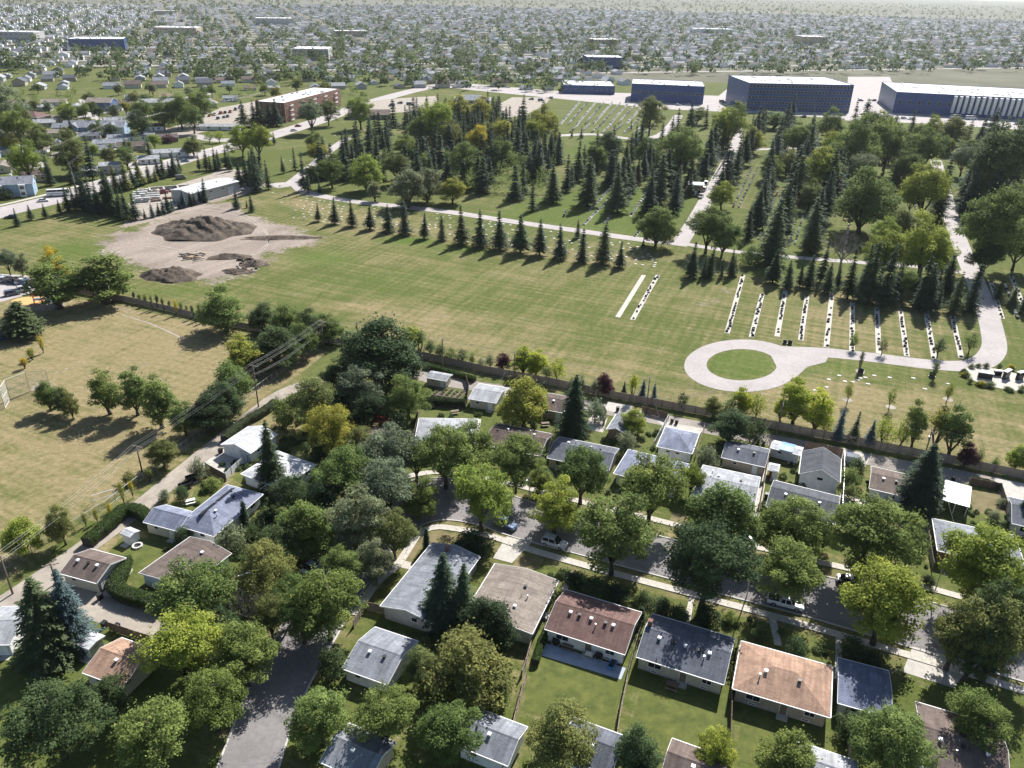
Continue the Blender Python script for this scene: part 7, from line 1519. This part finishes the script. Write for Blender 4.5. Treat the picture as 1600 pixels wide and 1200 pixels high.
for i in range(46):
    q = P(213 + (i % 10) * 3.6 + rnd.uniform(-1, 1), 303 + (i // 10) * 3.4 - (i % 10) * .3); o = put('burial_vault', vm, None, (q[0], q[1], rnd.choice([0, 0, .95])), math.radians(22) + rnd.uniform(-.2, .2)); tag(o, 'pale concrete vault box stored in the works yard', 'vault', 'concrete vaults in the works yard')
for i, (x, y) in enumerate(((232, 312), (244, 314), (262, 310))):
    q = P(x, y); t = thing('timber_pile', ('left', 'middle', 'right')[i] + ' dark timber pile in the works yard', 'timber pile', (q[0], q[1], 0), .4)
    for k in range(7): b = MB(); b.box((0, -1 + k % 4 * .6, .2 + (k // 4) * .35), (4, .45, .32), rnd.uniform(-.2, .2)); b.build('beam', M['wood_red'], t)
vehicle('pickup', (254, 302), 20, RED, 'small red truck standing in the works yard', None); vehicle('van', (283, 280), 25, GRY, 'grey van near the back of the works yard', None)

# ------------------------------------------------------------------ school field: backstop, goal, playground
p = P(32, 618); t = thing('backstop', 'tall wire baseball backstop at the left of the dry field', 'backstop', (p[0], p[1], 0), math.radians(60))
seg = [(-5.5, -3.2), (-2.4, 0), (2.4, 0), (5.5, -3.2)]
for x, y in seg: b = MB(); b.tube([(x, y, 0), (x, y, 5.2)], [.08, .08], 6); b.build('post', M['galv'], t)
for i in range(3):
    a, q = seg[i], seg[i + 1]; b = MB()
    for z in (.1, 2.6, 5.15): b.tube([(*a, z), (*q, z)], [.05, .05], 4)
    for k in range(1, 13):
        u_ = k / 13; b.tube([(a[0] + (q[0] - a[0]) * u_, a[1] + (q[1] - a[1]) * u_, .1), (a[0] + (q[0] - a[0]) * u_, a[1] + (q[1] - a[1]) * u_, 5.15)], [.018, .018], 3, caps=False)
    for k in range(1, 14): z = .1 + 5.05 * k / 14; b.tube([(*a, z), (*q, z)], [.018, .018], 3, caps=False)
    b.build('wire_panel', M['galv'], t)
p = P(163, 784); t = thing('soccer_goal', 'small white tube soccer goal on the dry field near the alley', 'goal', (p[0], p[1], 0), math.radians(38))
b = MB(); b.tube([(-1.9, 0, 0), (-1.9, 0, 2.1), (1.9, 0, 2.1), (1.9, 0, 0)], [.07] * 4, 6); b.build('goal_frame', M['metalw'], t); b = MB(); b.tube([(-1.9, 0, 2.1), (-1.9, 1.5, .05), (1.9, 1.5, .05), (1.9, 0, 2.1)], [.04] * 4, 5); b.build('back_stay', M['metalw'], t)
p = P(45, 470); b = MB(); b.prism([(5 * math.cos(k * .4488), 3.6 * math.sin(k * .4488)) for k in range(14)], 0, .06); o = b.build('play_sand', M['sand']); o.location = (p[0], p[1], .01); struct(o)
p = P(60, 474); t = thing('play_structure', 'colourful play structure with slide beside the school car park', 'playground', (p[0], p[1], 0), .5)
for x in (-1, 1):
    for y in (-1, 1): b = MB(); b.tube([(x, y, 0), (x, y, 3)], [.1, .1], 6); b.build('post', M['redcloth'], t)
b = MB(); b.box((0, 0, 1.4), (2.2, 2.2, .12)); b.build('deck', M['galv'], t); b = MB(); b.add([(-1.3, -1.3, 2.9), (1.3, -1.3, 2.9), (1.3, 1.3, 2.9), (-1.3, 1.3, 2.9), (0, 0, 4)], [(0, 1, 4), (1, 2, 4), (2, 3, 4), (3, 0, 4), (3, 2, 1, 0)]); b.build('canopy', M['redcloth'], t); b = MB(); b.box((0, 0, 0), (3.2, .8, .12)); o = b.build('slide', M['bluetarp'], t); o.location = (2.4, 0, .75); o.rotation_euler = (0, .45, 0)
p = P(85, 478); t = thing('climbing_frame', 'blue grey climbing frame in the poplar shade', 'playground', (p[0], p[1], 0), .2)
for x in (-2, 0, 2): b = MB(); b.tube([(x, -1.4, 0), (x, 0, 2.6), (x, 1.4, 0)], [.08] * 3, 6); b.build('hoop', M['bluetarp'], t)
b = MB(); b.tube([(-2, 0, 2.6), (2, 0, 2.6)], [.07, .07], 6); b.build('top_bar', M['bluetarp'], t)

# ------------------------------------------------------------------ bins, garden things
bm_ = MB(); bm_.box((0, 0, .5), (.62, .7, .95), 0, 0, 1.12); bm_ = bm_.mesh('tub', M['black']); lm_ = MB(); lm_.box((0, 0, 1.03), (.74, .84, .08)); lm_ = lm_.mesh('lid', M['black'])
for i, (x, y, lab) in enumerate(((157, 936, 'black wheeled bin on the drive of the brown double garage'), (164, 980, 'black bin at the lane beside the white roofed shed, left one'), (184, 984, 'black bin at the lane beside the white roofed shed, right one'), (1050, 660, 'left one of two black bins on the alley pad by the hip roofed garage'), (1057, 662, 'right one of two black bins on the alley pad by the hip roofed garage'), (1184, 692, 'left one of two black bins behind the grey gabled garage'), (1193, 695, 'right one of two black bins behind the grey gabled garage'), (965, 642, 'black bin standing at the alley near the small grey garage'), (1488, 752, 'black bin in the alley behind the ribbed carport'), (345, 708, 'dark bin at the corner of the white garage'), (1197, 778, 'dark bin on the path left of the charcoal bungalow'), (1178, 812, 'bin on the path beside the broad green tree'))):
    p = P(x, y); t = thing('wheeled_bin', lab, 'bin', (p[0], p[1], .03), -.38, 'wheeled bins'); put('tub', bm_, t); put('lid', lm_, t)
p = P(594, 666); t = thing('garden_gazebo', 'collapsed red canvas canopy behind the half hidden brown roof', 'canopy', (p[0], p[1], 0), .3)
b = MB(); b.add([(-2, -1.3, 1.8), (2, -1.3, 1.8), (2.1, 1.3, 1.7), (-2, 1.3, 1.9), (0, 0, 2.7)], [(0, 1, 4), (1, 2, 4), (2, 3, 4), (3, 0, 4)]); b.build('canvas', M['redcloth'], t, fix=False)
for x in (-1.9, 1.9):
    for y in (-1.2, 1.2): b = MB(); b.tube([(x, y, 0), (x, y, 1.8)], [.04, .04], 5); b.build('leg', M['metalw'], t)
p = P(580, 672); b = MB(); b.tube([(0, 0, .3), (0, 0, .75), (0, 0, .95)], [.9, .8, .1], 9); o = b.build('folded_canvas', M['redcloth']); o.location = (p[0], p[1], .02); tag(o, 'small red heap of canvas left of the red canopy', 'canvas')
def table(label, px, rz, m='wood'):
    p = P(*px); t = thing('picnic_table', label, 'table', (p[0], p[1], 0), rz, 'garden tables')
    for k in range(4): b = MB(); b.box((0, -.3 + k * .2, .74), (1.8, .17, .05)); b.build('plank', M[m], t)
    for y in (-.75, .75): b = MB(); b.box((0, y, .44), (1.8, .26, .05)); b.build('bench', M[m], t)
    for x in (-.65, .65): b = MB(); b.tube([(x, -.7, 0), (x, -.2, .7)], [.05, .05], 4); b.tube([(x, .7, 0), (x, .2, .7)], [.05, .05], 4); b.box((x, 0, .4), (.06, 1.6, .08)); b.build('leg', M[m], t)
table('wooden picnic table on the lawn behind the pale hip roofed bungalow', (711, 646), .3); table('garden table on the lawn behind the dark brown bungalow', (852, 665), .2); table('white garden table in the yard below the brown fence', (298, 786), .5, 'metalw'); table('dark table on the blue grey patio', (888, 1012), -.4, 'wood_red'); table('table on the patio of the charcoal bungalow', (1050, 1075), -.4, 'wood_red')
# patio items
for i, (x, y, lab, m) in enumerate(((868, 1008, 'left barbecue with cover on the blue grey patio', 'black'), (920, 1028, 'covered barbecue in the middle of the blue grey patio', 'stone_pale'), (935, 1030, 'dark barbecue right of the middle of the patio', 'black'))):
    p = P(x, y); t = thing('barbecue', lab, 'barbecue', (p[0], p[1], .05), -.4); b = MB(); b.box((0, 0, .75), (1.2, .55, .4), 0, 0, .9); b.tube([(-.5, 0, 1.0), (.5, 0, 1.0)], [.25, .25], 8); b.build('grill_lid', M[m], t)
    b = MB()
    for sx in (-.5, .5): b.box((sx, 0, .28), (.08, .5, .56))
    b.build('legs_frame', M['galv'], t)
p = P(957, 1040); t = thing('pool_slide', 'long blue plastic tub on the right end of the patio', 'tub', (p[0], p[1], .05), 1.1); b = MB(); b.box((0, 0, .25), (2.0, .9, .5), 0, 0, 1.15); b.build('tub', M['bluetarp'], t); b = MB(); b.box((0, 0, .5), (1.8, .75, .06)); b.build('water', M['glass'], t)
# kitchen garden beds
for i in range(5):
    p = P(684 + i * 9, 613 + i * 1.2); t = thing('raised_bed', f'raised vegetable bed in the kitchen garden, {ORD[i]} from the left', 'garden bed', (p[0], p[1], 0), math.radians(68)); b = MB(); b.box((0, 0, .15), (4.2, .12, .3)); b.v = [(x, y - .6, z) for x, y, z in b.v]; b.box((0, .6, .15), (4.2, .12, .3)); b.box((-2.1, 0, .15), (.12, 1.08, .3)); b.box((2.1, 0, .15), (.12, 1.08, .3)); b.build('timber_edge', M['wood'], t); b = MB(); b.box((0, 0, .1), (4.0, 1.0, .2)); b.build('soil', M['soil'], t)
    for k in range(3): plant('bush0', (p[0] + rnd.uniform(-.3, .3) + (k - 1) * .45, p[1] + (k - 1) * 1.15), rnd.uniform(.5, .9), .45, rnd.choice(['m', 'g', 'b']), 'leafy vegetable plant in a raised kitchen bed', 'vegetable_plant', 'plant', 'vegetables in the raised beds')
# parked trailers and clutter in the alley garden
for i, (x, y, lab) in enumerate(((291, 762, 'small dark utility trailer in the cluttered alley garden'), (302, 750, 'second dark trailer behind the first in the alley garden'))):
    p = P(x, y); t = thing('utility_trailer', lab, 'trailer', (p[0], p[1], 0), .7); b = MB(); b.box((0, 0, .6), (2.6, 1.4, .08)); b.box((0, .68, .85), (2.6, .06, .45)); b.box((0, -.68, .85), (2.6, .06, .45)); b.build('box_body', M['black'], t); b = MB(); b.tube([(1.3, 0, .55), (2.4, 0, .5)], [.05, .05], 5); b.build('drawbar', M['galv'], t)
    for s in (-1, 1): put('wheel', VEH['sedan']['wheel'], t, (0, s * .8, .32))

LG = 'cars parked in the streets at upper left'
for i, (x, y, h_) in enumerate(((40, 252, 20), (75, 244, 20), (130, 232, 20), (160, 225, 20), (225, 208, 20), (20, 209, 18), (60, 198, 18), (95, 190, 18), (150, 178, 18), (185, 173, 18), (25, 222, 70), (172, 214, 70), (215, 214, 20), (222, 216, 20), (150, 238, 20), (5, 262, 20))):
    vehicle(rnd.choice(['sedan', 'suv', 'pickup', 'van']), (x, y), h_ + rnd.choice([0, 180]), rnd.choice([WHT, SILV, BLK, GRY, BLU, WHT]), 'car parked on a side street among the upper left houses', LG, False)
# ------------------------------------------------------------------ the city beyond, fading into the air
fr = np.random.default_rng(11)
hm = []
for rk, wk in (('grey', 'white'), ('brown', 'cream'), ('pale', 'grey'), ('slate', 'tan')):
    b = MB(); b.extrude_x([(-4.4, 0), (4.4, 0), (4.4, 2.8), (0, 4.6), (-4.4, 2.8)], -6, 6); w_m = b.mesh('wall', M['w_' + wk]); b = MB(); b.extrude_x([(-5, 2.75), (0, 4.85), (5, 2.75), (5, 2.6), (0, 4.6), (-5, 2.6)], -6.5, 6.5); hm.append((w_m, b.mesh('roof', M['r_' + rk])))
cu, su = math.cos(math.radians(20)), math.sin(math.radians(20)); spotsf = []
for iv in range(-60, 130):                                            # streets every 62 m, house rows on both sides
    for iu in range(-190, 260):
        for side in (-15, 15):
            u_, v_ = iu * 19 + fr.uniform(-2, 2), iv * 62 + side + fr.uniform(-1.5, 1.5); x, y = u_ * cu - v_ * su, u_ * su + v_ * cu + 1200
            if y < 700 or abs(x) > y * .8 or y > 3400 or iu % 9 == 0: continue
            q = pix((x, y, 0))
            if q[1] > 143 or q[1] < 8 or (x > 110 and y < 1000 + .25 * x): continue
            if fr.uniform() < .25: continue
            spotsf.append((x, y, u_, v_))
spotsf.sort(key=lambda q: q[1]); low = MB()
for k, (x, y, _, _) in enumerate(spotsf):
    rz = math.radians(20) + fr.choice([0, math.pi / 2]); s = fr.uniform(.8, 1.15)
    if k < 110:
        hk = int(fr.integers(0, 4)); t = thing('distant_house', f'small distant house with {("grey", "brown", "pale", "slate")[hk]} roof among trees beyond the main roads', 'house', (x, y, -.2), rz, 'distant houses'); wm_, rm_ = hm[hk]; t.scale = (s, s, s * fr.uniform(.9, 1.4)); put('wall', wm_, t); put('roof', rm_, t)
    else:
        c_, s_ = math.cos(rz), math.sin(rz); V = [(-6, -4.4, 0), (6, -4.4, 0), (6, 4.4, 0), (-6, 4.4, 0), (-6, -4.6, 3), (6, -4.6, 3), (6, 4.6, 3), (-6, 4.6, 3), (-6, 0, 4.9), (6, 0, 4.9)]
        o_ = len(low.v); low.v += [(x + s * (a * c_ - b * s_), y + s * (a * s_ + b * c_), s * z - .2) for a, b, z in V]; low.f += [tuple(i + o_ for i in q) for q in ((0, 1, 5, 4), (2, 3, 7, 6), (1, 2, 6, 9, 5), (3, 0, 4, 8, 7), (4, 5, 9, 8), (6, 7, 8, 9))]; kk = int(fr.integers(1, 5)); low.m += [0, 0, 0, 0, kk, kk]
stuff(low.build('distant_house_mass', [M['w_white'], M['r_grey'], M['r_brown'], M['r_pale'], M['r_slate']], fix=False), 'far rows of house roofs merging with the horizon', 'houses')
for iv in range(-40, 60):
    A = [np.array([u_ * cu - iv * 62 * su, u_ * su + iv * 62 * cu + 1200]) for u_ in np.arange(-3000, 4500, 150)]; A = [a for a in A if a[1] > 790 and pix((a[0], a[1], 0))[1] < 140 and abs(a[0]) < a[1] and a[1] < 4000 and not (a[0] > 60 and a[1] < 1050 + .25 * a[0])]
    if len(A) > 2: struct(band('distant_street', line_offset(A, 4.5), line_offset(A, -4.5), -.15, M['conc_road']))
for i in range(14):
    d = 900 * math.exp(fr.uniform(0, 1.0)); a = fr.uniform(-.6, .68); x, y = d * math.tan(a), d
    block('distant_block', 'distant flat roofed commercial block beyond the arterial road', 'building', np.array([x, y]), fr.choice([0.1, .35]), fr.uniform(40, 90), fr.uniform(25, 50), fr.uniform(6, 14), str(fr.choice(['w_white', 'w_grey', 'w_tan', 'bluepanel'])), 'membrane', 2, 8, sides=('f',), ww=2.4, wh=1.6, group='distant blocks')
# distant street trees as one mass
C = []; T = []; N = []; S = []
for i in range(9000):
    d = 770 * math.exp(fr.uniform(0, 2.2)); a = fr.uniform(-.72, .72); x, y = d * math.tan(a), d
    if x > 60 and d < 900 + .3 * x: continue
    if abs(((-(x) * su + (y - 1200) * cu) + 31) % 62 - 31) < 5.5: continue
    if pix((x, y, 8))[1] > 146: continue
    r = fr.uniform(3.5, 7.5); n = 30; dd = unit(fr.normal(size=(n, 3))); dd[:, 2] = np.abs(dd[:, 2]) * 1.5 - .3
    C.append(np.array([x, y, r * .9]) + dd * r * fr.uniform(.6, 1, (n, 1)) * np.array([1, 1, 1.1])); N.append(unit(dd + fr.normal(size=(n, 3)) * .4 + [0, 0, .4])); T.append(np.full(n, fr.uniform(.1, .8)) + fr.normal(size=n) * .1)
C = np.concatenate(C); N = np.concatenate(N); T = np.concatenate(T); a, b = leaf_frame(fr, N, 1.7)
stuff(put('distant_trees', quads_mesh('distant_trees', C, a, b, T, M['leaf']), None, color=(.085, .118, .04)), 'distant mass of street trees across the far city', 'trees')

# ------------------------------------------------------------------ haze
HAZE = 0.000035
m = bpy.data.materials.new('air_haze'); m.use_nodes = True; n = m.node_tree.nodes; n.remove(n['Principled BSDF'])
pv = n.new('ShaderNodeVolumePrincipled'); pv.inputs['Color'].default_value = (.9, .95, 1.0, 1); pv.inputs['Density'].default_value = HAZE; pv.inputs['Anisotropy'].default_value = .3
m.node_tree.links.new(pv.outputs[0], n['Material Output'].inputs['Volume'])
b = MB(); b.box((0, 6500, 50), (17800, 14800, 103)); o = b.build('haze', m); stuff(o); o.display_type = 'WIRE'
